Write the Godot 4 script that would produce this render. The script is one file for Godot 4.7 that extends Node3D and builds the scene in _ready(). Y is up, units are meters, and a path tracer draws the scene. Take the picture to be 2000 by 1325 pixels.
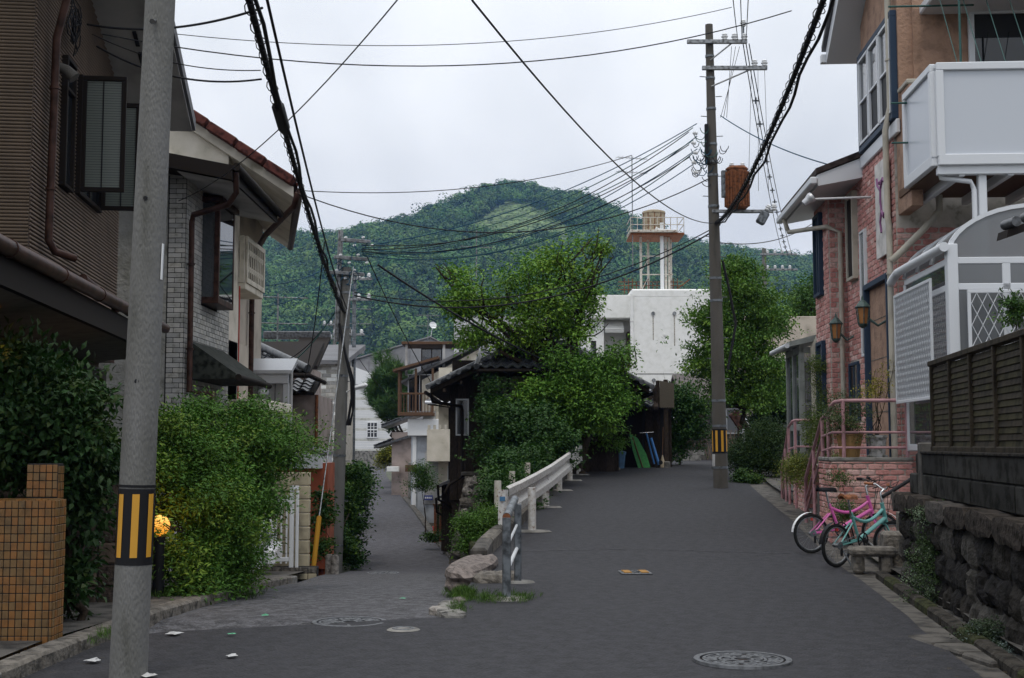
extends Node3D

var M := {}
var TX := {}
var taken := {}
var rng := RandomNumberGenerator.new()
var noise := FastNoiseLite.new()

# ---------- mesh builder: collects faces, commits one named mesh ----------
class B:
	var v := PackedVector3Array()
	var n := PackedVector3Array()
	var c := PackedColorArray()
	var col := Color(1, 1, 1)
	func tri(p: Vector3, q: Vector3, r: Vector3) -> void:
		var m := (r - p).cross(q - p)
		if m.length_squared() < 1e-16: return
		m = m.normalized()
		v.append(p); v.append(q); v.append(r)
		n.append(m); n.append(m); n.append(m)
		c.append(col); c.append(col); c.append(col)
	func quad(p, q, r, s) -> void:
		tri(p, q, r); tri(p, r, s)
	func trin(p, q, r, np, nq, nr) -> void:
		v.append(p); v.append(q); v.append(r)
		n.append(np); n.append(nq); n.append(nr)
		c.append(col); c.append(col); c.append(col)
	# box with chamfered edges, b = chamfer
	func box(ct: Vector3, s: Vector3, b := 0.0, bs := Basis()) -> void:
		var h := s * 0.5
		if b <= 0.0:
			var p := []
			for i in 8:
				p.append(ct + bs * Vector3(h.x if i & 1 else -h.x, h.y if i & 2 else -h.y, h.z if i & 4 else -h.z))
			quad(p[4], p[6], p[7], p[5]); quad(p[1], p[3], p[2], p[0]); quad(p[5], p[7], p[3], p[1])
			quad(p[0], p[2], p[6], p[4]); quad(p[6], p[2], p[3], p[7]); quad(p[0], p[4], p[5], p[1])
			return
		b = min(b, min(h.x, min(h.y, h.z)) * 0.95)
		var sg := [-1.0, 1.0]
		var ax := [Vector3(1, 0, 0), Vector3(0, 1, 0), Vector3(0, 0, 1)]
		for a in 3:
			var u: int = (a + 1) % 3
			var w: int = (a + 2) % 3
			for g in sg:
				var o: Vector3 = ax[a] * h[a] * g
				var du: Vector3 = ax[u] * (h[u] - b)
				var dw: Vector3 = ax[w] * (h[w] - b)
				fq(ct, bs, o - du - dw, o + du - dw, o + du + dw, o - du + dw, ax[a] * g)
			for g in sg:
				for k in sg:
					var e: Vector3 = ax[a] * (h[a] - b)
					var f1: Vector3 = ax[u] * h[u] * g + ax[w] * (h[w] - b) * k
					var f2: Vector3 = ax[u] * (h[u] - b) * g + ax[w] * h[w] * k
					fq(ct, bs, f1 - e, f1 + e, f2 + e, f2 - e, ax[u] * g + ax[w] * k)
		for i in sg:
			for j in sg:
				for k in sg:
					var q1 := Vector3(h.x * i, (h.y - b) * j, (h.z - b) * k)
					var q2 := Vector3((h.x - b) * i, h.y * j, (h.z - b) * k)
					var q3 := Vector3((h.x - b) * i, (h.y - b) * j, h.z * k)
					if (q3 - q1).cross(q2 - q1).dot(Vector3(i, j, k)) > 0: tri(ct + bs * q1, ct + bs * q2, ct + bs * q3)
					else: tri(ct + bs * q1, ct + bs * q3, ct + bs * q2)
	func fq(ct, bs, p, q, r, s, out) -> void:
		if (r - p).cross(q - p).dot(out) > 0: quad(ct + bs * p, ct + bs * q, ct + bs * r, ct + bs * s)
		else: quad(ct + bs * s, ct + bs * r, ct + bs * q, ct + bs * p)
	# a flat quad made to face out
	func face(p: Vector3, q: Vector3, r: Vector3, s: Vector3, out: Vector3) -> void:
		if (r - p).cross(q - p).dot(out) > 0: quad(p, q, r, s)
		else: quad(s, r, q, p)
	func bar(p: Vector3, q: Vector3, w: float, t: float, up := Vector3.UP, b := 0.0) -> void:
		var d := q - p
		var L := d.length()
		if L < 1e-5: return
		d /= L
		if abs(d.dot(up)) > 0.98: up = Vector3(0, 0, 1) if abs(d.z) < 0.9 else Vector3(1, 0, 0)
		var sd := d.cross(up).normalized()
		box((p + q) * 0.5, Vector3(L, t, w), b, Basis(d, sd.cross(d), sd))
	func tube(pts: Array, r, sides := 8, caps := true) -> void:
		var k := pts.size()
		var rings := []
		var nrm := []
		var side := Vector3.ZERO
		for i in k:
			var d: Vector3 = (pts[min(i + 1, k - 1)] - pts[max(i - 1, 0)]).normalized()
			if side == Vector3.ZERO:
				side = d.cross(Vector3.UP if abs(d.y) < 0.9 else Vector3.RIGHT).normalized()
			else:
				side = (side - d * side.dot(d)).normalized()
			var up := side.cross(d)
			var ri: float = r if (r is float) else r[i]
			var a := []
			var b := []
			for j in sides:
				var t := TAU * j / sides
				var e := side * cos(t) + up * sin(t)
				a.append(pts[i] + e * ri); b.append(e)
			rings.append(a); nrm.append(b)
		for i in k - 1:
			for j in sides:
				var j2: int = (j + 1) % sides
				trin(rings[i][j], rings[i][j2], rings[i + 1][j2], nrm[i][j], nrm[i][j2], nrm[i + 1][j2])
				trin(rings[i][j], rings[i + 1][j2], rings[i + 1][j], nrm[i][j], nrm[i + 1][j2], nrm[i + 1][j])
		if caps:
			for j in range(1, sides - 1):
				tri(rings[0][0], rings[0][j + 1], rings[0][j])
				tri(rings[k - 1][0], rings[k - 1][j], rings[k - 1][j + 1])
	# lathe round y; profile [[r, y], ...] from bottom up
	func lathe(pf: Array, sides := 16, o := Vector3.ZERO, bs := Basis(), smooth := true) -> void:
		for i in pf.size() - 1:
			var r0: float = pf[i][0]
			var y0: float = pf[i][1]
			var r1: float = pf[i + 1][0]
			var y1: float = pf[i + 1][1]
			var sl := Vector2(y1 - y0, r0 - r1).normalized()
			for j in sides:
				var t0 := TAU * j / sides
				var t1 := TAU * (j + 1) / sides
				var a := Vector3(cos(t0), 0, sin(t0))
				var b := Vector3(cos(t1), 0, sin(t1))
				var na := bs * (a * sl.x + Vector3.UP * sl.y)
				var nb := bs * (b * sl.x + Vector3.UP * sl.y)
				if not smooth: na = ((na + nb) * 0.5).normalized(); nb = na
				var p := o + bs * (a * r0 + Vector3.UP * y0)
				var q := o + bs * (b * r0 + Vector3.UP * y0)
				var r := o + bs * (b * r1 + Vector3.UP * y1)
				var s := o + bs * (a * r1 + Vector3.UP * y1)
				if r0 > 1e-5: trin(p, q, r, na, nb, nb)
				if r1 > 1e-5: trin(p, r, s, na, nb, na)
	# polygon (Vector2 list) in the plane o + x*ex + y*ey, extruded along ez
	func prism(poly: Array, o: Vector3, ex: Vector3, ey: Vector3, ez: Vector3) -> void:
		var pv := PackedVector2Array(poly)
		var ix := Geometry2D.triangulate_polygon(pv)
		var pt := func(i): return o + ex * pv[i].x + ey * pv[i].y
		for i in range(0, ix.size(), 3):
			var a: Vector3 = pt.call(ix[i])
			var b: Vector3 = pt.call(ix[i + 1])
			var d: Vector3 = pt.call(ix[i + 2])
			if (d - a).cross(b - a).dot(ez) > 0:
				tri(a + ez, b + ez, d + ez); tri(a, d, b)
			else:
				tri(a + ez, d + ez, b + ez); tri(a, b, d)
		var ctr := Vector2.ZERO
		for p in pv: ctr += p
		var ccw := not Geometry2D.is_polygon_clockwise(pv)
		for i in pv.size():
			var j: int = (i + 1) % pv.size()
			var e := pv[j] - pv[i]
			var o2 := Vector2(e.y, -e.x) if ccw else Vector2(-e.y, e.x)
			if Geometry2D.is_polygon_clockwise(pv) == ccw: o2 = -o2
			face(pt.call(i), pt.call(j), pt.call(j) + ez, pt.call(i) + ez, ex * o2.x + ey * o2.y)
	func grid(rows: Array) -> void:   # rows of points, smooth-ish sheet facing up
		for i in rows.size() - 1:
			for j in rows[i].size() - 1:
				face(rows[i][j], rows[i][j + 1], rows[i + 1][j + 1], rows[i + 1][j], Vector3.UP)
	func mesh(colors := false) -> ArrayMesh:
		var m := ArrayMesh.new()
		if v.size() == 0: return m
		var a := []
		a.resize(Mesh.ARRAY_MAX)
		a[Mesh.ARRAY_VERTEX] = v
		a[Mesh.ARRAY_NORMAL] = n
		if colors: a[Mesh.ARRAY_COLOR] = c
		m.add_surface_from_arrays(Mesh.PRIMITIVE_TRIANGLES, a)
		return m

# ---------- naming and tagging ----------
func numbered(called: String) -> String:
	var k: int = taken.get(called, 0)
	taken[called] = k + 1
	return called if k == 0 else "%s_%03d" % [called, k]
func tag(o, label: String, category: String, group := ""):
	o.set_meta("label", label)
	o.set_meta("category", category)
	if not o.has_meta("kind"): o.set_meta("kind", "thing")
	if group != "": o.set_meta("group", group)
	return o
func thing(called: String, label: String, category: String, at := Vector3.ZERO, turn := 0.0, group := "") -> Node3D:
	var o := Node3D.new()
	o.name = numbered(called)
	add_child(o)
	o.position = at
	o.rotation.y = turn
	return tag(o, label, category, group)
func obj(called: String, b, m, parent = null, at := Vector3.ZERO) -> MeshInstance3D:
	var o := MeshInstance3D.new()
	o.mesh = b.mesh() if b is B else b
	o.material_override = m
	o.name = numbered(called) if parent == null else called
	o.position = at
	(self if parent == null else parent).add_child(o, true)
	return o
func struct_(called: String, b, m) -> MeshInstance3D:
	var o := obj(called, b, m)
	o.set_meta("kind", "structure")
	return o
func pb(parent, called: String, m, ct: Vector3, s: Vector3, b := 0.006, bs := Basis()) -> MeshInstance3D:
	var k := B.new()
	k.box(Vector3.ZERO, s, b, bs)
	return obj(called, k, m, parent, ct)
func pt(parent, called: String, m, pts: Array, r, sides := 8) -> MeshInstance3D:
	var k := B.new()
	k.tube(pts, r, sides)
	return obj(called, k, m, parent)
func copy_of(src: Node3D, label := "") -> Node3D:
	var o: Node3D = src.duplicate()
	var nm := String(src.name)
	if nm.length() > 4 and nm.substr(nm.length() - 3).is_valid_int(): nm = nm.substr(0, nm.length() - 4)
	o.name = numbered(nm)
	add_child(o)
	if label != "": o.set_meta("label", label)
	return o

# ---------- materials ----------
func ntex(key: String, freq: float, ramp: Array, size := 512, type := FastNoiseLite.TYPE_SIMPLEX_SMOOTH, oct := 4, seed_ := 1, normal := false, nstr := 4.0, gain := .5) -> NoiseTexture2D:
	var t := NoiseTexture2D.new()
	var nz := FastNoiseLite.new()
	nz.noise_type = type
	nz.frequency = freq
	nz.fractal_octaves = oct
	nz.fractal_gain = gain
	nz.seed = seed_
	t.noise = nz
	t.width = size
	t.height = size
	t.seamless = true
	t.normalize = true
	if normal:
		t.as_normal_map = true
		t.bump_strength = nstr
	else:
		var g := Gradient.new()
		var of := PackedFloat32Array()
		var cs := PackedColorArray()
		for r in ramp:
			of.append(r[0]); cs.append(r[1] if r[1] is Color else Color(r[1], r[1], r[1]))
		g.offsets = of
		g.colors = cs
		t.color_ramp = g
	TX[key] = t
	return t
func mat(key: String, c: Color, rough := 0.8, tex := "", sc := 1.0, nrm := "", ns := 0.4, metal := 0.0, sy := 1.0) -> StandardMaterial3D:
	var m := StandardMaterial3D.new()
	m.albedo_color = c.linear_to_srgb()
	m.roughness = rough
	m.metallic = metal
	if c.get_luminance() < .06: m.metallic_specular = .25
	if tex != "":
		m.albedo_texture = TX[tex]
	if nrm != "":
		m.normal_enabled = true
		m.normal_texture = TX[nrm]
		m.normal_scale = ns
	if tex != "" or nrm != "":
		m.uv1_triplanar = true
		m.uv1_world_triplanar = true
		m.uv1_scale = Vector3(sc, sc * sy, sc)
	M[key] = m
	return m
func glass(key: String, c: Color, a: float, rough := 0.03) -> StandardMaterial3D:
	var m := StandardMaterial3D.new()
	c = c.linear_to_srgb()
	c.a = a
	m.albedo_color = c
	m.transparency = BaseMaterial3D.TRANSPARENCY_ALPHA
	m.roughness = rough
	m.metallic_specular = 0.6
	M[key] = m
	return m
func leafmat(key: String, c: Color, back := 0.5) -> StandardMaterial3D:
	var m := StandardMaterial3D.new()
	m.albedo_color = c.linear_to_srgb()
	m.vertex_color_use_as_albedo = true
	m.roughness = 0.6
	m.metallic_specular = .3
	m.cull_mode = BaseMaterial3D.CULL_DISABLED
	m.backlight_enabled = true
	m.backlight = Color(back * 0.75, back, back * 0.35)
	M[key] = m
	return m
func L(r: float, g: float, b: float) -> Color:
	return Color(r, g, b)

func materials() -> void:
	ntex("blotch", 0.006, [[0.0, 0.72], [0.5, 0.92], [1.0, 1.0]], 512, FastNoiseLite.TYPE_SIMPLEX_SMOOTH, 5, 3)
	ntex("grime", 0.012, [[0.0, 0.35], [0.35, 0.75], [0.6, 0.95], [1.0, 1.0]], 512, FastNoiseLite.TYPE_SIMPLEX_SMOOTH, 6, 7)
	ntex("asphalt", 0.008, [[0.0, 0.45], [0.3, 0.7], [0.5, 0.82], [0.7, .93], [1.0, 1.0]], 2048, FastNoiseLite.TYPE_SIMPLEX, 8, 11, false, 4., .86)
	ntex("soft", 0.009, [[0.0, L(.68, .68, .64)], [0.35, L(.9, .9, .88)], [1.0, L(1, 1, 1)]], 512, FastNoiseLite.TYPE_SIMPLEX_SMOOTH, 6, 37)
	ntex("gravel", 0.006, [[0.0, 0.25], [0.35, 0.55], [0.5, 0.72], [0.66, .95], [1.0, 1.0]], 2048, FastNoiseLite.TYPE_SIMPLEX, 8, 12, false, 4., .95)
	ntex("bump", 0.2, [], 512, FastNoiseLite.TYPE_SIMPLEX, 4, 5, true, 3.0)
	ntex("rough", 0.03, [], 512, FastNoiseLite.TYPE_SIMPLEX, 6, 6, true, 8.0)
	ntex("stain", 0.01, [[0.0, L(.25, .27, .2)], [0.3, L(.6, .6, .55)], [0.5, L(.9, .9, .88)], [1.0, L(1, 1, 1)]], 512, FastNoiseLite.TYPE_SIMPLEX_SMOOTH, 6, 17)
	ntex("rust", 0.014, [[0.0, L(.18, .07, .04)], [0.36, L(.5, .24, .14)], [0.46, L(.85, .8, .75)], [1.0, L(1, 1, 1)]], 512, FastNoiseLite.TYPE_SIMPLEX_SMOOTH, 6, 19)
	ntex("faint", 0.01, [[0.0, L(.93, .93, .92)], [0.4, L(.97, .97, .965)], [1.0, L(1, 1, 1)]], 512, FastNoiseLite.TYPE_SIMPLEX_SMOOTH, 6, 41)
	ntex("fleck", 0.022, [[0.0, L(.2, .08, .04)], [0.2, L(.42, .2, .12)], [0.26, L(.85, .82, .78)], [1.0, L(1, 1, 1)]], 512, FastNoiseLite.TYPE_SIMPLEX_SMOOTH, 5, 29)
	ntex("wood", 0.05, [[0.0, 0.5], [0.5, 0.85], [1.0, 1.0]], 512, FastNoiseLite.TYPE_SIMPLEX, 5, 23)
	# roads: fine grain over worn patches
	var as_ := mat("asphalt", L(.043, .0425, .049), .8, "asphalt", .3, "bump", .35)
	as_.metallic_specular = .4
	mat("asphalt_old", L(.14, .138, .15), .92, "gravel", .3, "bump", .6)
	mat("asphalt_far", L(.1, .097, .11), .92, "asphalt", .16, "bump", .3)
	mat("concrete", L(.26, .25, .23), .9, "grime", .5, "bump", .4)
	mat("concrete_dark", L(.11, .1, .088), .92, "grime", .6, "bump", .5)
	mat("soil", L(.05, .042, .03), .95, "grime", .8, "rough", .5)
	mat("moss", L(.05, .055, .025), .95, "grime", 1.5, "rough", .8)
	mat("ground", L(.08, .09, .05), .95, "blotch", .05)
	mat("forest_floor", L(.035, .06, .025), .95, "blotch", .02)
	mat("grass", L(.17, .25, .085), .95, "grime", .012)
	mat("stone", L(.19, .17, .145), .92, "grime", 1.3, "rough", .8)
	mat("stone_pale", L(.36, .33, .3), .92, "grime", 1.6, "rough", .7)
	mat("stone_black", L(.045, .04, .037), .9, "stain", 1.2, "rough", .8)
	mat("pole", L(.17, .168, .165), .88, "soft", .7, "bump", .25, 0.0, .25)
	mat("pole_dark", L(.1, .09, .08), .88, "soft", .7, "bump", .25, 0.0, .25)
	mat("white_paint", L(.7, .7, .68), .45, "soft", .35)
	mat("white_wall", L(.83, .83, .815), .85, "faint", .5)
	mat("white_clean", L(.74, .75, .76), .4)
	mat("steel", L(.32, .33, .34), .42, "grime", 1.2, "", 0, .75)
	mat("steel_dull", L(.2, .22, .24), .55, "grime", 1.2, "", 0, .5)
	mat("black", L(.015, .015, .017), .5)
	mat("rubber", L(.018, .018, .018), .75)
	mat("chrome", L(.6, .6, .6), .2, "", 1, "", 0, 1.0)
	mat("wire", L(.018, .018, .02), .6)
	mat("wire_blue", L(.012, .06, .11), .5)
	mat("wire_green", L(.012, .075, .065), .5)
	mat("insulator", L(.72, .73, .74), .2)
	mat("yellow", L(.58, .29, .025), .5)
	mat("rust", L(.25, .085, .03), .85, "grime", 1.6, "rough", .4)
	mat("rusty_white", L(.68, .67, .63), .6, "fleck", .45)
	mat("bark", L(.06, .045, .033), .95, "grime", 2.0, "rough", .9)
	leafmat("leaf", L(1, 1, 1), .55)
	leafmat("leaf_far", L(1, 1, 1), .3)
	glass("glass", L(.06, .07, .08), .55)
	glass("glass_dark", L(.012, .014, .017), .93)
	glass("glass_frost", L(.17, .18, .19), .82, .2)

# ---------- levels of the ground, by distance D along -z ----------
func interp(t: Array, d: float, k := 1) -> float:
	if d <= t[0][0]: return t[0][k]
	for i in t.size() - 1:
		if d <= t[i + 1][0]:
			return lerp(t[i][k], t[i + 1][k], (d - t[i][0]) / (t[i + 1][0] - t[i][0]))
	return t[-1][k]
# D, left edge, right edge, height
const RR := [[-8, -3.2, 2.2, -.02], [0, -3.1, 2.4, 0.], [6, -3.05, 2.7, .05], [8, -3.04, 2.9, .07], [9.9, -2.95, 3.15, .075], [10.8, -.5, 3.3, .08], [12, -.5, 3.46, .08], [13.5, -.42, 3.66, .09], [15, -.42, 3.82, .1], [17, -.34, 4.06, .15], [19, -.1, 4.33, .2], [21.5, .16, 4.62, .3], [24, .4, 4.86, .4], [26, .6, 5.05, .49], [28, .85, 5.24, .58], [30, 1.1, 5.45, .68], [32, 1.5, 5.7, .78], [34, 2.45, 6.0, .87], [36, 3.8, 6.5, .94], [38, 4.4, 7.4, .98], [42, 5.2, 12., 1.0], [46, 5.6, 14., 1.0]]
const LR := [[9.3, -2.98, -.3, .064], [10.8, -2.92, -.5, .05], [12, -2.88, -.52, 0.], [14, -2.87, -.52, -.1], [16.5, -2.9, -.56, -.27], [18, -2.98, -.62, -.4], [21, -3.17, -.75, -.62], [24, -3.4, -.88, -.87], [27, -3.6, -1., -1.17], [30, -3.75, -1.14, -1.4], [33, -4.1, -1.5, -1.5], [36, -4.45, -1.9, -1.5], [40, -4.9, -2.45, -1.42], [50, -6.06, -3.8, -1.1], [60, -7.2, -5.1, -.95], [72, -8.6, -6.6, -.8], [90, -10.8, -8.8, -.58], [105, -12.6, -10.3, -.4], [118, -14.2, -11.5, -.3]]
func hr(d: float) -> float: return interp(RR, d, 3)
func hl(d: float) -> float: return interp(LR, d, 3)
# ground point seen at image x px (of 2000) at distance D
func gx(px: float, d: float) -> float: return (px - 1000.0) / 2500.0 * d

func _ready() -> void:
	rng.seed = 20240611
	noise.seed = 5
	noise.frequency = 0.01
	var cam := Camera3D.new()
	cam.name = "camera"
	cam.position = Vector3(0, 1.5, 0)
	cam.rotation.x = atan(208.0 / 2500.0)
	cam.fov = rad_to_deg(2.0 * atan(662.5 / 2500.0))
	cam.far = 6000.0
	cam.near = 0.1
	add_child(cam)
	cam.current = true
	var env := Environment.new()
	env.background_mode = Environment.BG_SKY
	var sky := Sky.new()
	var sm := PanoramaSkyMaterial.new()
	sm.panorama = sky_image()
	sky.sky_material = sm
	env.sky = sky
	env.background_energy_multiplier = 1.0
	env.tonemap_mode = Environment.TONE_MAPPER_LINEAR
	env.tonemap_exposure = 1.0
	env.ambient_light_source = Environment.AMBIENT_SOURCE_SKY
	env.fog_enabled = true
	env.fog_density = 0.00016
	env.fog_light_color = Color(.5, .66, .95)
	env.sdfgi_enabled = true
	env.ssao_enabled = true
	env.ssil_enabled = true
	var we := WorldEnvironment.new()
	we.name = "world_environment"
	we.environment = env
	add_child(we)
	var sun := DirectionalLight3D.new()
	sun.name = "sun"
	sun.light_energy = 0.3
	sun.light_angular_distance = 14.0
	sun.light_color = Color(1.0, .97, .92)
	sun.shadow_enabled = true
	sun.rotation_degrees = Vector3(-66, -12, 0)
	add_child(sun)
	materials()
	leaf_meshes()
	setting()
	mountain()
	house_materials()
	brown_house()
	orange_wall()
	near_pole()
	cream_house()
	stone_wall()
	steps_and_rail()
	pink_house()
	neighbour_roof()
	terrace()
	glass_porch()
	bikes()
	flower_pots()
	rocks()
	timber_house()
	washing()
	bits_by_shed()
	apartments()
	behind_bend()
	planting()
	gate_and_pillar()
	left_backdrop()
	alley_right()
	right_pole()
	mid_pole()
	wires()
	road_things()

func sky_image() -> ImageTexture:
	var w := 1024
	var h := 512
	var im := Image.create(w, h, false, Image.FORMAT_RGBF)
	var nz := FastNoiseLite.new()
	nz.seed = 4
	nz.frequency = 1.6
	nz.fractal_octaves = 6
	for y in h:
		var el := (0.5 - (y + 0.5) / h) * PI
		for x in w:
			var az := TAU * (x + 0.5) / w
			var se := sin(el)
			if el < 0:
				im.set_pixel(x, y, Color(.3, .31, .32))
				continue
			# stratus seen in perspective on a layer overhead
			var k := 1.0 / (se + 0.18)
			var p := Vector3(cos(az) * cos(el) * k, 0.7, sin(az) * cos(el) * k)
			var t: float = nz.get_noise_3dv(p * 0.45) * 0.5 + nz.get_noise_3d(p.x * .5 + 9., 3., p.z * 1.6) * 0.5
			var lum := (0.715 + 0.22 * t) * (1.0 + 1.25 * se)
			var blue: float = clamp(0.5 - t * 0.9, 0., 1.)
			im.set_pixel(x, y, Color(lum * (0.975 - .05 * blue), lum * (1.0 - .02 * blue), lum * (1.035 + .01 * blue)))
	return ImageTexture.create_from_image(im)

func sheet(rows: Array, hf: Callable, xs: Callable, seg: int, dy := 0.0) -> B:
	var b := B.new()
	var g := []
	var d: float = rows[0]
	while d <= rows[1] + 0.001:
		var e: Array = xs.call(d)
		var r := []
		for j in seg + 1:
			var x: float = lerp(float(e[0]), float(e[1]), float(j) / seg)
			r.append(Vector3(x, hf.call(d, x) + dy, -d))
		g.append(r)
		d += rows[2]
	b.grid(g)
	return b

func setting() -> void:
	# base ground to the horizon
	var b := B.new()
	b.face(Vector3(-3000, -2.2, 300), Vector3(3000, -2.2, 300), Vector3(3000, -2.2, -3000), Vector3(-3000, -2.2, -3000), Vector3.UP)
	struct_("ground", b, M.ground)
	# right road with a little crown and undulation
	var und := func(d, x): return noise.get_noise_2d(x * 22., d * 22.) * .012
	struct_("main_road", sheet([-8., 46., .4], func(d, x): return hr(d) + und.call(d, x), func(d): return [interp(RR, d, 1), interp(RR, d, 2)], 12), M.asphalt)
	struct_("side_road", sheet([9.3, 25.4, .3], func(d, x): return hl(d) + (und.call(d, x) if d > 10.8 else -.03), func(d): return [interp(LR, d, 1), interp(LR, d, 2)], 8, 0.0), M.asphalt_old)
	struct_("alley", sheet([25.4, 118., .8], func(d, _x): return hl(d) + .002, func(d): return [interp(LR, d, 1), interp(LR, d, 2)], 3), M.asphalt_far)
	# the bank between the two roads
	struct_("bank", sheet([11.0, 46., .5], func(d, x):
		var xa: float = interp(LR, d, 2)
		var xb: float = interp(RR, d, 1)
		var t: float = clamp((x - xa) / max(xb - xa, .01), 0., 1.)
		return lerp(hl(d) - .02, hr(d) - .03, smoothstep(.0 if d < 18. else .4, .8 if d < 18. else .97, t)),
		func(d): return [interp(LR, d, 2) - .05, interp(RR, d, 1) + .15], 8), M.soil)
	# yards behind the kerbs
	struct_("left_yard", sheet([-8., 118., 1.], func(d, _x): return lerp(hr(d) if d < 9 else hl(d), hl(d), 1. if d > 10 else 0.) + .09, func(d): return [-60., interp(LR, d, 1) - .18 if d > 9.3 else -3.25], 3), M.concrete_dark)
	struct_("right_yard", sheet([-8., 60., 1.], func(d, _x): return hr(d) + .06, func(d): return [interp(RR, d, 2) + .42, 70.], 3), M.concrete_dark)
	struct_("gutter", sheet([-8., 33., .5], func(d, _x): return hr(d) - .015, func(d): return [interp(RR, d, 2) - .05, interp(RR, d, 2) + .5], 2), M.concrete_dark)
	# paving joint across the right road and along the fork
	for q in [[16.6, .03], [31.5, .04]]:
		var jb := B.new()
		for i in 24:
			var e := []
			for k in 2:
				var x: float = lerp(interp(RR, q[0], 1) + .3, interp(RR, q[0], 2), (i + k) / 24.)
				var d: float = q[0] + .25 * sin((i + k) * .21) + .03 * sin((i + k) * 1.9)
				e.append(Vector3(x, hr(d) + und.call(d, x) + .005, -d))
			jb.face(e[0], e[1], e[1] - Vector3(0, 0, q[1]), e[0] - Vector3(0, 0, q[1] * (1. + .4 * sin(i * 2.3))), Vector3.UP)
		struct_("paving_joint", jb, M.asphalt_old)
	struct_("far_yard", sheet([46., 118., 1.], func(d, _x): return lerp(.9, .2, (d - 46.) / 72.), func(d): return [interp(LR, d, 2) + .8, 80.], 3), M.concrete_dark)

# ---------- foliage ----------
var LM := {}
func leaf_mesh(key: String, count: int, spread: float, ln: float, wd: float, droop: float, sd: int, up := .35) -> void:
	var r := RandomNumberGenerator.new()
	r.seed = sd
	var b := B.new()
	for i in count:
		var p := Vector3(r.randfn(0, .5), r.randfn(0, .38), r.randfn(0, .5)) * spread
		var d := (p.normalized() * .6 + Vector3(r.randfn(0, .6), r.randfn(up - .35, .35) - droop, r.randfn(0, .6))).normalized()
		var nr := Vector3(r.randfn(0, .5), 1.0, r.randfn(0, .5))
		var s := d.cross(nr).normalized()
		var u := s.cross(d).normalized()
		var l := ln * r.randf_range(.7, 1.25)
		var w := wd * r.randf_range(.8, 1.2)
		var k := r.randf_range(.72, 1.25)
		b.col = Color(k * r.randf_range(.9, 1.12), k, k * r.randf_range(.8, 1.1))
		var tip := p + d * l - u * l * .18
		var a1 := p + d * l * .45 + s * w * .5 + u * w * .12
		var a2 := p + d * l * .45 - s * w * .5 + u * w * .12
		var md := p + d * l * .5
		b.tri(p, a1, md); b.tri(a1, tip, md); b.tri(p, md, a2); b.tri(md, tip, a2)
	LM[key] = b.mesh(true)
func needle_mesh(key: String, count: int, ln: float, sd: int) -> void:
	var r := RandomNumberGenerator.new()
	r.seed = sd
	var b := B.new()
	for i in count:
		var t := r.randf()
		var p := Vector3(0, t * ln * 1.2, 0)
		var d := Vector3(r.randfn(0, 1), r.randf_range(.2, 1.2), r.randfn(0, 1)).normalized()
		var s := d.cross(Vector3(r.randfn(0, 1), r.randfn(0, 1), r.randfn(0, 1))).normalized() * ln * .035
		var k := r.randf_range(.7, 1.25)
		b.col = Color(k, k, k)
		b.tri(p - s, p + s, p + d * ln)
	LM[key] = b.mesh(true)
func crown_mesh(key: String, count: int, sd: int, conic: bool, leaf := .3) -> void:
	# a whole far-off tree crown of unit height: leaf sprays over a lumpy form
	var r := RandomNumberGenerator.new()
	r.seed = sd
	var b := B.new()
	var lob := []
	for i in 7: lob.append([Vector3(r.randfn(0, .24), r.randf_range(.3, .78), r.randfn(0, .24)), r.randf_range(.2, .34)])
	for i in count:
		var p: Vector3
		var o: Vector3
		if conic:
			var t := pow(r.randf(), 1.4)
			var a := r.randf() * TAU
			var rad: float = (1. - t) * .3 + .03
			o = Vector3(cos(a), .25, sin(a)).normalized()
			p = Vector3(cos(a) * rad, t, sin(a) * rad)
		else:
			var l: Array = lob[r.randi() % 7]
			o = Vector3(r.randfn(0, 1), r.randfn(.25, 1), r.randfn(0, 1)).normalized()
			p = l[0] + o * l[1]
		var nn := (o + Vector3(r.randfn(0, .22), r.randfn(.1, .22), r.randfn(0, .22))).normalized()
		var s := nn.cross(Vector3(r.randfn(0, 1), r.randfn(0, 1), r.randfn(0, 1))).normalized()
		var u := s.cross(nn)
		var w := leaf * r.randf_range(.35, .75)
		var k := r.randf_range(.8, 1.2)
		b.col = Color(k, k, k)
		b.tri(p - s * w * .5, p + s * w * .5, p + u * w * .8)
		b.tri(p - s * w * .5, p - u * w * .5, p + s * w * .5)
	LM[key] = b.mesh(true)
func leaf_meshes() -> void:
	leaf_mesh("broad", 16, .16, .085, .042, .12, 1)
	leaf_mesh("cherry", 18, .22, .12, .055, .22, 2)
	leaf_mesh("small", 26, .12, .05, .017, 0., 3)
	leaf_mesh("tiny", 22, .07, .02, .014, 0., 4)
	leaf_mesh("round", 14, .13, .07, .055, .1, 5)
	leaf_mesh("grass", 12, .05, .12, .008, -.9, 6, 1.2)
	needle_mesh("pine", 60, .2, 8)
	for i in 4: crown_mesh("oak%d" % i, 420, 20 + i, false, .15)
	for i in 2: crown_mesh("cedar%d" % i, 360, 30 + i, true, .13)

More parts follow.
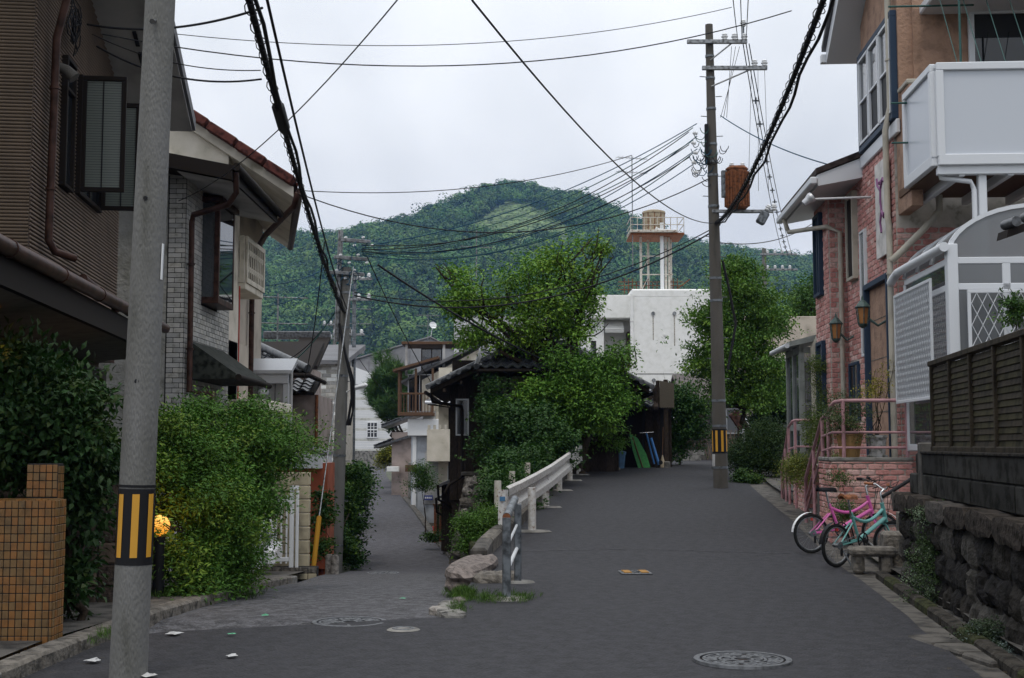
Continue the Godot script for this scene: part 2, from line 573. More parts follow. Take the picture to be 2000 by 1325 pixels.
# MultiMesh of leaf clumps: pts = [[Transform3D, Color], ...]
func leaves(parent, called: String, key: String, pts: Array, m = null) -> MultiMeshInstance3D:
	var mm := MultiMesh.new()
	mm.transform_format = MultiMesh.TRANSFORM_3D
	mm.use_colors = true
	mm.mesh = LM[key]
	mm.instance_count = pts.size()
	for i in pts.size():
		mm.set_instance_transform(i, pts[i][0])
		mm.set_instance_color(i, pts[i][1])
	var o := MultiMeshInstance3D.new()
	o.multimesh = mm
	o.material_override = M.leaf if m == null else m
	o.name = numbered(called) if parent == null else called
	o.set_meta("kind", "stuff")
	(self if parent == null else parent).add_child(o, true)
	return o
func rbasis(r: RandomNumberGenerator, tilt: float, s: float) -> Basis:
	return (Basis(Vector3.UP, r.randf() * TAU) * Basis(Vector3(r.randfn(0, 1), 0, r.randfn(0, 1) + .001).normalized(), r.randfn(0, tilt))).scaled(Vector3(s, s, s))
# clumps spread through lobes [centre, radii, share]; gaps from noise
func spread(lobes: Array, count: int, col: Color, sd: int, s := 1.0, gap := -.15, gf := 1.6, shell := .4, tint := Color(1.25, 1.1, .8)) -> Array:
	var r := RandomNumberGenerator.new()
	r.seed = sd
	var nz := FastNoiseLite.new()
	nz.seed = sd
	nz.frequency = gf
	nz.fractal_octaves = 2
	var out := []
	var tot := 0.0
	for l in lobes: tot += l[1].x * l[1].y * l[1].z
	for l in lobes:
		var k := int(count * pow(l[1].x * l[1].y * l[1].z / tot, .8) * pow(lobes.size(), -.2) * 1.2)
		var done := 0
		while done < k:
			# one spray of leaf clumps: flat and loose, hung from a twig
			var d := Vector3(r.randfn(0, 1), r.randfn(0, 1), r.randfn(0, 1)).normalized() * pow(r.randf(), shell) * r.randf_range(.85, 1.12)
			var c: Vector3 = l[0] + d * l[1]
			var sz := .2 * pow(l[1].x * l[1].y * l[1].z, .333) * r.randf_range(.6, 1.3) + .05 * s
			var n := r.randi_range(5, 12)
			done += n
			if nz.get_noise_3dv(c) < gap: continue
			var slope := Vector3(r.randfn(0, .25), 1., r.randfn(0, .25)) + d * .3
			var sc := r.randf_range(.82, 1.18)
			var yel := r.randf() > .8
			for i in n:
				var e := Vector3(r.randfn(0, 1), 0, r.randfn(0, 1)) * sz
				e.y = -e.dot(slope) * .5 + r.randfn(0, .35) * sz - e.length() * .15
				var cc := col * (sc * r.randf_range(.85, 1.15))
				if yel or r.randf() > .93: cc = Color(cc.r * tint.r, cc.g * tint.g, cc.b * tint.b)
				cc.a = 1.0
				out.append([Transform3D(rbasis(r, .5, s * r.randf_range(.75, 1.3)), c + e), cc])
	return out
func limb(b: B, p: Vector3, q: Vector3, r0: float, r1: float, wob: float, r: RandomNumberGenerator, seg := 6) -> void:
	var pts := []
	var rad := []
	for i in seg + 1:
		var t := float(i) / seg
		var e := Vector3(r.randfn(0, 1), r.randfn(0, .5), r.randfn(0, 1)) * wob * (0. if i == 0 or i == seg else 1.)
		pts.append(p.lerp(q, t) + e); rad.append(lerp(r0, r1, t))
	b.tube(pts, rad, 7)

# ---------- the wooded hill ----------
const RIDGE := [[200, 505], [300, 480], [420, 462], [480, 455], [550, 443], [620, 443], [680, 436], [740, 422], [800, 412], [850, 390], [900, 368], [950, 349], [1010, 340], [1050, 352], [1100, 362], [1140, 365], [1180, 382], [1230, 412], [1300, 443], [1350, 457], [1430, 472], [1500, 480], [1560, 490], [1620, 487], [1800, 500], [2000, 540]]
func hill_h(x: float, d: float) -> float:
	var ridge := 1100. + 60. * sin(x * .006) + noise.get_noise_2d(x * .5, 40.) * 90.
	var top := (870. - interp(RIDGE, clamp(1000. + x / ridge * 2500., 200., 2000.))) / 2500. * ridge - 7.
	var t := (d - 430.) / (ridge - 430.)
	var e: float
	if t <= 1.: e = max(t, 0.) * .88 + smoothstep(0., 1., t) * .12
	else: e = max(0., 1. - (t - 1.) * 1.2)
	var g: float = noise.get_noise_2d(x * 1.1, d * .45) * 16. * clamp(t * 1.6, 0., 1.) * clamp(1.15 - t, 0., 1.)
	return top * e + g - 3.
func mountain() -> void:
	var b := B.new()
	var rows := []
	for j in 46:
		var d := 400. + j * 24.
		var r := []
		for i in 90:
			var x := -760. + i * 16.
			r.append(Vector3(x, hill_h(x, d), -d))
		rows.append(r)
	b.grid(rows)
	struct_("mountain", b, M.forest_floor)
	# the mown fan below the summit, in (x, height) on the hillside
	var fan := PackedVector2Array()
	for p in [[985, 390], [1048, 390], [1072, 412], [1100, 430], [1128, 446], [1150, 470], [1130, 486], [1060, 492], [980, 492], [915, 480], [900, 462], [908, 435], [940, 420], [962, 408]]:
		fan.append(Vector2(p[0], p[1]))
	var r := RandomNumberGenerator.new()
	r.seed = 77
	var kinds := {}
	var gb := B.new()
	var nz := FastNoiseLite.new()
	nz.seed = 9
	nz.frequency = .006
	for i in 14400:
		var x := -620. + (i % 120 + r.randf_range(-.1, 1.1)) * 9.9
		var d := 440. + (i / 120 + r.randf_range(-.1, 1.1)) * 6.1
		var y := hill_h(x, d)
		var q := Vector2(1000. + x / d * 2500., 870. - (y - 1.5) / d * 2500.)
		if q.x < 380. or q.x > 1720.: continue
		var qe := q + Vector2(nz.get_noise_2d(x * 16., d * 9.), nz.get_noise_2d(x * 16. + 500., d * 9.)) * 22.
		if d > 760. and Geometry2D.is_point_in_polygon(qe, fan) and not (q.y > 452. and r.randf() < (q.y - 452.) * .012):
			continue
		var z := nz.get_noise_2d(x * 2., d * 1.2) + nz.get_noise_2d(x * 7., d * 5.) * .5
		var con := z + (620. - d) * .0012 > .22 and r.randf() < .8
		var key := ("cedar%d" % (r.randi() % 2)) if con else ("oak%d" % (r.randi() % 4))
		var s := r.randf_range(8.5, 15.) * (1.15 if con else 1.0)
		var w := s * r.randf_range(.85, 1.2)
		var k := r.randf_range(.55, 1.4)
		var c := Color(.038, .075, .022) * k if con else Color(.052, .13, .03).lerp(Color(.125, .2, .036), clamp(r.randf() - .3 + z * .4, 0., 1.)) * k
		c.a = 1.
		if not kinds.has(key): kinds[key] = []
		kinds[key].append([Transform3D(Basis(Vector3.UP, r.randf() * TAU).scaled(Vector3(w, s, w)), Vector3(x, y - s * .22, -d)), c])
	for key in kinds:
		var o := leaves(null, "hillside_forest", key, kinds[key], M.leaf_far)
		o.set_meta("kind", "stuff")
		tag(o, "dense green mixed forest covering the mountain behind the street", "forest", "trees of the mountain forest")
	var cl := B.new()
	for j in 70:
		for i in 50:
			var q := []
			for e in [[0, 0], [1, 0], [1, 1], [0, 1]]:
				var x: float = -75. + (i + e[0]) * 3.6
				var d: float = 750. + (j + e[1]) * 5.
				q.append(Vector3(x, hill_h(x, d) + .6, -d))
			var c: Vector3 = (q[0] + q[2]) * .5
			if Geometry2D.is_point_in_polygon(Vector2(1000. - c.x / c.z * 2500., 870. + (c.y - 1.5) / c.z * 2500.), fan): cl.face(q[0], q[1], q[2], q[3], Vector3.UP)
	struct_("hillside_meadow", cl, M.grass)
	# scrub and grass of the fan
	var tufts := []
	for i in 5000:
		var x := r.randf_range(-60., 90.)
		var d := r.randf_range(760., 1080.)
		var y := hill_h(x, d)
		if not Geometry2D.is_point_in_polygon(Vector2(1000. + x / d * 2500., 870. - (y - 1.5) / d * 2500.), fan): continue
		var k := r.randf_range(.8, 1.25) * (1. + nz.get_noise_2d(x * 8., d * 8.) * .5)
		var s := r.randf_range(.8, 1.8)
		var c := Color(.15, .235, .075) * k
		if r.randf() < .06: c = Color(.13, .1, .075)
		c.a = 1.
		tufts.append([Transform3D(Basis(Vector3.UP, r.randf() * TAU).scaled(Vector3(s * 2.4, s * .8, s * 2.4)), Vector3(x, y - s * .2, -d)), c])
	var o := leaves(null, "mown_clearing", "oak0", tufts, M.leaf_far)
	o.set_meta("kind", "stuff")
	tag(o, "pale green fan-shaped clearing of low scrub below the mountain summit", "clearing")

# ---------- shared building pieces ----------
# brick specs collected per wall and laid as single pieces, the nearest first
var BR := {}
func piece_mesh(sd: int, jit: float, bev: float) -> ArrayMesh:
	var r := RandomNumberGenerator.new()
	r.seed = sd
	var b := B.new()
	b.box(Vector3.ZERO, Vector3.ONE, bev)
	var mv := {}
	for i in b.v.size():
		var k := b.v[i].snapped(Vector3(.001, .001, .001))
		if not mv.has(k): mv[k] = Vector3(r.randfn(0, jit * .4), r.randfn(0, jit), r.randfn(0, jit * .6))
		b.v[i] += mv[k]
	var o := B.new()
	for i in range(0, b.v.size(), 3): o.tri(b.v[i], b.v[i + 1], b.v[i + 2])
	return o.mesh()
# rows of bricks on the plane o + ex*s + up*h, standing out along out
func bricks(list: Array, o: Vector3, ex: Vector3, out: Vector3, w: float, h: float, holes: Array, bw: float, bh: float, gap: float, proud: float, nm: int, sd: int, top = null, stack := false) -> void:
	var r := RandomNumberGenerator.new()
	r.seed = sd
	var row := 0
	var y := 0.0
	while y < h - bh * .4:
		var hh: float = min(bh, h - y)
		var wmax := w
		if top != null: wmax = top.call(y + hh * .5)
		var x := 0.0 if (row % 2 == 0 or stack) else -bw * .5
		while x < wmax - .02:
			var a: float = max(x, 0.)
			var e: float = min(x + bw, wmax)
			var segs := [[a, e]]
			for q in holes:
				if y + hh * .5 > q[1] and y + hh * .5 < q[3]:
					var nsg := []
					for s in segs:
						if s[1] <= q[0] or s[0] >= q[2]: nsg.append(s)
						else:
							if s[0] < q[0]: nsg.append([s[0], q[0]])
							if s[1] > q[2]: nsg.append([q[2], s[1]])
					segs = nsg
			for s in segs:
				if s[1] - s[0] < gap * 2.2: continue
				var pr := proud * r.randf_range(.75, 1.25)
				var bs := Basis(ex * (s[1] - s[0] - gap), Vector3.UP * (hh - gap), out * (pr + .02))
				list.append([Transform3D(bs, o + ex * (s[0] + s[1]) * .5 + Vector3.UP * (y + hh * .5) + out * (pr * .5 - .01)), r.randi() % nm, r.randi() % 3])
			x += bw
		y += bh
		row += 1
func lay(parent: Node3D, list: Array, called: String, mats: Array, meshes: Array, most := 300) -> void:
	var cp := Vector3(0, 1.5, 0)
	list.sort_custom(func(a, b): return (parent.transform * a[0].origin).distance_squared_to(cp) < (parent.transform * b[0].origin).distance_squared_to(cp))
	var rest := {}
	for i in list.size():
		var q: Array = list[i]
		if i < most:
			var o := MeshInstance3D.new()
			o.mesh = meshes[q[2] % meshes.size()]
			o.material_override = mats[q[1]]
			o.name = called
			o.transform = q[0]
			parent.add_child(o, true)
		else:
			if not rest.has(q[1]): rest[q[1]] = []
			rest[q[1]].append(q[0])
	for k in rest:
		var mm := MultiMesh.new()
		mm.transform_format = MultiMesh.TRANSFORM_3D
		mm.mesh = meshes[0]
		mm.instance_count = rest[k].size()
		for i in rest[k].size(): mm.set_instance_transform(i, rest[k][i])
		var o := MultiMeshInstance3D.new()
		o.multimesh = mm
		o.material_override = mats[k]
		o.name = called + "_field"
		o.set_meta("kind", "stuff")
		parent.add_child(o, true)
# frame of four bars round an opening, in the plane o + ex*s + up*h
func frame(parent, called: String, m, o: Vector3, ex: Vector3, out: Vector3, w: float, h: float, t: float, dp: float) -> MeshInstance3D:
	var b := B.new()
	var bs := Basis(ex, Vector3.UP, out)
	for q in [[w * .5, t * .5, w, t], [w * .5, h - t * .5, w, t], [t * .5, h * .5, t, h - 2 * t], [w - t * .5, h * .5, t, h - 2 * t]]:
		b.box(o + ex * q[0] + Vector3.UP * q[1] + out * dp * .5, Vector3(q[2], q[3], dp), .004, bs)
	return obj(called, b, m, parent)
func panel(parent, called: String, m, o: Vector3, ex: Vector3, out: Vector3, w: float, h: float, dp := .012) -> MeshInstance3D:
	var b := B.new()
	b.box(o + ex * w * .5 + Vector3.UP * h * .5 + out * dp * .5, Vector3(w, h, dp), 0.0, Basis(ex, Vector3.UP, out))
	return obj(called, b, m, parent)
# window: frame > pane(s), with a middle rail or mullions
func window(parent, o: Vector3, ex: Vector3, out: Vector3, w: float, h: float, mf, mg, panes := 2, t := .045, dp := .06) -> MeshInstance3D:
	var f := frame(parent, "window", mf, o, ex, out, w, h, t, dp)
	for i in panes:
		var pw := (w - 2 * t) / panes
		panel(f, "pane", mg, o + ex * (t + pw * i + .004) + Vector3.UP * t + out * dp * .35, ex, out, pw - .008, h - 2 * t)
		if i > 0:
			var b := B.new()
			b.box(o + ex * (t + pw * i) + Vector3.UP * h * .5 + out * dp * .45, Vector3(t * .8, h - 2 * t, dp * .7), .003, Basis(ex, Vector3.UP, out))
			obj("mullion", b, mf, f)
	return f
func pipe(parent, called: String, m, pts: Array, r: float, brackets := 0.0) -> MeshInstance3D:
	var o := pt(parent, called, m, pts, r, 10)
	if brackets > 0.:
		var a: Vector3 = pts[0]
		for q in pts:
			var L_: float = (q - a).length()
			if L_ > brackets:
				for k in int(L_ / brackets):
					var c: Vector3 = a.lerp(q, (k + .5) / int(L_ / brackets))
					pt(o, "bracket", m, [c - Vector3(0, .012, 0), c + Vector3(0, .012, 0)], r * 1.3, 10)
			a = q
	return o
# interlocking wave roof tiles laid one by one from eave to ridge
var TM: ArrayMesh
func tile_mesh() -> ArrayMesh:
	if TM: return TM
	var b := B.new()
	var n := 8
	var rows := [[], []]
	var low := []
	for i in n + 1:
		var t := float(i) / n
		var y: float = .035 * sin(t * TAU) * (1. if t < .5 else 1.) + .02 * (1. if t > .9 else 0.)
		rows[0].append(Vector3((t - .5) * .27, y + .03, 0)); rows[1].append(Vector3((t - .5) * .27, y, -.29))
		low.append(Vector3((t - .5) * .27, y - .005, 0))
	b.grid(rows)
	for i in n: b.face(low[i], low[i + 1], rows[0][i + 1], rows[0][i], Vector3(0, 0, 1))
	TM = b.mesh()
	return TM
# eave corner o, ex along the eave, up the slope eu (unit), n tiles x m rows; trim(i, j) -> bool keeps a tile
func tiles(parent, m, o: Vector3, ex: Vector3, eu: Vector3, n: int, rows: int, keep = null, most := 300) -> void:
	var nrm := eu.cross(-ex).normalized()
	if nrm.y < 0: nrm = -nrm
	var bs := Basis(ex, nrm, -eu)
	if bs.determinant() < 0: bs = Basis(-ex, nrm, -eu)
	for j in rows:
		for i in n:
			if keep != null and not keep.call(i, j): continue
			var q := MeshInstance3D.new()
			q.mesh = tile_mesh()
			q.material_override = m
			q.name = "roof_tile"
			q.transform = Transform3D(bs.rotated(nrm, rng.randfn(0, .006)), o + ex * (i + .5) * .265 + eu * j * .24 + nrm * (.012 + rng.randf() * .006))
			parent.add_child(q, true)
func house_materials() -> void:
	mat("siding_brown", L(.085, .058, .037), .85, "blotch", .5, "bump", .3)
	mat("siding_dark", L(.18, .13, .095), .85, "blotch", .5, "bump", .3)
	mat("brown_metal", L(.07, .035, .026), .45, "grime", .8)
	mat("dark_frame", L(.016, .012, .01), .7)
	mat("soffit", L(.5, .49, .48), .85, "blotch", .4)
	mat("stucco_grey", L(.34, .335, .32), .95, "soft", .5, "rough", .4)
	mat("beige", L(.55, .48, .4), .9, "blotch", .25, "bump", .2)
	mat("cream", L(.74, .68, .59), .85, "soft", .35)
	mat("tile_grey1", L(.46, .45, .44), .5, "soft", 1.2)
	mat("tile_grey2", L(.38, .375, .37), .5, "soft", 1.2)
	mat("tile_grey3", L(.52, .5, .48), .5, "soft", 1.2)
	mat("mortar_dark", L(.03, .03, .03), .95)
	mat("mortar", L(.58, .54, .5), .95, "soft", 1.)
	mat("red_tile", L(.11, .035, .028), .7, "grime", 1.)
	mat("kawara", L(.1, .105, .115), .32, "grime", 1.5)
	mat("orange1", L(.25, .125, .036), .38, "blotch", 2.)
	mat("orange2", L(.29, .125, .03), .38, "blotch", 2.)
	mat("orange3", L(.22, .125, .045), .38, "blotch", 2.)
	mat("alu", L(.48, .49, .51), .4, "", 1, "", 0, .4)
	mat("block_brown", L(.09, .065, .05), .95, "grime", 2., "rough", .8)
	mat("block_cream", L(.52, .45, .31), .85, "blotch", .8, "bump", .3)
	mat("oldwood", L(.05, .038, .03), .9, "wood", 1.5, "bump", .5, 0., .15)
	mat("oldwood2", L(.075, .056, .043), .9, "wood", 1.5, "bump", .5, 0., .15)
	mat("wood", L(.15, .075, .035), .75, "wood", 1.5, "bump", .3)
	mat("orange_wall", L(.36, .09, .04), .9, "blotch", .5)
	mat("pink_wall", L(.42, .34, .31), .9, "blotch", .4)
	mat("slate", L(.17, .17, .18), .85, "blotch", .2)
	mat("red_paint", L(.45, .03, .02), .4)
	for i in 3: BR["rough%d" % i] = piece_mesh(40 + i, .06, .14)
	for i in 3: BR["flat%d" % i] = piece_mesh(50 + i, .006, .05)
func rough_set() -> Array: return [BR["rough0"], BR["rough1"], BR["rough2"]]
func flat_set() -> Array: return [BR["flat0"], BR["flat1"], BR["flat2"]]

const X := Vector3(1, 0, 0)
const Y := Vector3(0, 1, 0)
const Z := Vector3(0, 0, 1)

# ---------- left: brown ribbed house ----------
func brown_house() -> void:
	var t := thing("brown_house", "dark brown house with ribbed siding and open casement window, nearest on the left", "house", Vector3(-4.836, 0, -12.8), atan2(1, -.1145))
	# local x runs away from the camera along the street front, z towards the street
	var b := B.new()
	b.prism([Vector2(-.2, 2.6), Vector2(4.35, 2.6), Vector2(4.35, 6.2), Vector2(-.2, 7.72)], Vector3(0, 0, -3.4), X, Y, Z * 3.4)
	obj("upper_wall", b, M.brown_metal, t)
	b = B.new()
	b.box(Vector3(.3, 1.2, -1.9), Vector3(8.1, 3.2, 3.4), .01)
	obj("lower_wall", b, M.siding_brown, t)
	var st := B.new()
	var y := 2.95
	while y < 7.6:
		var x1: float = 4.35 if y < 6.15 else 4.35 - (y - 6.2) / .335
		st.tube([Vector3(-.19, y, .0), Vector3(x1, y, .0)], .016, 6)
		y += .042
	obj("siding", st, M.siding_dark, t).set_meta("kind", "stuff")
	st = B.new()
	y = 2.95
	while y < 7.6:
		st.tube([Vector3(-.2, y, -3.35), Vector3(-.2, y, .0)], .019, 6)
		y += .036
	obj("siding", st, M.siding_brown, t).set_meta("kind", "stuff")
	var rf := B.new()
	rf.prism([Vector2(5.1, 5.98), Vector2(5.1, 6.14), Vector2(-1.2, 8.26), Vector2(-1.2, 8.1)], Vector3(0, 0, -3.7), X, Y, Z * 4.6)
	var ro := obj("roof", rf, M.slate, t)
	rf = B.new()
	rf.prism([Vector2(5.05, 5.955), Vector2(5.05, 5.985), Vector2(-1.2, 8.09), Vector2(-1.2, 8.06)], Vector3(0, 0, -.0), X, Y, Z * .86)
	obj("soffit", rf, M.soffit, ro)
	for i in 3:
		var sx := 3.0 + i * .42
		pb(ro, "soffit_vent", M.black, Vector3(sx, 6.63 - (sx - 3.) * .336 + .0, .42), Vector3(.3, .02, .05), 0., Basis(Z, -.324))
	# slim window
	var f := window(t, Vector3(.92, 4.32, 0), X, Z, .44, 1.45, M.dark_frame, M.glass_dark, 1, .04, .08)
	pb(f, "rail", M.dark_frame, Vector3(1.14, 5.42, .05), Vector3(.38, .04, .05))
	# casement opening with two sashes swung out
	var cf := window(t, Vector3(1.7, 4.38, 0), X, Z, 1.25, 1.4, M.dark_frame, M.glass_dark, 2, .05, .07)
	for q in [[1.74, .5], [2.92, .46]]:
		var s := frame(cf, "sash", M.dark_frame, Vector3(q[0], 4.41, .06), Z, -X, q[1], 1.36, .055, .035)
		panel(s, "pane", mat("wired_glass", L(.16, .18, .16), .3), Vector3(q[0], 4.46, .11), Z, -X, q[1] - .1, 1.26)
		var g := B.new()
		for k in 42: g.box(Vector3(q[0] - .018, 4.46 + k * .03, .06 + q[1] * .5), Vector3(.002, .003, q[1] - .1))
		g.box(Vector3(q[0] - .018, 5.08, .3), Vector3(.01, 1.26, .012))
		obj("wire_mesh", g, M.black, s)
	# awning over the ground floor with gutter
	var aw := B.new()
	aw.prism([Vector2(.86, 2.6), Vector2(.86, 2.83), Vector2(-.05, 3.3), Vector2(-.05, 2.52)], Vector3(-5.6, 0, 0), Z, Y, X * 8.3)
	var ao := obj("awning_roof", aw, M.dark_frame, t)
	pt(ao, "gutter", M.brown_metal, [Vector3(-5.6, 2.84, .9), Vector3(2.75, 2.93, .9)], .06, 10)
	var sf := B.new()
	sf.face(Vector3(-5.55, 2.505, .02), Vector3(2.68, 2.505, .02), Vector3(2.68, 2.58, .85), Vector3(-5.55, 2.58, .85), Vector3.DOWN)
	obj("soffit", sf, mat("awning_soffit", L(.12, .105, .09), .9, "soft", 1.), ao)
	for k in 5: pt(ao, "bracket", M.brown_metal, [Vector3(-4.2 + k * 1.5, 2.855 + k * .016, .9), Vector3(-4.16 + k * 1.5, 2.855 + k * .016, .9)], .068, 10)
	pipe(t, "downpipe", M.brown_metal, [Vector3(.05, 7.2, .3), Vector3(-.05, 6.2, .3), Vector3(.28, 5.75, .1), Vector3(.2, 3.6, .1), Vector3(.3, 3.5, .14), Vector3(.5, 3.46, .3)], .042, .9)
	pipe(t, "vent_pipe", M.brown_metal, [Vector3(.9, 3.3, .3), Vector3(2.2, 3.16, .4), Vector3(2.24, 3.08, .4)], .05)
	pb(t, "shutter_box", M.dark_frame, Vector3(1.9, 2.3, .02), Vector3(2.6, .3, .22), .03)
	window(t, Vector3(.7, .9, -.2), X, Z, 2.5, 1.3, M.dark_frame, M.glass_dark, 2, .05, .06)
	# small camera and a knot of service cables at the wall
	var lm := B.new()
	lm.tube([Vector3(.6, 5.55, .02), Vector3(.6, 5.5, .14), Vector3(.6, 5.42, .22)], [.05, .06, .07], 10)
	obj("security_camera", lm, M.concrete_dark, t)
	var kn := B.new()
	for k in 12:
		var a := rng.randf() * TAU
		var c := Vector3(1.0 + rng.randfn(0, .09), 6.1 + rng.randfn(0, .1), .12)
		var pts := []
		for j in 9: pts.append(c + Vector3(cos(a + j * .75) * .13, sin(a + j * .75) * .15, .03 * sin(j * 1.3 + k)))
		kn.tube(pts, .007, 5)
	obj("cable_coil", kn, M.wire, t)
	# recessed lamp in the soffit
	var lp := B.new()
	lp.lathe([[0., -.012], [.06, -.012], [.075, 0.]], 14, Vector3(-3.2, 2.55, .5))
	var m := StandardMaterial3D.new()
	m.albedo_color = Color(1, .8, .4)
	m.emission_enabled = true
	m.emission = Color(1, .62, .18)
	m.emission_energy_multiplier = 1.6
	obj("downlight", lp, m, ao)
	var sp := SpotLight3D.new()
	sp.name = "downlight_glow"
	sp.position = Vector3(-3.2, 2.51, .5)
	sp.rotation.x = -PI / 2
	sp.spot_angle = 55
	sp.light_energy = .12
	sp.spot_range = 8
	sp.spot_attenuation = 2
	sp.light_color = Color(1, .75, .4)
	sp.light_size = .06
	sp.shadow_enabled = true
	ao.add_child(sp)

# ---------- left: orange tiled garden wall ----------
func orange_wall() -> void:
	var t := thing("tiled_wall", "low garden wall of small orange square tiles at the left edge", "wall", Vector3(-3.19, -.05, -9.0), .03)
	pb(t, "core", M.mortar_dark, Vector3(-1.0, .58, -.12), Vector3(2.0, 1.16, .24), .005)
	pb(t, "core", M.mortar_dark, Vector3(-.18, .71, -.32), Vector3(.22, 1.42, .13), .005)
	var l := []
	bricks(l, Vector3(-2.0, 0, 0), X, Z, 2.0, 1.17, [], .046, .0585, .006, .006, 3, 3, null, true)
	bricks(l, Vector3(0, 0, 0), -Z, X, .24, 1.17, [], .046, .0585, .006, .006, 3, 4, null, true)
	bricks(l, Vector3(-.29, 1.18, -.255), X, Z, .22, .24, [], .046, .0585, .006, .006, 3, 5, null, true)
	bricks(l, Vector3(-.07, 0, -.26), -Z, X, .12, 1.42, [], .046, .0585, .006, .006, 3, 6, null, true)
	# those inside the picture first
	var near := l.filter(func(q): return q[0].origin.x > -.55)
	var far := l.filter(func(q): return q[0].origin.x <= -.55)
	lay(t, near, "tile", [M.orange1, M.orange2, M.orange3], flat_set(), 300)
	lay(t, far, "tile", [M.orange1, M.orange2, M.orange3], flat_set(), 0)
	var cp := []
	for i in 43: cp.append([Transform3D(Basis().scaled(Vector3(.041, .012, .2)), Vector3(-.025 - i * .046, 1.168, -.1)), i % 3, 0])
	lay(t, cp, "coping_tile", [M.orange3, M.orange1, M.orange2], flat_set(), 60)

# ---------- concrete utility poles ----------
func pole_at(called: String, label: String, base: Vector3, top: Vector3, r0: float, r1: float, m) -> Node3D:
	var t := thing(called, label, "utility pole", base, 0., "")
	var b := B.new()
	var pts := []
	var rad := []
	for i in 9:
		pts.append((top - base) * i / 8.); rad.append(lerp(r0, r1, i / 8.))
	b.tube(pts, rad, 20)
	obj("shaft", b, m, t)
	return t
func guard(t: Node3D, at: Vector3, ax: Vector3, r: float, h: float, n: int, a0 := 0.0) -> void:
	var b := B.new()
	b.tube([at, at + ax * h], r, 24, false)
	var g := obj("guard_sheet", b, M.black, t)
	for k in n:
		var a := a0 + TAU * k / n
		var st := B.new()
		var w := TAU / n * .42
		for j in 4:
			var u := a + (j / 4. - .5) * w
			var v := a + ((j + 1) / 4. - .5) * w
			var p := at + ax * h * .07 + Vector3(sin(u), 0, cos(u)) * (r + .003)
			var q := at + ax * h * .07 + Vector3(sin(v), 0, cos(v)) * (r + .003)
			st.face(p, q, q + ax * h * .86, p + ax * h * .86, Vector3(sin(u), 0, cos(u)))
		obj("yellow_stripe", st, M.yellow, g)
func step_bolts(t: Node3D, ax: Vector3, rad: float, y0: float, y1: float, dy: float, m) -> void:
	var y := y0
	var k := 0
	while y < y1:
		var d := Vector3(1, 0, .2) if k % 2 == 0 else Vector3(-1, 0, .2)
		pt(t, "step_bolt", m, [ax * y + d * rad * .8, ax * y + d * (rad + .11)], .01, 6)
		y += dy
		k += 1
func near_pole() -> void:
	var base := Vector3(-2.388, .0, -8.1)
	var ax := Vector3(.0235, 1, 0)
	var t := pole_at("utility_pole", "thick grey concrete pole in the left foreground with black and yellow striped guard", base, base + ax * 9., .116, .072, M.pole)
	guard(t, ax * .775, ax, .1135, .455, 7, .25)
	for y in [1.9, 3.06]:
		var b := B.new()
		b.tube([ax * y + Vector3(-.005, 0, .085), ax * y + Vector3(-.005, 0, .106)], .014, 10)
		obj("bolt_hole", b, M.black, t)
	pt(t, "step_bolt", M.steel, [ax * 4.22 + Vector3(.0, 0, .08), ax * 4.2 + Vector3(.0, 0, .14), ax * 4.19 + Vector3(0, 0, .15)], [.012, .01, .02], 8)
	var pl := B.new()
	pl.bar(ax * 2.55 + Vector3(.1, 0, .03), ax * 2.78 + Vector3(.1, 0, .03), .03, .006, Vector3(1, 0, 0))
	obj("name_plate", pl, M.white_clean, t)
	for y in [.76, 1.24]:
		pt(t, "strap", M.black, [ax * y, ax * (y + .015)], .1145, 24)

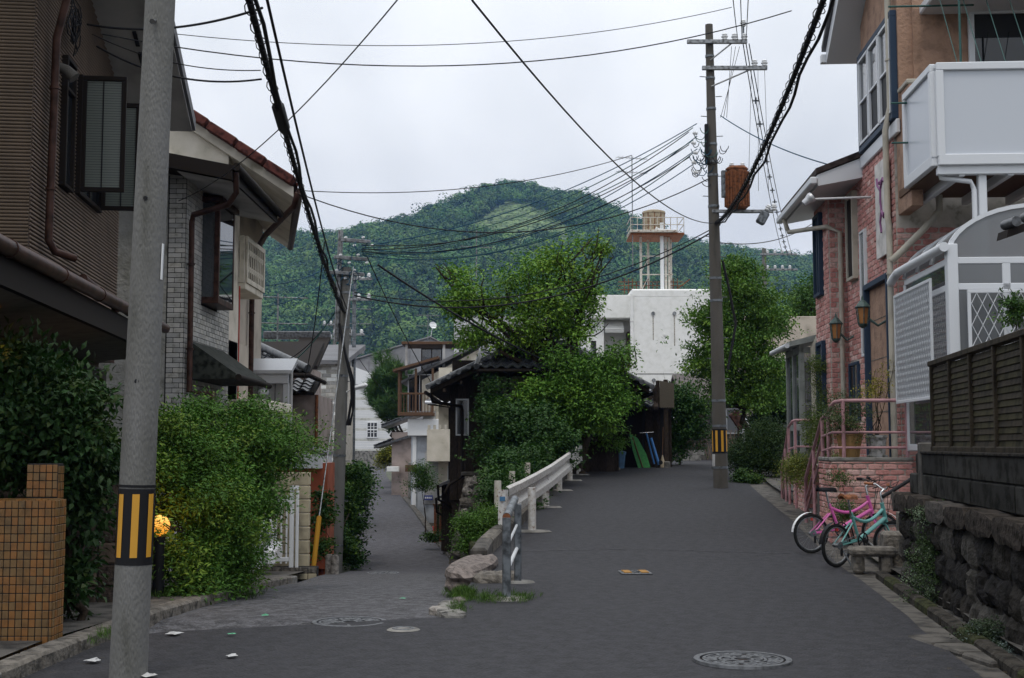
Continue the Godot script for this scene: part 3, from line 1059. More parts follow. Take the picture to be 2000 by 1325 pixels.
# ---------- left: grey and cream house ----------
func cream_house() -> void:
	var t := thing("cream_house", "cream two-storey house with red tiled roof, grey brick-tiled wing and small balcony", "house", Vector3(-4.9, 0, -19))
	# tiled wing, camera side at z 0, street side at x 0
	var b := B.new()
	b.prism([Vector2(0, -1), Vector2(0, 5.6), Vector2(-1.6, 5.95), Vector2(-5., 5.95), Vector2(-5, -1)], Vector3(0, 0, -3), X, Y, Z * 3.)
	obj("wing_wall", b, M.stucco_grey, t)
	pb(t, "wing_core", M.mortar_dark, Vector3(-.13, 2.3, -1.5), Vector3(.27, 6.5, 3.01), .0)
	var l := []
	bricks(l, Vector3(-.25, -.8, 0.006), X, Z, .255, 6.36, [], .2, .075, .009, .008, 3, 3)
	bricks(l, Vector3(.005, -.8, 0), -Z, X, 3., 6.36, [[1.0, 4.5, 2.1, 6.4], [.5, 0, 2.6, 2.6]], .2, .075, .009, .008, 3, 4)
	lay(t, l.filter(func(q): return q[0].origin.y > 1.2), "wall_tile", [M.tile_grey1, M.tile_grey2, M.tile_grey3], flat_set(), 300)
	lay(t, l.filter(func(q): return q[0].origin.y <= 1.2), "wall_tile", [M.tile_grey1, M.tile_grey2, M.tile_grey3], flat_set(), 0)
	b = B.new()
	b.prism([Vector2(.82, 5.36), Vector2(.82, 5.58), Vector2(-1.6, 6.05), Vector2(-5.2, 6.05), Vector2(-5.2, 5.85), Vector2(-1.6, 5.85)], Vector3(0, 0, -3.), X, Y, Z * 3.6)
	var wr := obj("wing_roof", b, M.dark_frame, t)
	pt(wr, "gutter", M.dark_frame, [Vector3(.88, 5.55, .62), Vector3(.88, 5.5, -2.95)], .06, 10)
	b = B.new()
	b.face(Vector3(.8, 5.345, .58), Vector3(.8, 5.345, -2.95), Vector3(0, 5.5, -2.95), Vector3(0, 5.5, .58), Vector3.DOWN)
	obj("soffit", b, M.soffit, wr)
	pipe(wr, "downpipe", M.brown_metal, [Vector3(.85, 5.5, .5), Vector3(.85, 5.2, .45), Vector3(.7, 5.05, .3), Vector3(.12, 4.95, .02), Vector3(.08, 4.85, -.05), Vector3(.08, 2.3, -.1), Vector3(.5, 2.25, .2), Vector3(.5, 2.05, .2), Vector3(.1, 1.95, .0), Vector3(.08, .6, -.05)], .045, 1.2)
	# bay window
	var bay := pb(t, "bay_window", M.brown_metal, Vector3(.14, 3.78, -1.55), Vector3(.28, .1, 1.1))
	pb(bay, "head", M.brown_metal, Vector3(.02, 1.6, 0), Vector3(.36, .08, 1.22))
	for z in [.52, -.52]: pb(bay, "post", M.brown_metal, Vector3(.1, .8, z), Vector3(.08, 1.52, .07))
	panel(bay, "pane", M.glass, Vector3(-.13, .05, .53), X, Z, .2, 1.5)
	panel(bay, "pane", M.glass_dark, Vector3(.12, .05, .5), -Z, X, 1.0, 1.5)
	pb(bay, "curtain", M.soffit, Vector3(.02, .8, .1), Vector3(.02, 1.48, .8), 0.)
	# small roof over the ground floor
	b = B.new()
	b.prism([Vector2(.75, 2.5), Vector2(.75, 2.58), Vector2(0, 3.1), Vector2(0, 2.5)], Vector3(0, 0, -2.6), X, Y, Z * 2.4)
	var lr := obj("porch_roof", b, mat("porch_dark", L(.045, .05, .042), .8, "grime", 1.), t)
	pt(lr, "gutter", M.dark_frame, [Vector3(.8, 2.52, -.15), Vector3(.8, 2.5, -2.6)], .05, 10)
	window(t, Vector3(.03, .6, -.5), -Z, X, 2.0, 1.5, M.dark_frame, M.glass_dark, 2)
	# main cream volume behind: gable to the camera at z -3
	b = B.new()
	b.prism([Vector2(-.05, -1.2), Vector2(-.05, 6.55), Vector2(-3.2, 8.6), Vector2(-6.4, 6.5), Vector2(-6.4, -1.2)], Vector3(0, 0, -4.), X, Y, Z)
	obj("gable_wall", b, M.cream, t)
	pb(t, "side_wall", M.beige, Vector3(-3.4, 2.7, -6.1), Vector3(5.9, 7.8, 4.2), .01)
	pb(t, "side_wall", M.beige, Vector3(-.5, 1.1, -4.), Vector3(.9, 4.5, 1.98), .01)
	b = B.new()
	b.prism([Vector2(1.12, 5.78), Vector2(1.12, 5.96), Vector2(-3.2, 8.85), Vector2(-7.2, 6.2), Vector2(-7.2, 6.), Vector2(-3.2, 8.65)], Vector3(0, 0, -2.85), X, Y, Vector3(-1.1, 0, -5.75))
	var rf := obj("roof", b, M.cream, t)
	for i in 9:
		var p := Vector3(1.12 - i * .5, 6.02 + i * .3345, -2.76)
		pb(rf, "edge_tile", M.red_tile, p + Vector3(-.22, .16, 0), Vector3(.56, .16, .3), .02, Basis(Z, -.5895 + .02))
	b = B.new()
	b.prism([Vector2(1.2, 5.97), Vector2(1.2, 6.02), Vector2(-3.2, 8.95), Vector2(-3.2, 8.88)], Vector3(0, 0, -2.82), X, Y, Vector3(-1.12, 0, -5.8))
	obj("tile_bed", b, M.red_tile, rf)
	pt(rf, "gutter", M.brown_metal, [Vector3(1.22, 5.86, -2.85), Vector3(.07, 5.8, -8.6)], .07, 10)
	pipe(rf, "downpipe", M.brown_metal, [Vector3(1.22, 5.82, -2.7), Vector3(1.15, 5.6, -2.75), Vector3(.3, 5.4, -4.6), Vector3(-.36, 5.25, -6.6), Vector3(-.36, 5., -6.72), Vector3(-.36, 0, -6.72)], .055, 1.5)
	# balcony in the recess: pierced panels
	var bo := pb(t, "balcony", M.cream, Vector3(-.2, 4.38, -4.8), Vector3(.56, .12, 1.65), .01)
	for q in [[Vector3(-.28, .06, .82), X, Z, .54], [Vector3(.27, .06, .82), -Z, X, 1.64]]:
		var ww: float = q[3]
		frame(bo, "railing", M.cream, q[0], q[1], q[2], ww, .85, .09, .04)
		var sc := B.new()
		var n := int(ww / .17)
		for i in n:
			var cx: float = .09 + (ww - .18) * (i + .5) / n
			for s in [-1., 1.]:
				var pts := []
				for j in 12:
					var a := j * .55
					var rr := .075 * (1. - j / 14.)
					pts.append(q[0] + q[1] * (cx + s * (cos(a) * rr * .6)) + Y * (.42 + s * (.14 + sin(a) * rr)) + q[2] * .02)
				sc.tube(pts, .012, 5)
			sc.tube([q[0] + q[1] * (cx - .07) + Y * .1 + q[2] * .02, q[0] + q[1] * (cx - .07) + Y * .76 + q[2] * .02], .013, 5)
		obj("scroll_panel", sc, M.cream, bo)
	window(t, Vector3(-.44, 4.45, -4.25), -Z, X, 1.2, 1.9, M.alu, M.glass_dark, 2)
	# ground floor shutter
	var sh := B.new()
	for i in 22: sh.box(Vector3(-.03, .3 + i * .075, -4.1), Vector3(.05, .07, 1.5), .008)
	obj("rolling_shutter", sh, M.cream, t)
	pb(t, "ledge", M.cream, Vector3(.2, 2.2, -4.4), Vector3(.9, .18, 2.6), .02)
	pt(t, "drip_chain", M.red_paint, [Vector3(.1, 4.3, -3.4), Vector3(.1, 1.2, -3.4)], .012, 6)

# ---------- right: stained stone retaining wall with slat fence ----------
func stone_block(w: float, h: float, d: float, r: RandomNumberGenerator, jit: float, bulge: float) -> B:
	# irregular stone, front towards -z, centred on its face
	var b := B.new()
	var g := []
	var n := 4
	var cj := []
	for i in 4: cj.append(Vector3(r.randfn(0, jit) * w, r.randfn(0, jit) * h, 0))
	for j in n + 1:
		var row := []
		for i in n + 1:
			var u := float(i) / n
			var v := float(j) / n
			var edge: bool = i == 0 or j == 0 or i == n or j == n
			var c: Vector3 = cj[0].lerp(cj[1], u).lerp(cj[2].lerp(cj[3], u), v)
			var z: float = 0.0 if edge else -bulge * (sin(u * PI) * sin(v * PI) * .5 + r.randf_range(.2, .9))
			var rnd: Vector2 = Vector2(u - .5, v - .5)
			if edge and (i == 0 or i == n) and (j == 0 or j == n): rnd *= .84
			row.append(Vector3(rnd.x * w, rnd.y * h, z) + c + Vector3(r.randfn(0, .012), r.randfn(0, .012), 0))
		g.append(row)
	for j in n:
		for i in n: b.face(g[j][i], g[j][i + 1], g[j + 1][i + 1], g[j + 1][i], Vector3(0, 0, -1))
	var rim := []
	for i in n: rim.append(g[0][i])
	for i in n: rim.append(g[i][n])
	for i in n: rim.append(g[n][n - i])
	for i in n: rim.append(g[n - i][0])
	for i in rim.size():
		var p: Vector3 = rim[i]
		var q: Vector3 = rim[(i + 1) % rim.size()]
		b.face(p, q, q + Z * d, p + Z * d, Vector3(p.x + q.x, p.y + q.y, 0))
	return b
func stone_wall() -> void:
	var t := thing("stone_wall", "black stained rough stone retaining wall with cap stones on the right", "wall", Vector3(2.95, 0, -5), atan2(1, .137))
	var r := RandomNumberGenerator.new()
	r.seed = 61
	pb(t, "backing", M.stone_black, Vector3(4.47, .4, .5), Vector3(9.0, .85, .9), 0.)
	var ms := [M.stone_black, mat("stone_black2", L(.07, .062, .055), .9, "stain", 1.4, "rough", .9), mat("stone_black3", L(.033, .03, .03), .9, "stain", 1.1, "rough", .9)]
	var y := .0
	while y < .72:
		var hh := r.randf_range(.22, .3)
		if y + hh > .68: hh = .82 - y
		var x := -.05
		while x < 8.97:
			var w: float = min(r.randf_range(.26, .58), 9.0 - x)
			if w < .1: break
			var o := obj("stone", stone_block(w * .99, hh * .99, .16, r, .06, .05), ms[r.randi() % 3], t, Vector3(x + w * .5, y + hh * .5, .02))
			o.rotation.z = r.randfn(0, .04)
			x += w
		y += hh
	var x := -.05
	while x < 8.9:
		var w: float = min(r.randf_range(.7, 1.1), 9.05 - x)
		obj("cap_stone", stone_block(w - .01, .18, .5, r, .008, .008), mat("cap_stone_%d" % int(x * 10), L(.068, .056, .05) * r.randf_range(.8, 1.2), .9, "stain", 1.3, "rough", .6) if x > 2. else M.stone_black2, t, Vector3(x + w * .5, .9, -.06))
		x += w
	# end face of the wall, towards the steps
	for j in 3:
		for i in 2:
			var o := obj("stone", stone_block(.42, .27, .12, r, .04, .03), ms[(i + j) % 3], t, Vector3(9.0, .14 + j * .27, .22 + i * .42))
			o.rotation.y = PI / 2 + PI
	# stained concrete blocks set back on top
	for j in 2:
		for i in 6: pb(t, "concrete_block", mat("black_block%d" % ((i + j) % 3), L(.035, .034, .033) * (1. + .3 * ((i + j) % 3)), .9, "stain", .8, "bump", .5), Vector3(.72 + i * 1.5 - j * .4, 1.1 + j * .215, .2), Vector3(1.49, .21, .16), .012)
	pb(t, "coping", M.stone_black, Vector3(3.95, 1.43, .2), Vector3(8.5, .03, .2), .008)
	pb(t, "end_post", M.concrete_dark, Vector3(8.3, 1.22, .22), Vector3(.2, .62, .22), .015)
	# slat fence above
	var f := thing("slat_fence", "mossy dark brown slatted screen fence above the black stone wall", "fence", Vector3(2.95, 0, -5), atan2(1, .137))
	mat("fence_brown", L(.055, .044, .03), .7, "grime", .9, "bump", .4, 0., .4)
	mat("fence_brown2", L(.06, .053, .028), .75, "stain", 1.1, "bump", .4, 0., .4)
	var bm := B.new()
	bm.box(Vector3.ZERO, Vector3(.86, .062, .012), .003, Basis(X, .22))
	var sl := bm.mesh()
	for p in 9:
		var px := 7.74 - .875 * p
		pb(f, "post", M.fence_brown, Vector3(px, 1.88, .17), Vector3(.05, .86, .07), .005)
		if p == 8: break
		for k in 15: obj("slat", sl, [M.fence_brown, M.fence_brown2][(k + p) % 2], f, Vector3(px - .4375, 1.515 + k * .0515, .17))
	pb(f, "top_rail", M.fence_brown, Vector3(4.2, 2.305, .17), Vector3(7.2, .05, .09), .006)
	pb(f, "bottom_rail", M.fence_brown, Vector3(4.2, 1.465, .17), Vector3(7.2, .05, .07), .006)
	for p in 4: pb(f, "foot", M.fence_brown, Vector3(7.6 - p * 2.1, 1.44, .19), Vector3(.06, .04, .06), 0.)
	# gutter kerb stones along the wall foot
	var k := thing("kerb", "narrow mossy concrete kerb at the foot of the black stone wall", "kerb", Vector3(2.95, 0, -5), atan2(1, .137))
	for i in 15:
		var d := 5. + (i * .6 + .3) * .991
		pb(k, "kerb_stone", [mat("kerb_dark", L(.06, .054, .046), .95, "grime", 1., "rough", .5), M.moss, M.kerb_dark][i % 3], Vector3(i * .6 + .3, hr(d) + .0, -.2), Vector3(.594, .13, .12), .02)
	# drain cover slab in the gutter
	var dr := thing("drain_cover", "cracked pale concrete drain slab in the gutter by the stone wall", "drain cover", Vector3(3.22, .062, -8.7), .14)
	for i in 3: pb(dr, "slab", M.concrete_dark, Vector3(.0, .005, -i * .42), Vector3(.26, .05, .4), .015, Basis(Z, .02 * (i - 1)))

func steps_and_rail() -> void:
	var t := thing("stone_steps", "low worn stone slab and step beside the end of the black wall", "steps", Vector3(3.98, .09, -14.35), -.12)
	for x in [-.14, .16]: pb(t, "support", M.stone, Vector3(x, .1, 0), Vector3(.12, .2, .26), .03)
	pb(t, "slab", M.stone, Vector3(0.02, .24, 0), Vector3(.52, .1, .32), .03)
	pb(t, "step", M.stone, Vector3(.42, .22, -.3), Vector3(.5, .44, .35), .03)
	pb(t, "step", M.stone, Vector3(.72, .33, -.62), Vector3(.6, .66, .4), .03)
	var h := thing("handrail", "black tube handrail sloping up beside the stone steps", "handrail", Vector3(4.3, .5, -14.6))
	pt(h, "rail", M.black, [Vector3(-.1, .42, 0), Vector3(.02, .48, -.05), Vector3(.85, .92, -.35)], .022, 10)
	pt(h, "post", M.black, [Vector3(.5, .02, -.22), Vector3(.5, .72, -.22)], .025, 10)
	pt(h, "post_cap", M.black, [Vector3(.5, .1, -.22), Vector3(.5, .2, -.22)], .032, 10)

# ---------- right: pink brick house ----------
func pink_house() -> void:
	mat("pink1", L(.62, .29, .27), .9, "soft", 3.2, "rough", .5)
	mat("pink2", L(.7, .38, .35), .9, "soft", 3.2, "rough", .5)
	mat("pink3", L(.56, .25, .23), .9, "soft", 3.2, "rough", .5)
	mat("pink4", L(.74, .48, .45), .9, "soft", 3.2, "rough", .5)
	mat("tan", L(.4, .25, .175), .95, "blotch", .8, "rough", .35)
	mat("blue_frame", L(.03, .05, .085), .5)
	mat("white_pvc", L(.64, .66, .69), .4)
	mat("cream_pipe", L(.52, .48, .4), .5, "blotch", .5)
	mat("pink_rail", L(.5, .27, .29), .45, "blotch", 1.)
	mat("purple", L(.2, .07, .18), .6)
	var pm := [M.pink1, M.pink2, M.pink3, M.pink4, M.pink1]
	var t := thing("pink_brick_house", "pink brick house with tan upper storey, white balcony and lattice sunroom", "house", Vector3(5.466, 0, -18), atan2(1, .06))
	# local x away from the camera, z into the house; street front faces -z
	pb(t, "wall", M.mortar, Vector3(1.75, 3., 3.), Vector3(3.5, 6.2, 6.), 0.)
	pb(t, "wall", M.mortar, Vector3(4.15, 3.1, 2.85), Vector3(1.3, 6.2, 6.3), 0.)
	var l := []
	bricks(l, Vector3(0, 0, 0), X, -Z, 3.5, 6.0, [[.27, 0, 1.83, 3.92], [2.55, 4.2, 3.1, 5.64], [1.92, 2.9, 2.3, 4.9], [2.62, 1.9, 3.35, 2.86]], .235, .085, .02, .014, 5, 3)
	bricks(l, Vector3(0, 0, 0), Z, -X, 3.0, 4.6, [], .235, .085, .02, .014, 5, 4)
	bricks(l, Vector3(3.5, 0, -.3), Z, -X, .3, 5.7, [], .235, .085, .02, .014, 5, 5)
	bricks(l, Vector3(3.5, 0, -.3), X, -Z, 1.3, 5.7, [[.5, 4.1, 1.1, 5.55], [.4, 1.4, 1.0, 3.3]], .235, .085, .02, .014, 5, 6)
	lay(t, l, "brick", pm, rough_set(), 300)
	# entrance recess: blue frame, tan back
	var e := pb(t, "entrance", M.tan, Vector3(1.05, 2.6, -.002), Vector3(1.5, 2.6, .02), 0.)
	for q in [[.3, 2.6, .07, 2.7], [1.8, 2.6, .07, 2.7], [1.05, 3.94, 1.57, .09]]: pb(e, "trim", M.blue_frame, Vector3(q[0] - 1.05, q[1] - 2.6, -.04), Vector3(q[2], q[3], .12), .008)
	for q in [2.0, 2.8, 3.4]: pb(e, "panel_joint", M.stone, Vector3(0, q - 2.6, -.012), Vector3(1.4, .012, .006), 0.)
	# windows of the brick front
	var w1 := window(t, Vector3(2.55, 4.2, 0), X, -Z, .55, 1.44, M.cream_pipe, M.glass_dark, 1, .05, .1)
	pb(w1, "shutter", M.dark_frame, Vector3(2.83, 4.9, -.06), Vector3(.4, 1.3, .03))
	window(t, Vector3(1.93, 2.9, 0), X, -Z, .36, 2.0, M.white_pvc, M.glass_frost, 1, .04, .05)
	window(t, Vector3(2.62, 1.9, 0), X, -Z, .73, .96, M.blue_frame, M.glass_dark, 2, .05, .05)
	window(t, Vector3(4.0, 4.1, -.3), X, -Z, .6, 1.45, M.blue_frame, M.glass, 2, .06, .08)
	window(t, Vector3(3.9, 1.4, -.3), X, -Z, .6, 1.9, M.blue_frame, M.glass, 1, .07, .08)
	# upper storey, tan, with the blue window band
	var ub := B.new()
	ub.prism([Vector2(-.35, 6.06), Vector2(2.05, 6.06), Vector2(2.05, 8.2), Vector2(-.35, 9.7)], Vector3(0, 0, 0), X, Y, Z * 5.)
	obj("upper_wall", ub, M.tan, t)
	pb(t, "sill_band", M.white_pvc, Vector3(.85, 5.98, -.02), Vector3(2.4, .2, .06), .01)
	var bw := frame(t, "window_band", M.blue_frame, Vector3(-.3, 6.1, 0), X, -Z, 2.25, 1.56, .08, .09)
	for i in 3:
		var x0 := -.2 + i * .7
		var s := frame(bw, "sash", M.white_pvc, Vector3(x0, 6.2, -.02), X, -Z, .65, 1.36, .045, .08)
		panel(s, "pane", M.glass, Vector3(x0 + .045, 6.9, -.05), X, -Z, .56, .62)
		panel(s, "lower_panel", M.black, Vector3(x0 + .045, 6.245, -.05), X, -Z, .56, .6)
		pb(s, "rail", M.white_pvc, Vector3(x0 + .325, 6.87, -.07), Vector3(.56, .04, .05))
	var rf := B.new()
	rf.prism([Vector2(2.75, 7.8), Vector2(2.75, 8.05), Vector2(-.9, 10.35), Vector2(-.9, 10.1)], Vector3(0, 0, -.42), X, Y, Z * 5.6)
	var uo := obj("upper_roof", rf, M.white_pvc, t)
	rf = B.new()
	rf.prism([Vector2(2.82, 8.03), Vector2(2.82, 8.12), Vector2(-.9, 10.46), Vector2(-.9, 10.36)], Vector3(0, 0, -.48), X, Y, Z * 5.7)
	obj("roof_covering", rf, M.slate, uo)
	pb(uo, "gutter_end", M.white_pvc, Vector3(2.8, 7.9, -.42), Vector3(.12, .14, .16))
	# lean-to roof over the bay
	rf = B.new()
	rf.prism([Vector2(-.72, 5.62), Vector2(-.72, 5.8), Vector2(.9, 6.42), Vector2(.9, 6.2), Vector2(0, 5.75)], Vector3(2.06, 0, 0), Z, Y, X * 3.6)
	var lo := obj("lower_roof", rf, M.white_pvc, t)
	rf = B.new()
	rf.prism([Vector2(-.75, 5.81), Vector2(-.75, 5.9), Vector2(.9, 6.54), Vector2(.9, 6.43)], Vector3(2.03, 0, 0), Z, Y, X * 3.7)
	obj("roof_covering", rf, mat("roof_dark", L(.06, .045, .042), .7, "grime", 1.), lo)
	pb(lo, "gutter", M.white_pvc, Vector3(3.86, 5.7, -.79), Vector3(3.7, .12, .12), .02)
	pipe(t, "downpipe", M.cream_pipe, [Vector3(5.2, 5.65, -.79), Vector3(5.2, 5.4, -.7), Vector3(3.46, 5.2, -.33), Vector3(3.44, 5.1, -.12), Vector3(3.44, 1.3, -.12)], .04, 1.2)
	pipe(t, "downpipe", M.cream_pipe, [Vector3(-.15, 9., -.08), Vector3(-.15, 6.3, -.08), Vector3(.0, 6.0, -.12), Vector3(.0, 4.75, -.12), Vector3(-.08, 4.6, -.12), Vector3(-.08, .5, -.12)], .045, 1.3)
	pipe(t, "downpipe", M.cream_pipe, [Vector3(-.4, 5.0, .5), Vector3(-.4, 4.75, .5), Vector3(-.25, 4.5, .3), Vector3(-.2, 4.2, .0), Vector3(-.12, 4.1, -.1)], .05)
	# poster panel with a dancing figure
	var ps := pb(t, "sign_panel", mat("poster", L(.72, .69, .66), .6, "blotch", .8), Vector3(.55, 4.97, -.06), Vector3(.8, 1.42, .03), .004)
	var fg := B.new()
	var fz := Vector3(0, 0, -.02)
	for q in [[[.0, .3], [.02, .1], [-.03, -.05]], [[.02, .28], [-.14, .42], [-.2, .36]], [[.02, .26], [.18, .36], [.22, .48]], [[-.03, -.05], [-.16, -.16], [-.2, -.1]], [[-.03, -.05], [.06, -.2], [.0, -.36]]]:
		var pts := []
		for p in q: pts.append(Vector3(p[0], p[1], 0) + fz)
		fg.tube(pts, .022, 6)
	fg.lathe([[0, -.04], [.035, -.02], [.04, .01], [0, .05]], 10, Vector3(.01, .38, -.02))
	obj("dancer_figure", fg, M.purple, ps)
	# spotlight on an arm above the sign
	var sp := pt(t, "spotlight_arm", M.alu, [Vector3(1.5, 5.32, -.02), Vector3(1.52, 5.3, -.9)], .02, 8)
	var sb := B.new()
	sb.lathe([[0, -.09], [.05, -.08], [.06, 0], [.085, .06], [.08, .1], [0, .1]], 14, Vector3(1.52, 5.28, -.98), Basis(X, .9))
	obj("spotlight", sb, M.alu, sp)
	# two wall lanterns
	mat("verdigris", L(.07, .12, .11), .6, "grime", 2.)
	mat("amber_glass", L(.35, .16, .06), .25)
	for q in [[3.02, 3.35, -.3], [.75, 3.38, -.34]]:
		var ln := pt(t, "wall_lantern", M.verdigris, [Vector3(q[0], q[1] - .05, .0), Vector3(q[0], q[1] - .12, -.12), Vector3(q[0], q[1], q[2] + .06)], .02, 8)
		var lb := B.new()
		lb.lathe([[.02, -.16], [.06, -.13], [.075, -.1], [.02, -.09]], 6, Vector3(q[0], q[1], q[2]), Basis(), false)
		lb.lathe([[.11, .14], [.12, .155], [.05, .24], [.02, .26], [.015, .31], [0, .33]], 6, Vector3(q[0], q[1], q[2]), Basis(), false)
		for k in 6: lb.tube([Vector3(q[0] + cos(k * TAU / 6) * .07, q[1] - .1, q[2] + sin(k * TAU / 6) * .07), Vector3(q[0] + cos(k * TAU / 6) * .1, q[1] + .14, q[2] + sin(k * TAU / 6) * .1)], .008, 5)
		obj("cage", lb, M.verdigris, ln)
		lb = B.new()
		lb.lathe([[.06, -.09], [.088, .14]], 6, Vector3(q[0], q[1], q[2]), Basis(), false)
		obj("lantern_glass", lb, M.amber_glass, ln)
	# balcony box towards the camera: x -2.2 .. -.05
	var c := Vector3(.43, -5.6, -.1)
	var bal := pb(t, "balcony", M.tan, Vector3(-.43, 5.6, .1), Vector3(.76, 1.7, .16), .01)
	pb(bal, "coping", M.cream_pipe, Vector3(.0, .88, .0), Vector3(.78, .07, .22), .015)
	pb(bal, "deck", M.wood, c + Vector3(-1.2, 5.02, 2.), Vector3(2.0, .1, 4.), 0.)
	for i in 4: pb(bal, "deck_beam", M.white_pvc, c + Vector3(-1.2, 4.92, .3 + i * .6), Vector3(2.0, .12, .08), .008)
	pb(bal, "edge_beam", M.white_pvc, c + Vector3(-2.17, 4.97, 2.), Vector3(.1, .18, 4.0), .008)
	for q in [[Vector3(-2.2, 5.0, .0), X, -Z, 1.42], [Vector3(-2.2, 5.0, 0), Z, -X, 4.]]:
		panel(bal, "parapet_panel", mat("acrylic", L(.52, .55, .6), .3), c + q[0] + Y * .12, q[1], q[2], q[3], 1.12, .03)
		var fr := B.new()
		for hh in [[.06, .14], [1.25, .1]]: fr.box(c + q[0] + q[1] * q[3] * .5 + Y * hh[0] + q[2] * .03, Vector3(q[3], hh[1], .08), .01, Basis(q[1], Y, q[2]))
		for s in [0.04, q[3] - .04]: fr.box(c + q[0] + q[1] * s + Y * .65 + q[2] * .032, Vector3(.1, 1.1, .075), .008, Basis(q[1], Y, q[2]))
		obj("parapet_frame", fr, M.white_pvc, bal)
	pb(bal, "post", M.white_pvc, c + Vector3(-2.12, 2.5, .56), Vector3(.1, 5.0, .1), .008)
	pipe(bal, "drain_pipe", M.white_pvc, [c + Vector3(-2.1, 4.96, .05), c + Vector3(-2.1, 4.86, .06), c + Vector3(-2.14, 4.8, .42), c + Vector3(-2.14, 4.7, .46), c + Vector3(-2.14, 1.2, .46)], .032, 1.4)
	# glazed room behind the balcony, with green plant net
	pb(t, "upper_room", M.tan, Vector3(.2, 7.4, 3.2), Vector3(1.2, 3.6, 6.), 0.)
	for i in 3:
		window(t, Vector3(-.42, 6.05, .95 + i * 1.0), Z, -X, .95, 1.55, M.white_pvc, M.glass_dark, 1, .08, .06)
	pb(t, "eave", M.white_pvc, Vector3(-.9, 7.62, 2.4), Vector3(1.5, .14, 4.2), .02)
	var nt := B.new()
	for i in 12: nt.tube([Vector3(-2.15, 6.3, .3 + i * .3), Vector3(-1.3, 7.6, .3 + i * .3)], .006, 4)
	for i in 3: nt.tube([Vector3(-1.6, 6.2, .5 + i * 1.0), Vector3(-1.6, 7.6, .5 + i * 1.0)], .016, 6)
	obj("plant_net", nt, M.wire_green, t)
	for y in [7.5, 6.15, 5.6]: pt(t, "net_pole", M.wire_green, [Vector3(-.9, y, -.25), Vector3(-.9, y, .9)], .014, 6)
	sunroom(t)
func sunroom(t: Node3D) -> void:
	# glazed lean-to with curved roof, x -2.6 .. -.3, flush with the street front
	var o := Vector3(-2.6, .12, -.02)
	var s := pb(t, "sunroom", M.white_pvc, o + Vector3(.06, 2.55, .06), Vector3(.13, 2.55, .13), .008)
	var k := -(o + Vector3(.06, 2.55, .06)) + o
	for q in [[2.2, .06], [.06, .7], [.06, 1.9], [.06, 3.2]]: pb(s, "post", M.white_pvc, k + Vector3(q[0], 2.45, q[1]), Vector3(.1, 2.3, .1), .008)
	for y in [3.3, 3.62, 1.35]:
		pb(s, "rail", M.white_pvc, k + Vector3(1.15, y, .05), Vector3(2.1, .08, .08), .006)
		pb(s, "rail", M.white_pvc, k + Vector3(.05, y, 1.8), Vector3(.08, .08, 3.5), .006)
	panel(s, "pane", M.glass, k + Vector3(.12, 3.34, .03), X, -Z, 2.0, .25)
	panel(s, "pane", M.glass_frost, k + Vector3(.03, 3.34, .12), Z, -X, 3.3, .3)
	panel(s, "pane", M.glass_frost, k + Vector3(.03, 1.4, .12), Z, -X, 3.3, 1.86)
	panel(s, "pane", M.glass, k + Vector3(.12, 1.4, .03), X, -Z, 2.0, 1.86)
	pt(s, "gutter", M.white_pvc, [k + Vector3(-.05, 3.78, -.05), k + Vector3(2.3, 3.78, -.05), k + Vector3(2.36, 3.7, -.1), k + Vector3(2.5, 3.66, -.1)], .06, 10)
	var rb := B.new()
	var gl := B.new()
	var prev := Vector3.ZERO
	for i in 11:
		var a := i / 10. * PI * .5
		var p := Vector3(0, 3.68 + sin(a) * .62, (1. - cos(a)) * 1.1 + .02)
		if i > 0:
			for x in [0.05, .8, 1.5, 2.2]: rb.bar(k + prev + X * x, k + p + X * x, .06, .05)
			gl.face(k + prev + X * .05, k + p + X * .05, k + p + X * 2.2, k + prev + X * 2.2, Vector3(0, 1, -1))
			if i < 11: gl.face(k + Vector3(.04, 3.66, prev.z), k + Vector3(.04, prev.y, prev.z), k + Vector3(.04, p.y, p.z), k + Vector3(.04, 3.66, p.z), -X)
		prev = p
	rb.bar(k + prev + X * .05, k + prev + Vector3(.05, 0, 2.2), .06, .05)
	obj("roof_rib", rb, M.white_pvc, s)
	obj("roof_glass", gl, M.glass_frost, s)
	gl = B.new()
	gl.box(k + Vector3(.04, 3.97, 2.4), Vector3(.012, .6, 2.4))
	obj("roof_glass", gl, M.glass_frost, s)
	# lattice screens: camera side in two fields, street side fine
	for q in [[Vector3(-.06, 1.35, .2), Z, -X, .85, .13, .014], [Vector3(-.06, 1.35, 1.15), Z, -X, 1.2, .13, .014], [Vector3(.35, 1.95, -.1), X, -Z, 1.9, .085, .011]]:
		var hh: float = 1.9 if q[4] > .1 else 1.5
		var f := frame(s, "lattice", M.white_pvc, k + q[0], q[1], q[2], q[3], hh, .04, .03)
		for dr in [1., -1.]:
			var n := int((q[3] + hh * .5) / q[4])
			for i in n + 1:
				# slanted slat clipped to the field
				var u0: float = i * q[4] - (hh * .5 if dr > 0 else 0.)
				var sl: float = .5 * dr
				var v0 := 0.0
				var v1 := hh
				if sl > 0:
					v0 = max(v0, (0. - u0) / sl); v1 = min(v1, (q[3] - u0) / sl)
				else:
					v0 = max(v0, (q[3] - u0) / sl); v1 = min(v1, (0. - u0) / sl)
				if v1 - v0 < .05: continue
				var b := B.new()
				b.bar(k + q[0] + q[1] * (u0 + sl * v0) + Y * v0 + q[2] * (.012 if dr > 0 else .02), k + q[0] + q[1] * (u0 + sl * v1) + Y * v1 + q[2] * (.012 if dr > 0 else .02), .006, q[5] * 1.4, q[2])
				obj("lattice_slat", b, M.white_pvc, f)
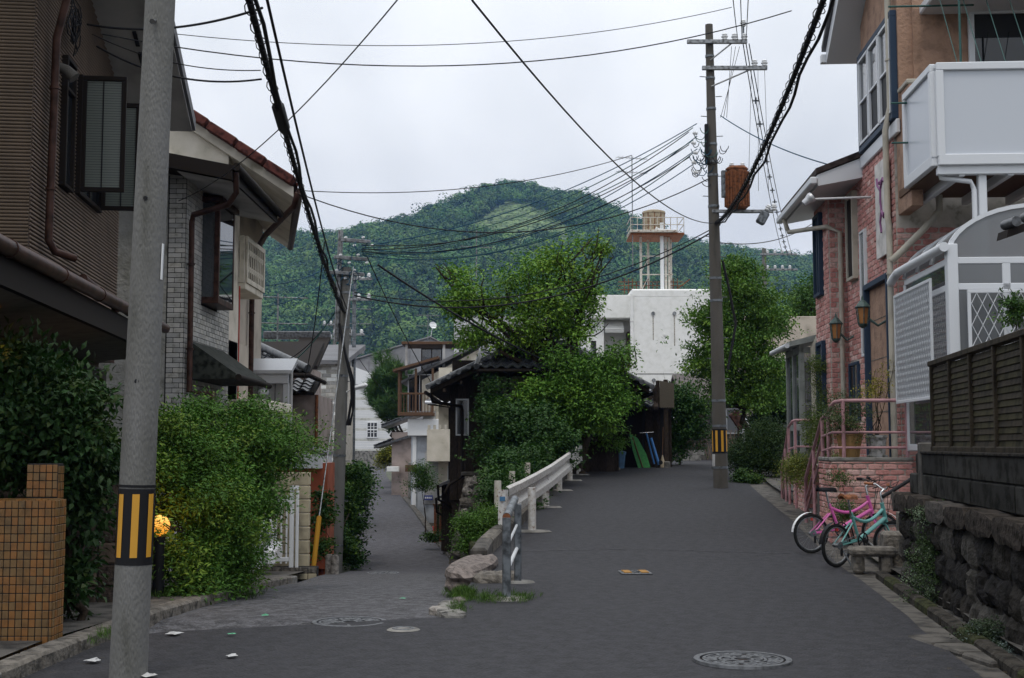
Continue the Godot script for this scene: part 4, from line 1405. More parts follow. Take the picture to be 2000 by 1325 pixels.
func neighbour_roof() -> void:
	var c := Vector3(4.8, 3.58, -12.1)
	var t := thing("roof_corner", "dark tiled roof corner of the next house at the right edge", "roof", c, .1)
	var b := B.new()
	b.prism([Vector2(-.12, -.12), Vector2(-.1, -.04), Vector2(1.6, .62), Vector2(1.6, .5)], Vector3(0, 0, -.12), X, Y, Z * .2)
	obj("eave", b, M.dark_frame, t)
	for k in 6:
		var p := Vector3(-.05 + k * .2, .03 + k * .078, .12)
		pt(t, "verge_tile", M.kawara, [p - Z * .2, p + Z * .03], .05, 10)
	pb(t, "wall", M.stucco_grey, Vector3(1.6, -1.75, -.7), Vector3(1.6, 3.7, .9), .01)

func terrace() -> void:
	var t := thing("brick_terrace", "raised pink brick landing with pink tube railing before the house entrance", "terrace", Vector3(4.45, 0, -17.75), atan2(1, .1))
	# x away, z to the house
	pb(t, "core", M.mortar, Vector3(.55, .66, .5), Vector3(1.08, 1.26, 1.08), 0.)
	pb(t, "slab", M.concrete, Vector3(.56, 1.31, .5), Vector3(1.16, .05, 1.14), .01)
	var l := []
	bricks(l, Vector3(0, 0, -.05), Z, -X, 1.12, 1.28, [], .2, .078, .016, .014, 4, 13)
	bricks(l, Vector3(0, 0, -.05), X, -Z, 1.1, 1.28, [], .2, .078, .016, .014, 4, 14)
	lay(t, l, "brick", [M.pink1, M.pink2, M.pink3, M.pink4], rough_set(), 300)
	for i in 6: pb(t, "step", M.concrete_dark, Vector3(1.25 + i * .3, .6 - i * .1, .5), Vector3(.3, 1.2 - i * .2, .95), .015)
	# railing
	var tops := [Vector3(.03, 2.12, 1.0), Vector3(.03, 2.12, .12), Vector3(.06, 2.1, .03), Vector3(.2, 2.05, -.0), Vector3(.5, 1.95, 0), Vector3(1.1, 1.9, 0), Vector3(3.1, .98, 0), Vector3(3.12, .25, 0)]
	var rl := pt(t, "railing", M.pink_rail, tops, .027, 10)
	for y in [1.68, 1.47]:
		pt(rl, "rail", M.pink_rail, [Vector3(.03, y, 1.0), Vector3(.03, y, .08), Vector3(.1, y, .0), Vector3(1.1, y - .05, 0), Vector3(3.08, y - 1.05, 0)], .018, 8)
	for p in [Vector3(.03, 2.12, 1.0), Vector3(.03, 2.12, .14), Vector3(.5, 1.95, 0), Vector3(1.1, 1.9, 0), Vector3(2.1, 1.44, 0)]: pt(rl, "post", M.pink_rail, [Vector3(p.x, .2, p.z), p], .027, 10)
	# second stair rail at the next door
	var s := thing("stair_rail", "pink tube railing of the farther steps by the glass porch", "railing", Vector3(5.15, .3, -23.4), atan2(1, .1))
	var r2 := pt(s, "rail", M.pink_rail, [Vector3(.0, 1.66, .48), Vector3(0, 1.66, .03), Vector3(.1, 1.64, -.02), Vector3(.9, 1.55, 0), Vector3(2.2, .7, 0), Vector3(2.22, .05, 0)], .025, 10)
	for y in [1.18, .95]: pt(r2, "rail", M.pink_rail, [Vector3(0, y, .48), Vector3(0, y, .03), Vector3(.9, y - .05, 0), Vector3(2.15, y - .9, 0)], .017, 8)
	for p in [Vector3(0, 1.66, .46), Vector3(.04, 1.65, .02), Vector3(.9, 1.55, 0), Vector3(1.5, 1.15, 0)]: pt(s, "post", M.pink_rail, [Vector3(p.x, -.1, p.z), p], .025, 10)
	var w := thing("brick_planter", "low pink brick planter wall under trailing yellow green leaves", "planter", Vector3(5.1, .25, -22.6), atan2(1, .1))
	pb(w, "core", M.mortar, Vector3(.9, .45, .4), Vector3(1.7, .9, .7), 0.)
	l = []
	bricks(l, Vector3(.03, 0, .05), Z, -X, .7, .9, [], .2, .078, .016, .014, 4, 15)
	bricks(l, Vector3(.03, 0, .05), X, -Z, 1.7, .9, [], .2, .078, .016, .014, 4, 16)
	lay(w, l, "brick", [M.pink1, M.pink2, M.pink3, M.pink4], rough_set(), 300)

func glass_porch() -> void:
	var t := thing("glass_porch", "narrow grey glazed porch with sloping roof beyond the pink brick house", "porch", Vector3(5.62, .4, -24.8), atan2(1, .06))
	mat("grey_green", L(.3, .32, .3), .5, "blotch", .8)
	for q in [[0, 0], [1.6, 0], [0, 1.2], [.8, 0]]: pb(t, "post", M.grey_green, Vector3(q[0], 1.55, q[1]), Vector3(.1, 3.1, .1), .008)
	for y in [.25, 1.45, 2.95]:
		pb(t, "rail", M.grey_green, Vector3(.8, y, 0), Vector3(1.7, .12, .09), .006)
		pb(t, "rail", M.grey_green, Vector3(0, y, .6), Vector3(.09, .12, 1.2), .006)
	for x in [.05, .85]:
		for y in [.3, 1.52]: panel(t, "pane", M.glass, Vector3(x, y, .0), X, -Z, .7, 1.1 if y < 1 else 1.38)
	for y in [.3, 1.52]: panel(t, "pane", M.glass, Vector3(0, y, .05), Z, -X, 1.1, 1.1 if y < 1 else 1.38)
	pb(t, "back_panel", M.grey_green, Vector3(.9, 1.5, 1.25), Vector3(1.8, 3.0, .06), 0.)
	var b := B.new()
	b.prism([Vector2(-.25, 3.0), Vector2(-.25, 3.1), Vector2(1.5, 3.55), Vector2(1.5, 3.4)], Vector3(-.2, 0, 0), Z, Y, X * 2.1)
	var r := obj("roof", b, M.grey_green, t)
	pt(r, "gutter", M.white_pvc, [Vector3(-.2, 3.02, -.3), Vector3(1.9, 3.02, -.3)], .05, 8)
	pipe(t, "downpipe", M.cream_pipe, [Vector3(-.15, 3.5, .5), Vector3(-.2, 3.2, .3), Vector3(-.15, 3.0, .2), Vector3(-.15, .1, .2)], .045, 1.2)

# ---------- bicycles ----------
func wheel(parent, called: String, c: Vector3, ax: Basis, r: float, mr) -> void:
	var b := B.new()
	var pts := []
	for i in 29: pts.append(Vector3(cos(i * TAU / 28), sin(i * TAU / 28), 0) * (r - .02))
	b.tube(pts, .02, 7, false)
	var w := obj(called, b, M.rubber, parent, c)
	w.basis = ax
	b = B.new()
	pts = []
	for i in 29: pts.append(Vector3(cos(i * TAU / 28), sin(i * TAU / 28), 0) * (r - .042))
	b.tube(pts, .012, 6, false)
	obj("rim", b, mr, w)
	b = B.new()
	for i in 28:
		var a := i * TAU / 28
		var z := .03 if i % 2 else -.03
		b.tube([Vector3(cos(a + .5) * .02, sin(a + .5) * .02, z), Vector3(cos(a), sin(a), 0) * (r - .045)], .0016, 3, false)
	obj("spokes", b, M.steel, w)
	b = B.new()
	b.tube([Vector3(0, 0, -.055), Vector3(0, 0, -.03), Vector3(0, 0, .03), Vector3(0, 0, .055)], [.012, .022, .022, .012], 8)
	obj("hub", b, M.steel, w)
func bicycle(label: String, at: Vector3, turn: float, mf, seat, steer: float, grip, fender) -> void:
	var t := thing("bicycle", label, "bicycle", at, turn, "bicycles parked by the terrace")
	var r := .25
	var wb := 1.02
	var R := Vector3(0, r, 0)
	var F := Vector3(wb, r, 0)
	wheel(t, "rear_wheel", R, Basis(), r, M.steel)
	wheel(t, "front_wheel", F, Basis(Y, steer), r, M.steel)
	var bb := Vector3(.4, .3, 0)
	var st := Vector3(.27, .62, 0)
	var hd := Vector3(.84, .68, 0)
	var hb := Vector3(.89, .52, 0)
	var f := B.new()
	var tt := []
	for i in 9:
		var s := i / 8.
		tt.append(st.lerp(hd, s) - Y * .1 * sin(s * PI) + Y * (-.04))
	f.tube(tt, .02, 9)
	f.tube([bb, hb + Y * .02], .026, 9)
	f.tube([bb, st], .019, 9)
	f.tube([hb - Vector3(-.012, .03, 0), hd + Vector3(-.012, .04, 0)], .024, 10)
	for z in [-.05, .05]:
		f.tube([bb + Z * z * .6, R + Z * z], .012, 7)
		f.tube([st - Y * .12 + Z * z * .4, R + Z * z], .01, 7)
	obj("frame", f, mf, t)
	var fk := B.new()
	for z in [-.05, .05]: fk.tube([Vector3(-.12, .22, z * .5), Vector3(-.1, .2, z), Vector3(0, 0, z)], .013, 7)
	fk.tube([Vector3(-.12, .22, -.04), Vector3(-.12, .22, .04)], .018, 7)
	var fo := obj("fork", fk, mf, t, F)
	fo.basis = Basis(Y, steer)
	# steerer, stem, bar
	var hbx := B.new()
	hbx.tube([hd, hd + Vector3(-.03, .16, 0), hd + Vector3(.04, .2, 0)], .014, 8)
	var sb := Basis(Y, steer)
	var cst := hd + Vector3(.04, .2, 0)
	hbx.tube([cst + sb * Vector3(-.08, .06, -.3), cst + sb * Vector3(-.02, .05, -.18), cst + sb * Vector3(0, 0, -.05), cst + sb * Vector3(0, 0, .05), cst + sb * Vector3(-.02, .05, .18), cst + sb * Vector3(-.08, .06, .3)], .012, 8)
	var hbo := obj("handlebar", hbx, M.chrome, t)
	for s in [-1., 1.]:
		pt(hbo, "grip", grip, [cst + sb * Vector3(-.05, .055, s * .22), cst + sb * Vector3(-.1, .062, s * .34)], .018, 8)
		pt(hbo, "brake_lever", M.black, [cst + sb * Vector3(-.01, .03, s * .16), cst + sb * Vector3(.03, .02, s * .24), cst + sb * Vector3(-.02, .0, s * .3)], .007, 6)
		pt(hbo, "brake_cable", M.wire, [cst + sb * Vector3(.01, .04, s * .16), cst + sb * Vector3(.14, .1, s * .1), cst + Vector3(.1, -.05, s * .03), hb + Vector3(.03, 0, 0)], .004, 5)
	# saddle
	var sp := st + Vector3(-.045, .16, 0)
	pt(t, "seat_post", M.chrome, [st - Y * .05, sp], .013, 8)
	var sd := B.new()
	var rows := []
	for i in 9:
		var u := i / 8.
		var w: float = lerp(.075, .018, smoothstep(.2, .75, u))
		if i == 0: w = .05
		var row := []
		for j in 7:
			var v := (j - 3) / 3.
			row.append(sp + Vector3(-.12 + u * .27, .05 - v * v * .03 + (.015 if i == 0 else 0.) - (.012 if i == 8 else 0.), v * w))
		rows.append(row)
	sd.grid(rows)
	for i in 8:
		sd.face(rows[i][0], rows[i + 1][0], rows[i + 1][0] - Y * .025, rows[i][0] - Y * .025, -Z)
		sd.face(rows[i][6], rows[i + 1][6], rows[i + 1][6] - Y * .025, rows[i][6] - Y * .025, Z)
	for j in 6: sd.face(rows[0][j], rows[0][j + 1], rows[0][j + 1] - Y * .03, rows[0][j] - Y * .03, -X)
	obj("saddle", sd, seat, t)
	# drive
	var cr := B.new()
	var pts := []
	for i in 21: pts.append(bb + Vector3(cos(i * TAU / 20) * .085, sin(i * TAU / 20) * .085, .06))
	cr.tube(pts, .009, 6, false)
	for i in 5: cr.tube([bb + Z * .06, bb + Vector3(cos(i * TAU / 5) * .08, sin(i * TAU / 5) * .08, .06)], .008, 5)
	var co := obj("chainring", cr, M.black, t)
	for s in [-1., 1.]:
		var e := bb + Vector3(.03 * s, -.15 * s, .085 * s)
		pt(co, "crank_arm", M.black, [bb + Z * .07 * s, e], .01, 6)
		pb(co, "pedal", M.rubber, e + Z * .05 * s, Vector3(.08, .022, .08), .006)
	var ch := B.new()
	ch.tube([bb + Vector3(0, .085, .06), R + Vector3(0, .035, .06)], .005, 5)
	ch.tube([bb + Vector3(0, -.085, .06), R + Vector3(0.02, -.06, .06), R + Vector3(0, -.035, .06)], .005, 5)
	ch.lathe([[.012, .05], [.045, .055], [.045, .062], [.012, .065]], 14, R, Basis(X, PI / 2))
	obj("chain", ch, M.steel_dull, t)
	pb(t, "derailleur", M.black, R + Vector3(.02, -.07, .06), Vector3(.03, .09, .02), .005)
	for q in [[R, Basis(), 1.2, 3.05], [F, sb, .7, 2.2]]:
		var fp := []
		for i in 12:
			var a: float = lerp(float(q[2]), float(q[3]), i / 11.)
			fp.append(q[0] + q[1] * (Vector3(cos(a), sin(a), 0) * (r + .02)))
		var fb := B.new()
		for i in 11:
			for z in [-1, 0, 1]:
				pass
			var o1: Vector3 = q[1] * Z * .025
			fb.face(fp[i] - o1, fp[i] + o1, fp[i + 1] + o1, fp[i + 1] - o1, fp[i] - q[0])
		obj("mudguard", fb, fender, t)
	pt(t, "kickstand", M.steel_dull, [Vector3(.05, .2, .05), Vector3(.1, .01, .14)], .009, 6)
	pb(t, "reflector", M.red_paint, Vector3(-.02, r + .1, 0) + Vector3(.03, .08, 0), Vector3(.02, .035, .04), .004)
func bikes() -> void:
	mat("bike_pink", L(.62, .12, .38), .3)
	mat("bike_teal", L(.12, .33, .31), .35)
	mat("tan_leather", L(.35, .13, .05), .5, "grime", 3.)
	var a := Vector3(3.8, hr(16.4), -16.4)
	bicycle("bright pink small-wheeled bicycle with black saddle beside the brick terrace", a, .3, M.bike_pink, M.black, -.75, M.black, M.white_clean)
	bicycle("teal small-wheeled bicycle with tan saddle, half hidden by the stone wall end", Vector3(3.74, hr(14.9), -14.9), .62, M.bike_teal, M.tan_leather, -.5, M.tan_leather, M.black)

func flower_pots() -> void:
	mat("pot_tan", L(.42, .25, .09), .6, "blotch", 2.)
	mat("pot_grey", L(.42, .42, .44), .6, "stain", 2.)
	var t := thing("flower_pot", "ribbed tan pot with olive-leaved shrub on the brick landing", "pot plant", Vector3(4.72, 1.335, -17.95))
	var b := B.new()
	b.lathe([[0, 0], [.125, 0], [.165, .3], [.18, .305], [.18, .34], [.16, .34], [.15, .29], [0, .29]], 24)
	for i in 24: b.tube([Vector3(cos(i * TAU / 24) * .127, .01, sin(i * TAU / 24) * .127), Vector3(cos(i * TAU / 24) * .167, .3, sin(i * TAU / 24) * .167)], .008, 5)
	obj("pot", b, M.pot_tan, t)
	var r := RandomNumberGenerator.new()
	r.seed = 5
	b = B.new()
	for i in 7: limb(b, Vector3(0, .28, 0), Vector3(r.randfn(0, .22), r.randf_range(.55, .95), r.randfn(0, .2)), .008, .003, .02, r)
	obj("stems", b, M.bark, t)
	leaves(t, "foliage", "small", spread([[Vector3(-.08, .62, 0), Vector3(.28, .3, .26), 1], [Vector3(.12, .55, .05), Vector3(.24, .24, .2), 1]], 170, Color(.09, .13, .06), 3, .8, -.2, 3., .5))
	t = thing("flower_pot", "pale grey plastic pot with thin yellow-leaved climber in the doorway", "pot plant", Vector3(5.12, 1.335, -18.0))
	b = B.new()
	b.lathe([[0, 0], [.15, 0], [.15, .03], [.115, .035], [.135, .27], [.15, .275], [.15, .31], [.13, .31], [.12, .27], [0, .27]], 10, Vector3.ZERO, Basis(), false)
	obj("pot", b, M.pot_grey, t)
	b = B.new()
	for i in 6: limb(b, Vector3(0, .26, 0), Vector3(r.randfn(0, .16), r.randf_range(.9, 1.35), r.randfn(0, .1)), .007, .003, .03, r)
	obj("stems", b, M.bark, t)
	leaves(t, "foliage", "tiny", spread([[Vector3(0, .95, 0), Vector3(.26, .4, .2), 1], [Vector3(.16, 1.25, 0), Vector3(.14, .16, .12), 1]], 70, Color(.3, .26, .04), 4, 1.2, -.1, 3., .6))

# ---------- guardrail, end rail and rocks at the fork ----------
func guardrail() -> void:
	mat("rail_white", L(.7, .71, .72), .5, "fleck", 1.1)
	var t := thing("guardrail", "white rust-flecked corrugated guardrail curving up along the fork", "guardrail", Vector3(0, 0, 0))
	var line := [Vector3(-.1, .18, -17.6), Vector3(-.04, .19, -18.2), Vector3(.1, .22, -19.2), Vector3(.36, .29, -21.2), Vector3(.68, .39, -23.6), Vector3(.98, .5, -26.2), Vector3(1.28, .62, -28.6), Vector3(1.52, .72, -30.6), Vector3(1.75, .79, -32.2)]
	# corrugated beam: profile (out, up) swept along the line
	var pf := [Vector2(0, .3), Vector2(.02, .34), Vector2(.06, .35), Vector2(.06, .46), Vector2(-.02, .52), Vector2(-.02, .57), Vector2(.06, .63), Vector2(.06, .73), Vector2(.02, .76), Vector2(0, .74)]
	var b := B.new()
	for i in line.size() - 1:
		var d: Vector3 = (line[i + 1] - line[i])
		var n := Vector3(-d.z, 0, d.x).normalized()
		var d2: Vector3 = line[min(i + 2, line.size() - 1)] - line[i + 1]
		if d2.length() < .01: d2 = d
		var n2 := Vector3(-d2.z, 0, d2.x).normalized()
		for k in pf.size() - 1:
			var p := func(o, nn, q): return o + nn * q.x + Y * q.y
			b.face(p.call(line[i], n, pf[k]), p.call(line[i], n, pf[k + 1]), p.call(line[i + 1], n2, pf[k + 1]), p.call(line[i + 1], n2, pf[k]), n)
	obj("beam", b, M.rail_white, t)
	b = B.new()
	var a0: Vector3 = line[0]
	# rolled end plate
	var rp := []
	for i in 9:
		var a := i / 8. * 1.9
		rp.append(a0 + Vector3(.05 - .3 * (1. - cos(a * .5)) * 1.1 - sin(a) * .0, 0, sin(a) * .14 + .01))
	for i in 8: b.face(rp[i] + Y * .24, rp[i + 1] + Y * .26, rp[i + 1] + Y * .71, rp[i] + Y * .73, Vector3(0, 0, 1))
	obj("end_plate", b, M.rail_white, t)
	b = B.new()
	b.box(Vector3.ZERO, Vector3(.075, .06, .006), .002)
	obj("sticker", b, mat("sticker", L(.05, .16, .3), .5), t, a0 + Vector3(-.03, .6, .165))
	for q in [[.34, 19.3], [.655, 23.4], [1.04, 27.2], [1.39, 30.], [1.68, 31.8]]:
		var g := hr(q[1])
		var p := Vector3(q[0] - .04, 0, -q[1])
		pt(t, "post", M.rail_white, [p + Y * (g - .1), p + Y * (g + .66)], .062, 14)
		var fb := B.new()
		fb.lathe([[0, .03], [.17, .028], [.2, .0]], 10, p + Y * g, Basis().scaled(Vector3(1.5, 1, .8)))
		obj("footing", fb, M.concrete, t)
	for q in [[-.02, 19.9], [.2, 22.3], [.5, 25.]]:
		var g := hr(q[1])
		pt(t, "back_post", M.rusty_white, [Vector3(q[0] - .2, g - .1, -q[1]), Vector3(q[0] - .2, g + .72, -q[1])], .055, 12)
	var s := thing("end_rail", "short grey steel rail of two uprights in front of the guardrail", "barrier", Vector3(-.05, .08, -11.95))
	var top := Vector3(.06, .8, -1.0)
	pt(s, "top_rail", M.steel_dull, [Vector3(0, .76, .02), top + Vector3(.02, .06, -.5)], .04, 12)
	pt(s, "end_cap", M.rust, [Vector3(0, .76, .024), Vector3(0, .76, .03)], .037, 12)
	pb(s, "post", M.steel_dull, Vector3(.0, .36, 0), Vector3(.08, .8, .07), .01)
	pb(s, "post", M.steel_dull, Vector3(.11, .4, -1.4), Vector3(.075, .84, .07), .01)
	pt(s, "cross_rail", M.white_clean, [Vector3(.02, .3, -.05), Vector3(.1, .36, -1.4)], .02, 8)
	pt(s, "cross_rail", M.white_clean, [Vector3(.02, .52, -.05), Vector3(.1, .6, -1.4)], .014, 8)
	for q in [[0., 0.], [.1, -1.4]]:
		var fb := B.new()
		fb.lathe([[0, .025], [.14, .022], [.17, -.01]], 10, Vector3(q[0], 0.01, q[1]), Basis().scaled(Vector3(1.2, 1, .8)))
		obj("footing", fb, M.concrete, s)
func rock(label: String, c: Vector3, rad: Vector3, sd: int, m, turn := 0.0) -> void:
	var b := B.new()
	var nz := FastNoiseLite.new()
	nz.seed = sd
	nz.frequency = 1.1
	var g := []
	for j in 13:
		var row := []
		for i in 21:
			var a := TAU * (i % 20) / 20.
			var e := PI * (j / 12. - .5)
			var d := Vector3(cos(a) * cos(e), sin(e), sin(a) * cos(e))
			# squared-off boulder with chipped facets
			var q: Vector3 = d / pow(pow(abs(d.x), 5.) + pow(abs(d.y), 5.) + pow(abs(d.z), 5.), .2)
			var k := 1. + .16 * nz.get_noise_3dv(d * 1.3) + .1 * nz.get_noise_3dv(d * 4.) + .05 * nz.get_noise_3dv(d * 11.)
			row.append(q * k * rad)
		g.append(row)
	for j in 12:
		for i in 20: b.face(g[j][i], g[j][i + 1], g[j + 1][i + 1], g[j + 1][i], (g[j][i] + g[j + 1][i + 1]))
	var o := obj("boulder", b, m, null, c)
	o.rotation.y = turn
	tag(o, label, "rock", "rocks at the fork")
func rocks() -> void:
	guardrail()
	rock("large pale-topped squared boulder at the edge of the fork", Vector3(-.44, .08, -14.5), Vector3(.2, .15, 1.), 5, mat("boulder", L(.24, .2, .18), .92, "grime", 1.6, "rough", .8), -.12)
	rock("brown rounded boulder under the grey end rail", Vector3(-.16, .06, -13.55), Vector3(.24, .12, .26), 8, M.stone)
	rock("small pale stone at the tip of the fork beside the grass", Vector3(-.6, .03, -11.3), Vector3(.1, .07, .14), 11, M.stone_pale, .4)
	rock("small reddish stone between boulder and tip of the fork", Vector3(-.48, .06, -11.9), Vector3(.07, .05, .1), 14, M.stone)
	# kerb of chipped concrete along the edge
	var t := thing("edge_kerb", "rough concrete kerb along the drop beneath the guardrail", "kerb", Vector3.ZERO)
	for i in 12:
		var d := 15.2 + i * 1.3
		var p := Vector3(interp(RR, d, 1) + .02, hr(d) + .02, -d)
		var q := Vector3(interp(RR, d + 1.25, 1) + .02, hr(d + 1.25) + .02, -d - 1.25)
		var b := B.new()
		b.bar(p, q, .2, .34, Y, .03)
		obj("kerb_piece", b, [M.concrete_dark, M.stone, M.concrete_dark][i % 3], t)
	for i in 5:
		var b := stone_block(.2, .1, .12, rng, .04, .02)
		var o := obj("kerb_piece", b, M.concrete, t, Vector3(-.5 - .012 * i, .1, -10.75 - i * .2))
		o.rotation = Vector3(PI / 2, .2 * (i % 2), 0)
	# mossy low wall at the alley mouth
	var w := thing("mossy_wall", "low mossy concrete retaining wall at the alley corner below the fork", "wall", Vector3(-.6, 0, -17.5))
	for i in 9:
		var d := 17.5 + i * 1.5
		var x: float = interp(LR, d, 2) + .1 + .6
		var y := hl(d)
		pb(w, "block", [M.moss, M.concrete_dark][i % 2], Vector3(x, y + .22, -(i * 1.5 + .75)), Vector3(.25, .62, 1.48), .03, Basis(Y, .09))

# ---------- centre: old timber house ----------
func timber_house() -> void:
	var t := thing("timber_house", "old dark timber house with black tiled roof half hidden by trees at the fork", "house", Vector3(.7, 0, -33.))
	var fl := .85
	# front wall of vertical boards, x -2 .. 2.7
	pb(t, "wall_core", M.oldwood, Vector3(-.1, 1.6, -3.1), Vector3(4.3, 4.2, 6.), 0.)
	for i in 20:
		pb(t, "board", [M.oldwood, M.oldwood2, M.oldwood][i % 3], Vector3(-2.2 + i * .212, 1.75, -.06), Vector3(.2, 3.3, .03), .004)
	# plaster gable under the roof, with dark posts
	pb(t, "plaster", mat("plaster", L(.3, .28, .24), .95, "grime", .8), Vector3(.1, 3.0, -.04), Vector3(3.2, .55, .06), 0.)
	for x in [-1.4, -.8, -.2, .5, 1.2]: pb(t, "gable_post", M.oldwood, Vector3(x, 3.05, .0), Vector3(.08, .8, .06), .004)
	pb(t, "beam", M.oldwood2, Vector3(.2, 2.62, .06), Vector3(3.8, .16, .12), .01)
	# gable roof, ridge running back
	var rz := Vector3(0, 0, 1)
	for sgn in [-1., 1.]:
		var b := B.new()
		var q := [Vector2(0, 4.1), Vector2(0, 4.22), Vector2(sgn * 2.75, 2.92), Vector2(sgn * 2.75, 2.8)]
		b.prism(q, Vector3(0, 0, -6.6), X, Y, Z * 7.5)
		var ro := obj("roof", b, M.oldwood, t)
		var eu := Vector3(-sgn * 2.75, 1.3, 0).normalized()
		tiles(ro, M.kawara, Vector3(sgn * 2.8, 2.93, .95 if sgn < 0 else .95), Vector3(0, 0, -1), eu, 14, 12)
		pt(ro, "ridge_edge", M.kawara, [Vector3(sgn * 2.85, 2.95, .97), Vector3(0, 4.32, .97)], .07, 8)
		for k in 11:
			var c := Vector3(sgn * 2.8, 2.96, 1.02).lerp(Vector3(0, 4.32, 1.02), k / 11.)
			pt(ro, "verge_tile", M.kawara, [c - Z * .05, c + Z * .05], .065, 8)
		for k in 6: pb(ro, "rafter", M.oldwood2, Vector3(sgn * (2.4 - k * .42), 2.92 + k * .2 - .04, .55), Vector3(.06, .08, .8), 0.)
		pt(ro, "gutter", M.dark_frame, [Vector3(sgn * 2.86, 2.82, .98), Vector3(sgn * 2.86, 2.78, -6.4)], .05, 8)
	# ridge stack
	for k in 3: pb(t, "ridge_tile", M.kawara, Vector3(0, 4.28 + k * .08, -2.9), Vector3(.3 - k * .05, .075, 7.7), .02)
	# pent roof on the camera side
	var pr := B.new()
	pr.prism([Vector2(1.35, 3.32), Vector2(1.35, 3.4), Vector2(0, 3.95), Vector2(0, 3.8)], Vector3(-1.5, 0, 0), Z, Y, X * 2.9)
	var po := obj("pent_roof", pr, M.oldwood, t)
	tiles(po, M.kawara, Vector3(-1.55, 3.42, 1.4), X, Vector3(0, .55, -1.35).normalized(), 11, 6)
	pt(po, "gutter", M.dark_frame, [Vector3(-1.55, 3.34, 1.42), Vector3(1.45, 3.34, 1.42)], .045, 8)
	pt(po, "hip_tile", M.kawara, [Vector3(-1.58, 3.45, 1.4), Vector3(-1.45, 4.02, 0)], .08, 8)
	# window with balcony rail and washing
	var w := window(t, Vector3(-2.15, 1.75, -.03), X, Z, .34, .95, M.alu, M.glass_dark, 1, .04, .06)
	window(t, Vector3(-.85, 1.55, -.03), X, Z, 1.1, 1.0, M.oldwood2, M.glass_dark, 2, .05, .06)
	pb(t, "sill_shelf", M.oldwood2, Vector3(-.35, 1.46, .22), Vector3(1.3, .07, .45), .01)
	pipe(t, "downpipe", M.dark_frame, [Vector3(-2.75, 2.8, .9), Vector3(-2.7, 2.6, .7), Vector3(-2.0, 2.5, .12), Vector3(-1.98, 2.4, .05), Vector3(-1.98, .7, .05), Vector3(-2.3, .5, .3), Vector3(-2.4, .3, .3)], .04, 1.)
	# pent roofs over the alley door, left and lower
	for q in [[-1.95, .72, -2.3, 1.5], [-2.1, .3, -4.0, 1.6]]:
		var b := B.new()
		b.prism([Vector2(-.75, q[1] - .35), Vector2(-.75, q[1] - .28), Vector2(.15, q[1] + .1), Vector2(.15, q[1])], Vector3(q[0], 0, q[2] - q[3]), X, Y, Z * q[3])
		var o := obj("alley_roof", b, M.slate if q[1] > .5 else M.kawara, t)
		pt(o, "gutter", M.dark_frame, [Vector3(q[0] - .78, q[1] - .34, q[2]), Vector3(q[0] - .78, q[1] - .36, q[2] - q[3])], .045, 8)
		pt(o, "downpipe", M.dark_frame, [Vector3(q[0] - .78, q[1] - .34, q[2]), Vector3(q[0] - .76, q[1] - .7, q[2]), Vector3(q[0] - .4, q[1] - .95, q[2] - .3)], .035, 8)
	pb(t, "alley_wall", M.oldwood, Vector3(-2.3, -.5, -4.6), Vector3(.7, 1.8, 4.), 0.)
	# stone base, battered
	var r := RandomNumberGenerator.new()
	r.seed = 9
	var bk := B.new()
	bk.prism([Vector2(-2.35, -1.7), Vector2(-1.9, .72), Vector2(.5, .72), Vector2(.5, -1.7)], Vector3(0, 0, -2), X, Y, Z * 2.25)
	obj("stone_base", bk, M.stone, t)
	for j in 9:
		var x := -2.3 + j * .05
		while x < -.2:
			var wd := r.randf_range(.18, .42)
			var o := obj("base_stone", stone_block(wd, .26, .12, r, .12, .06), [M.stone, M.stone_pale, M.concrete_dark][r.randi() % 3], t, Vector3(x + wd * .5, -1.5 + j * .26, .3))
			o.rotation = Vector3(0, PI, r.randfn(0, .25))
			x += wd
	pb(t, "base_coping", M.concrete_dark, Vector3(-1.3, .78, .05), Vector3(1.4, .1, .3), .015)
	# dark shed on the road side
	var s := thing("timber_shed", "black board shed with tiled lean-to roof beside the road bend", "shed", Vector3(3.0, .85, -35.2), -.08)
	pb(s, "core", M.oldwood, Vector3(.5, 1.05, -1.2), Vector3(1.75, 2.1, 2.2), 0.)
	for i in 8: pb(s, "board", [M.oldwood, M.black, M.oldwood2][i % 3], Vector3(-.27 + i * .205, 1.0 + (.12 if i > 5 else 0.), -.07), Vector3(.195, 2.0 + (.25 if i > 5 else 0.), .03), .004)
	pb(s, "door", M.dark_frame, Vector3(.2, .85, -.03), Vector3(.75, 1.7, .04), .008)
	pb(s, "corner_post", M.oldwood2, Vector3(1.22, 1.2, .02), Vector3(.12, 2.5, .12), .01)
	pb(s, "screen_post", M.oldwood, Vector3(1.0, 2.05, .06), Vector3(.1, .75, .1), .01)
	var bs := B.new()
	for i in 26: bs.tube([Vector3(1.06 + i * .015, 1.68 + .02 * sin(i * 2.), .12), Vector3(1.06 + i * .015, 2.42 - i * .003, .1)], .009, 5)
	obj("reed_screen", bs, mat("reed", L(.2, .17, .13), .9, "wood", 3.), s)
	var sr := B.new()
	sr.prism([Vector2(.45, 1.62), Vector2(.45, 1.7), Vector2(-1.5, 2.35), Vector2(-1.5, 2.2)], Vector3(-.7, 0, 0), Z, Y, X * 1.7)
	var so := obj("roof", sr, M.oldwood, s)
	tiles(so, M.kawara, Vector3(-.72, 1.71, .5), X, Vector3(0, .65, -1.95).normalized(), 6, 7)

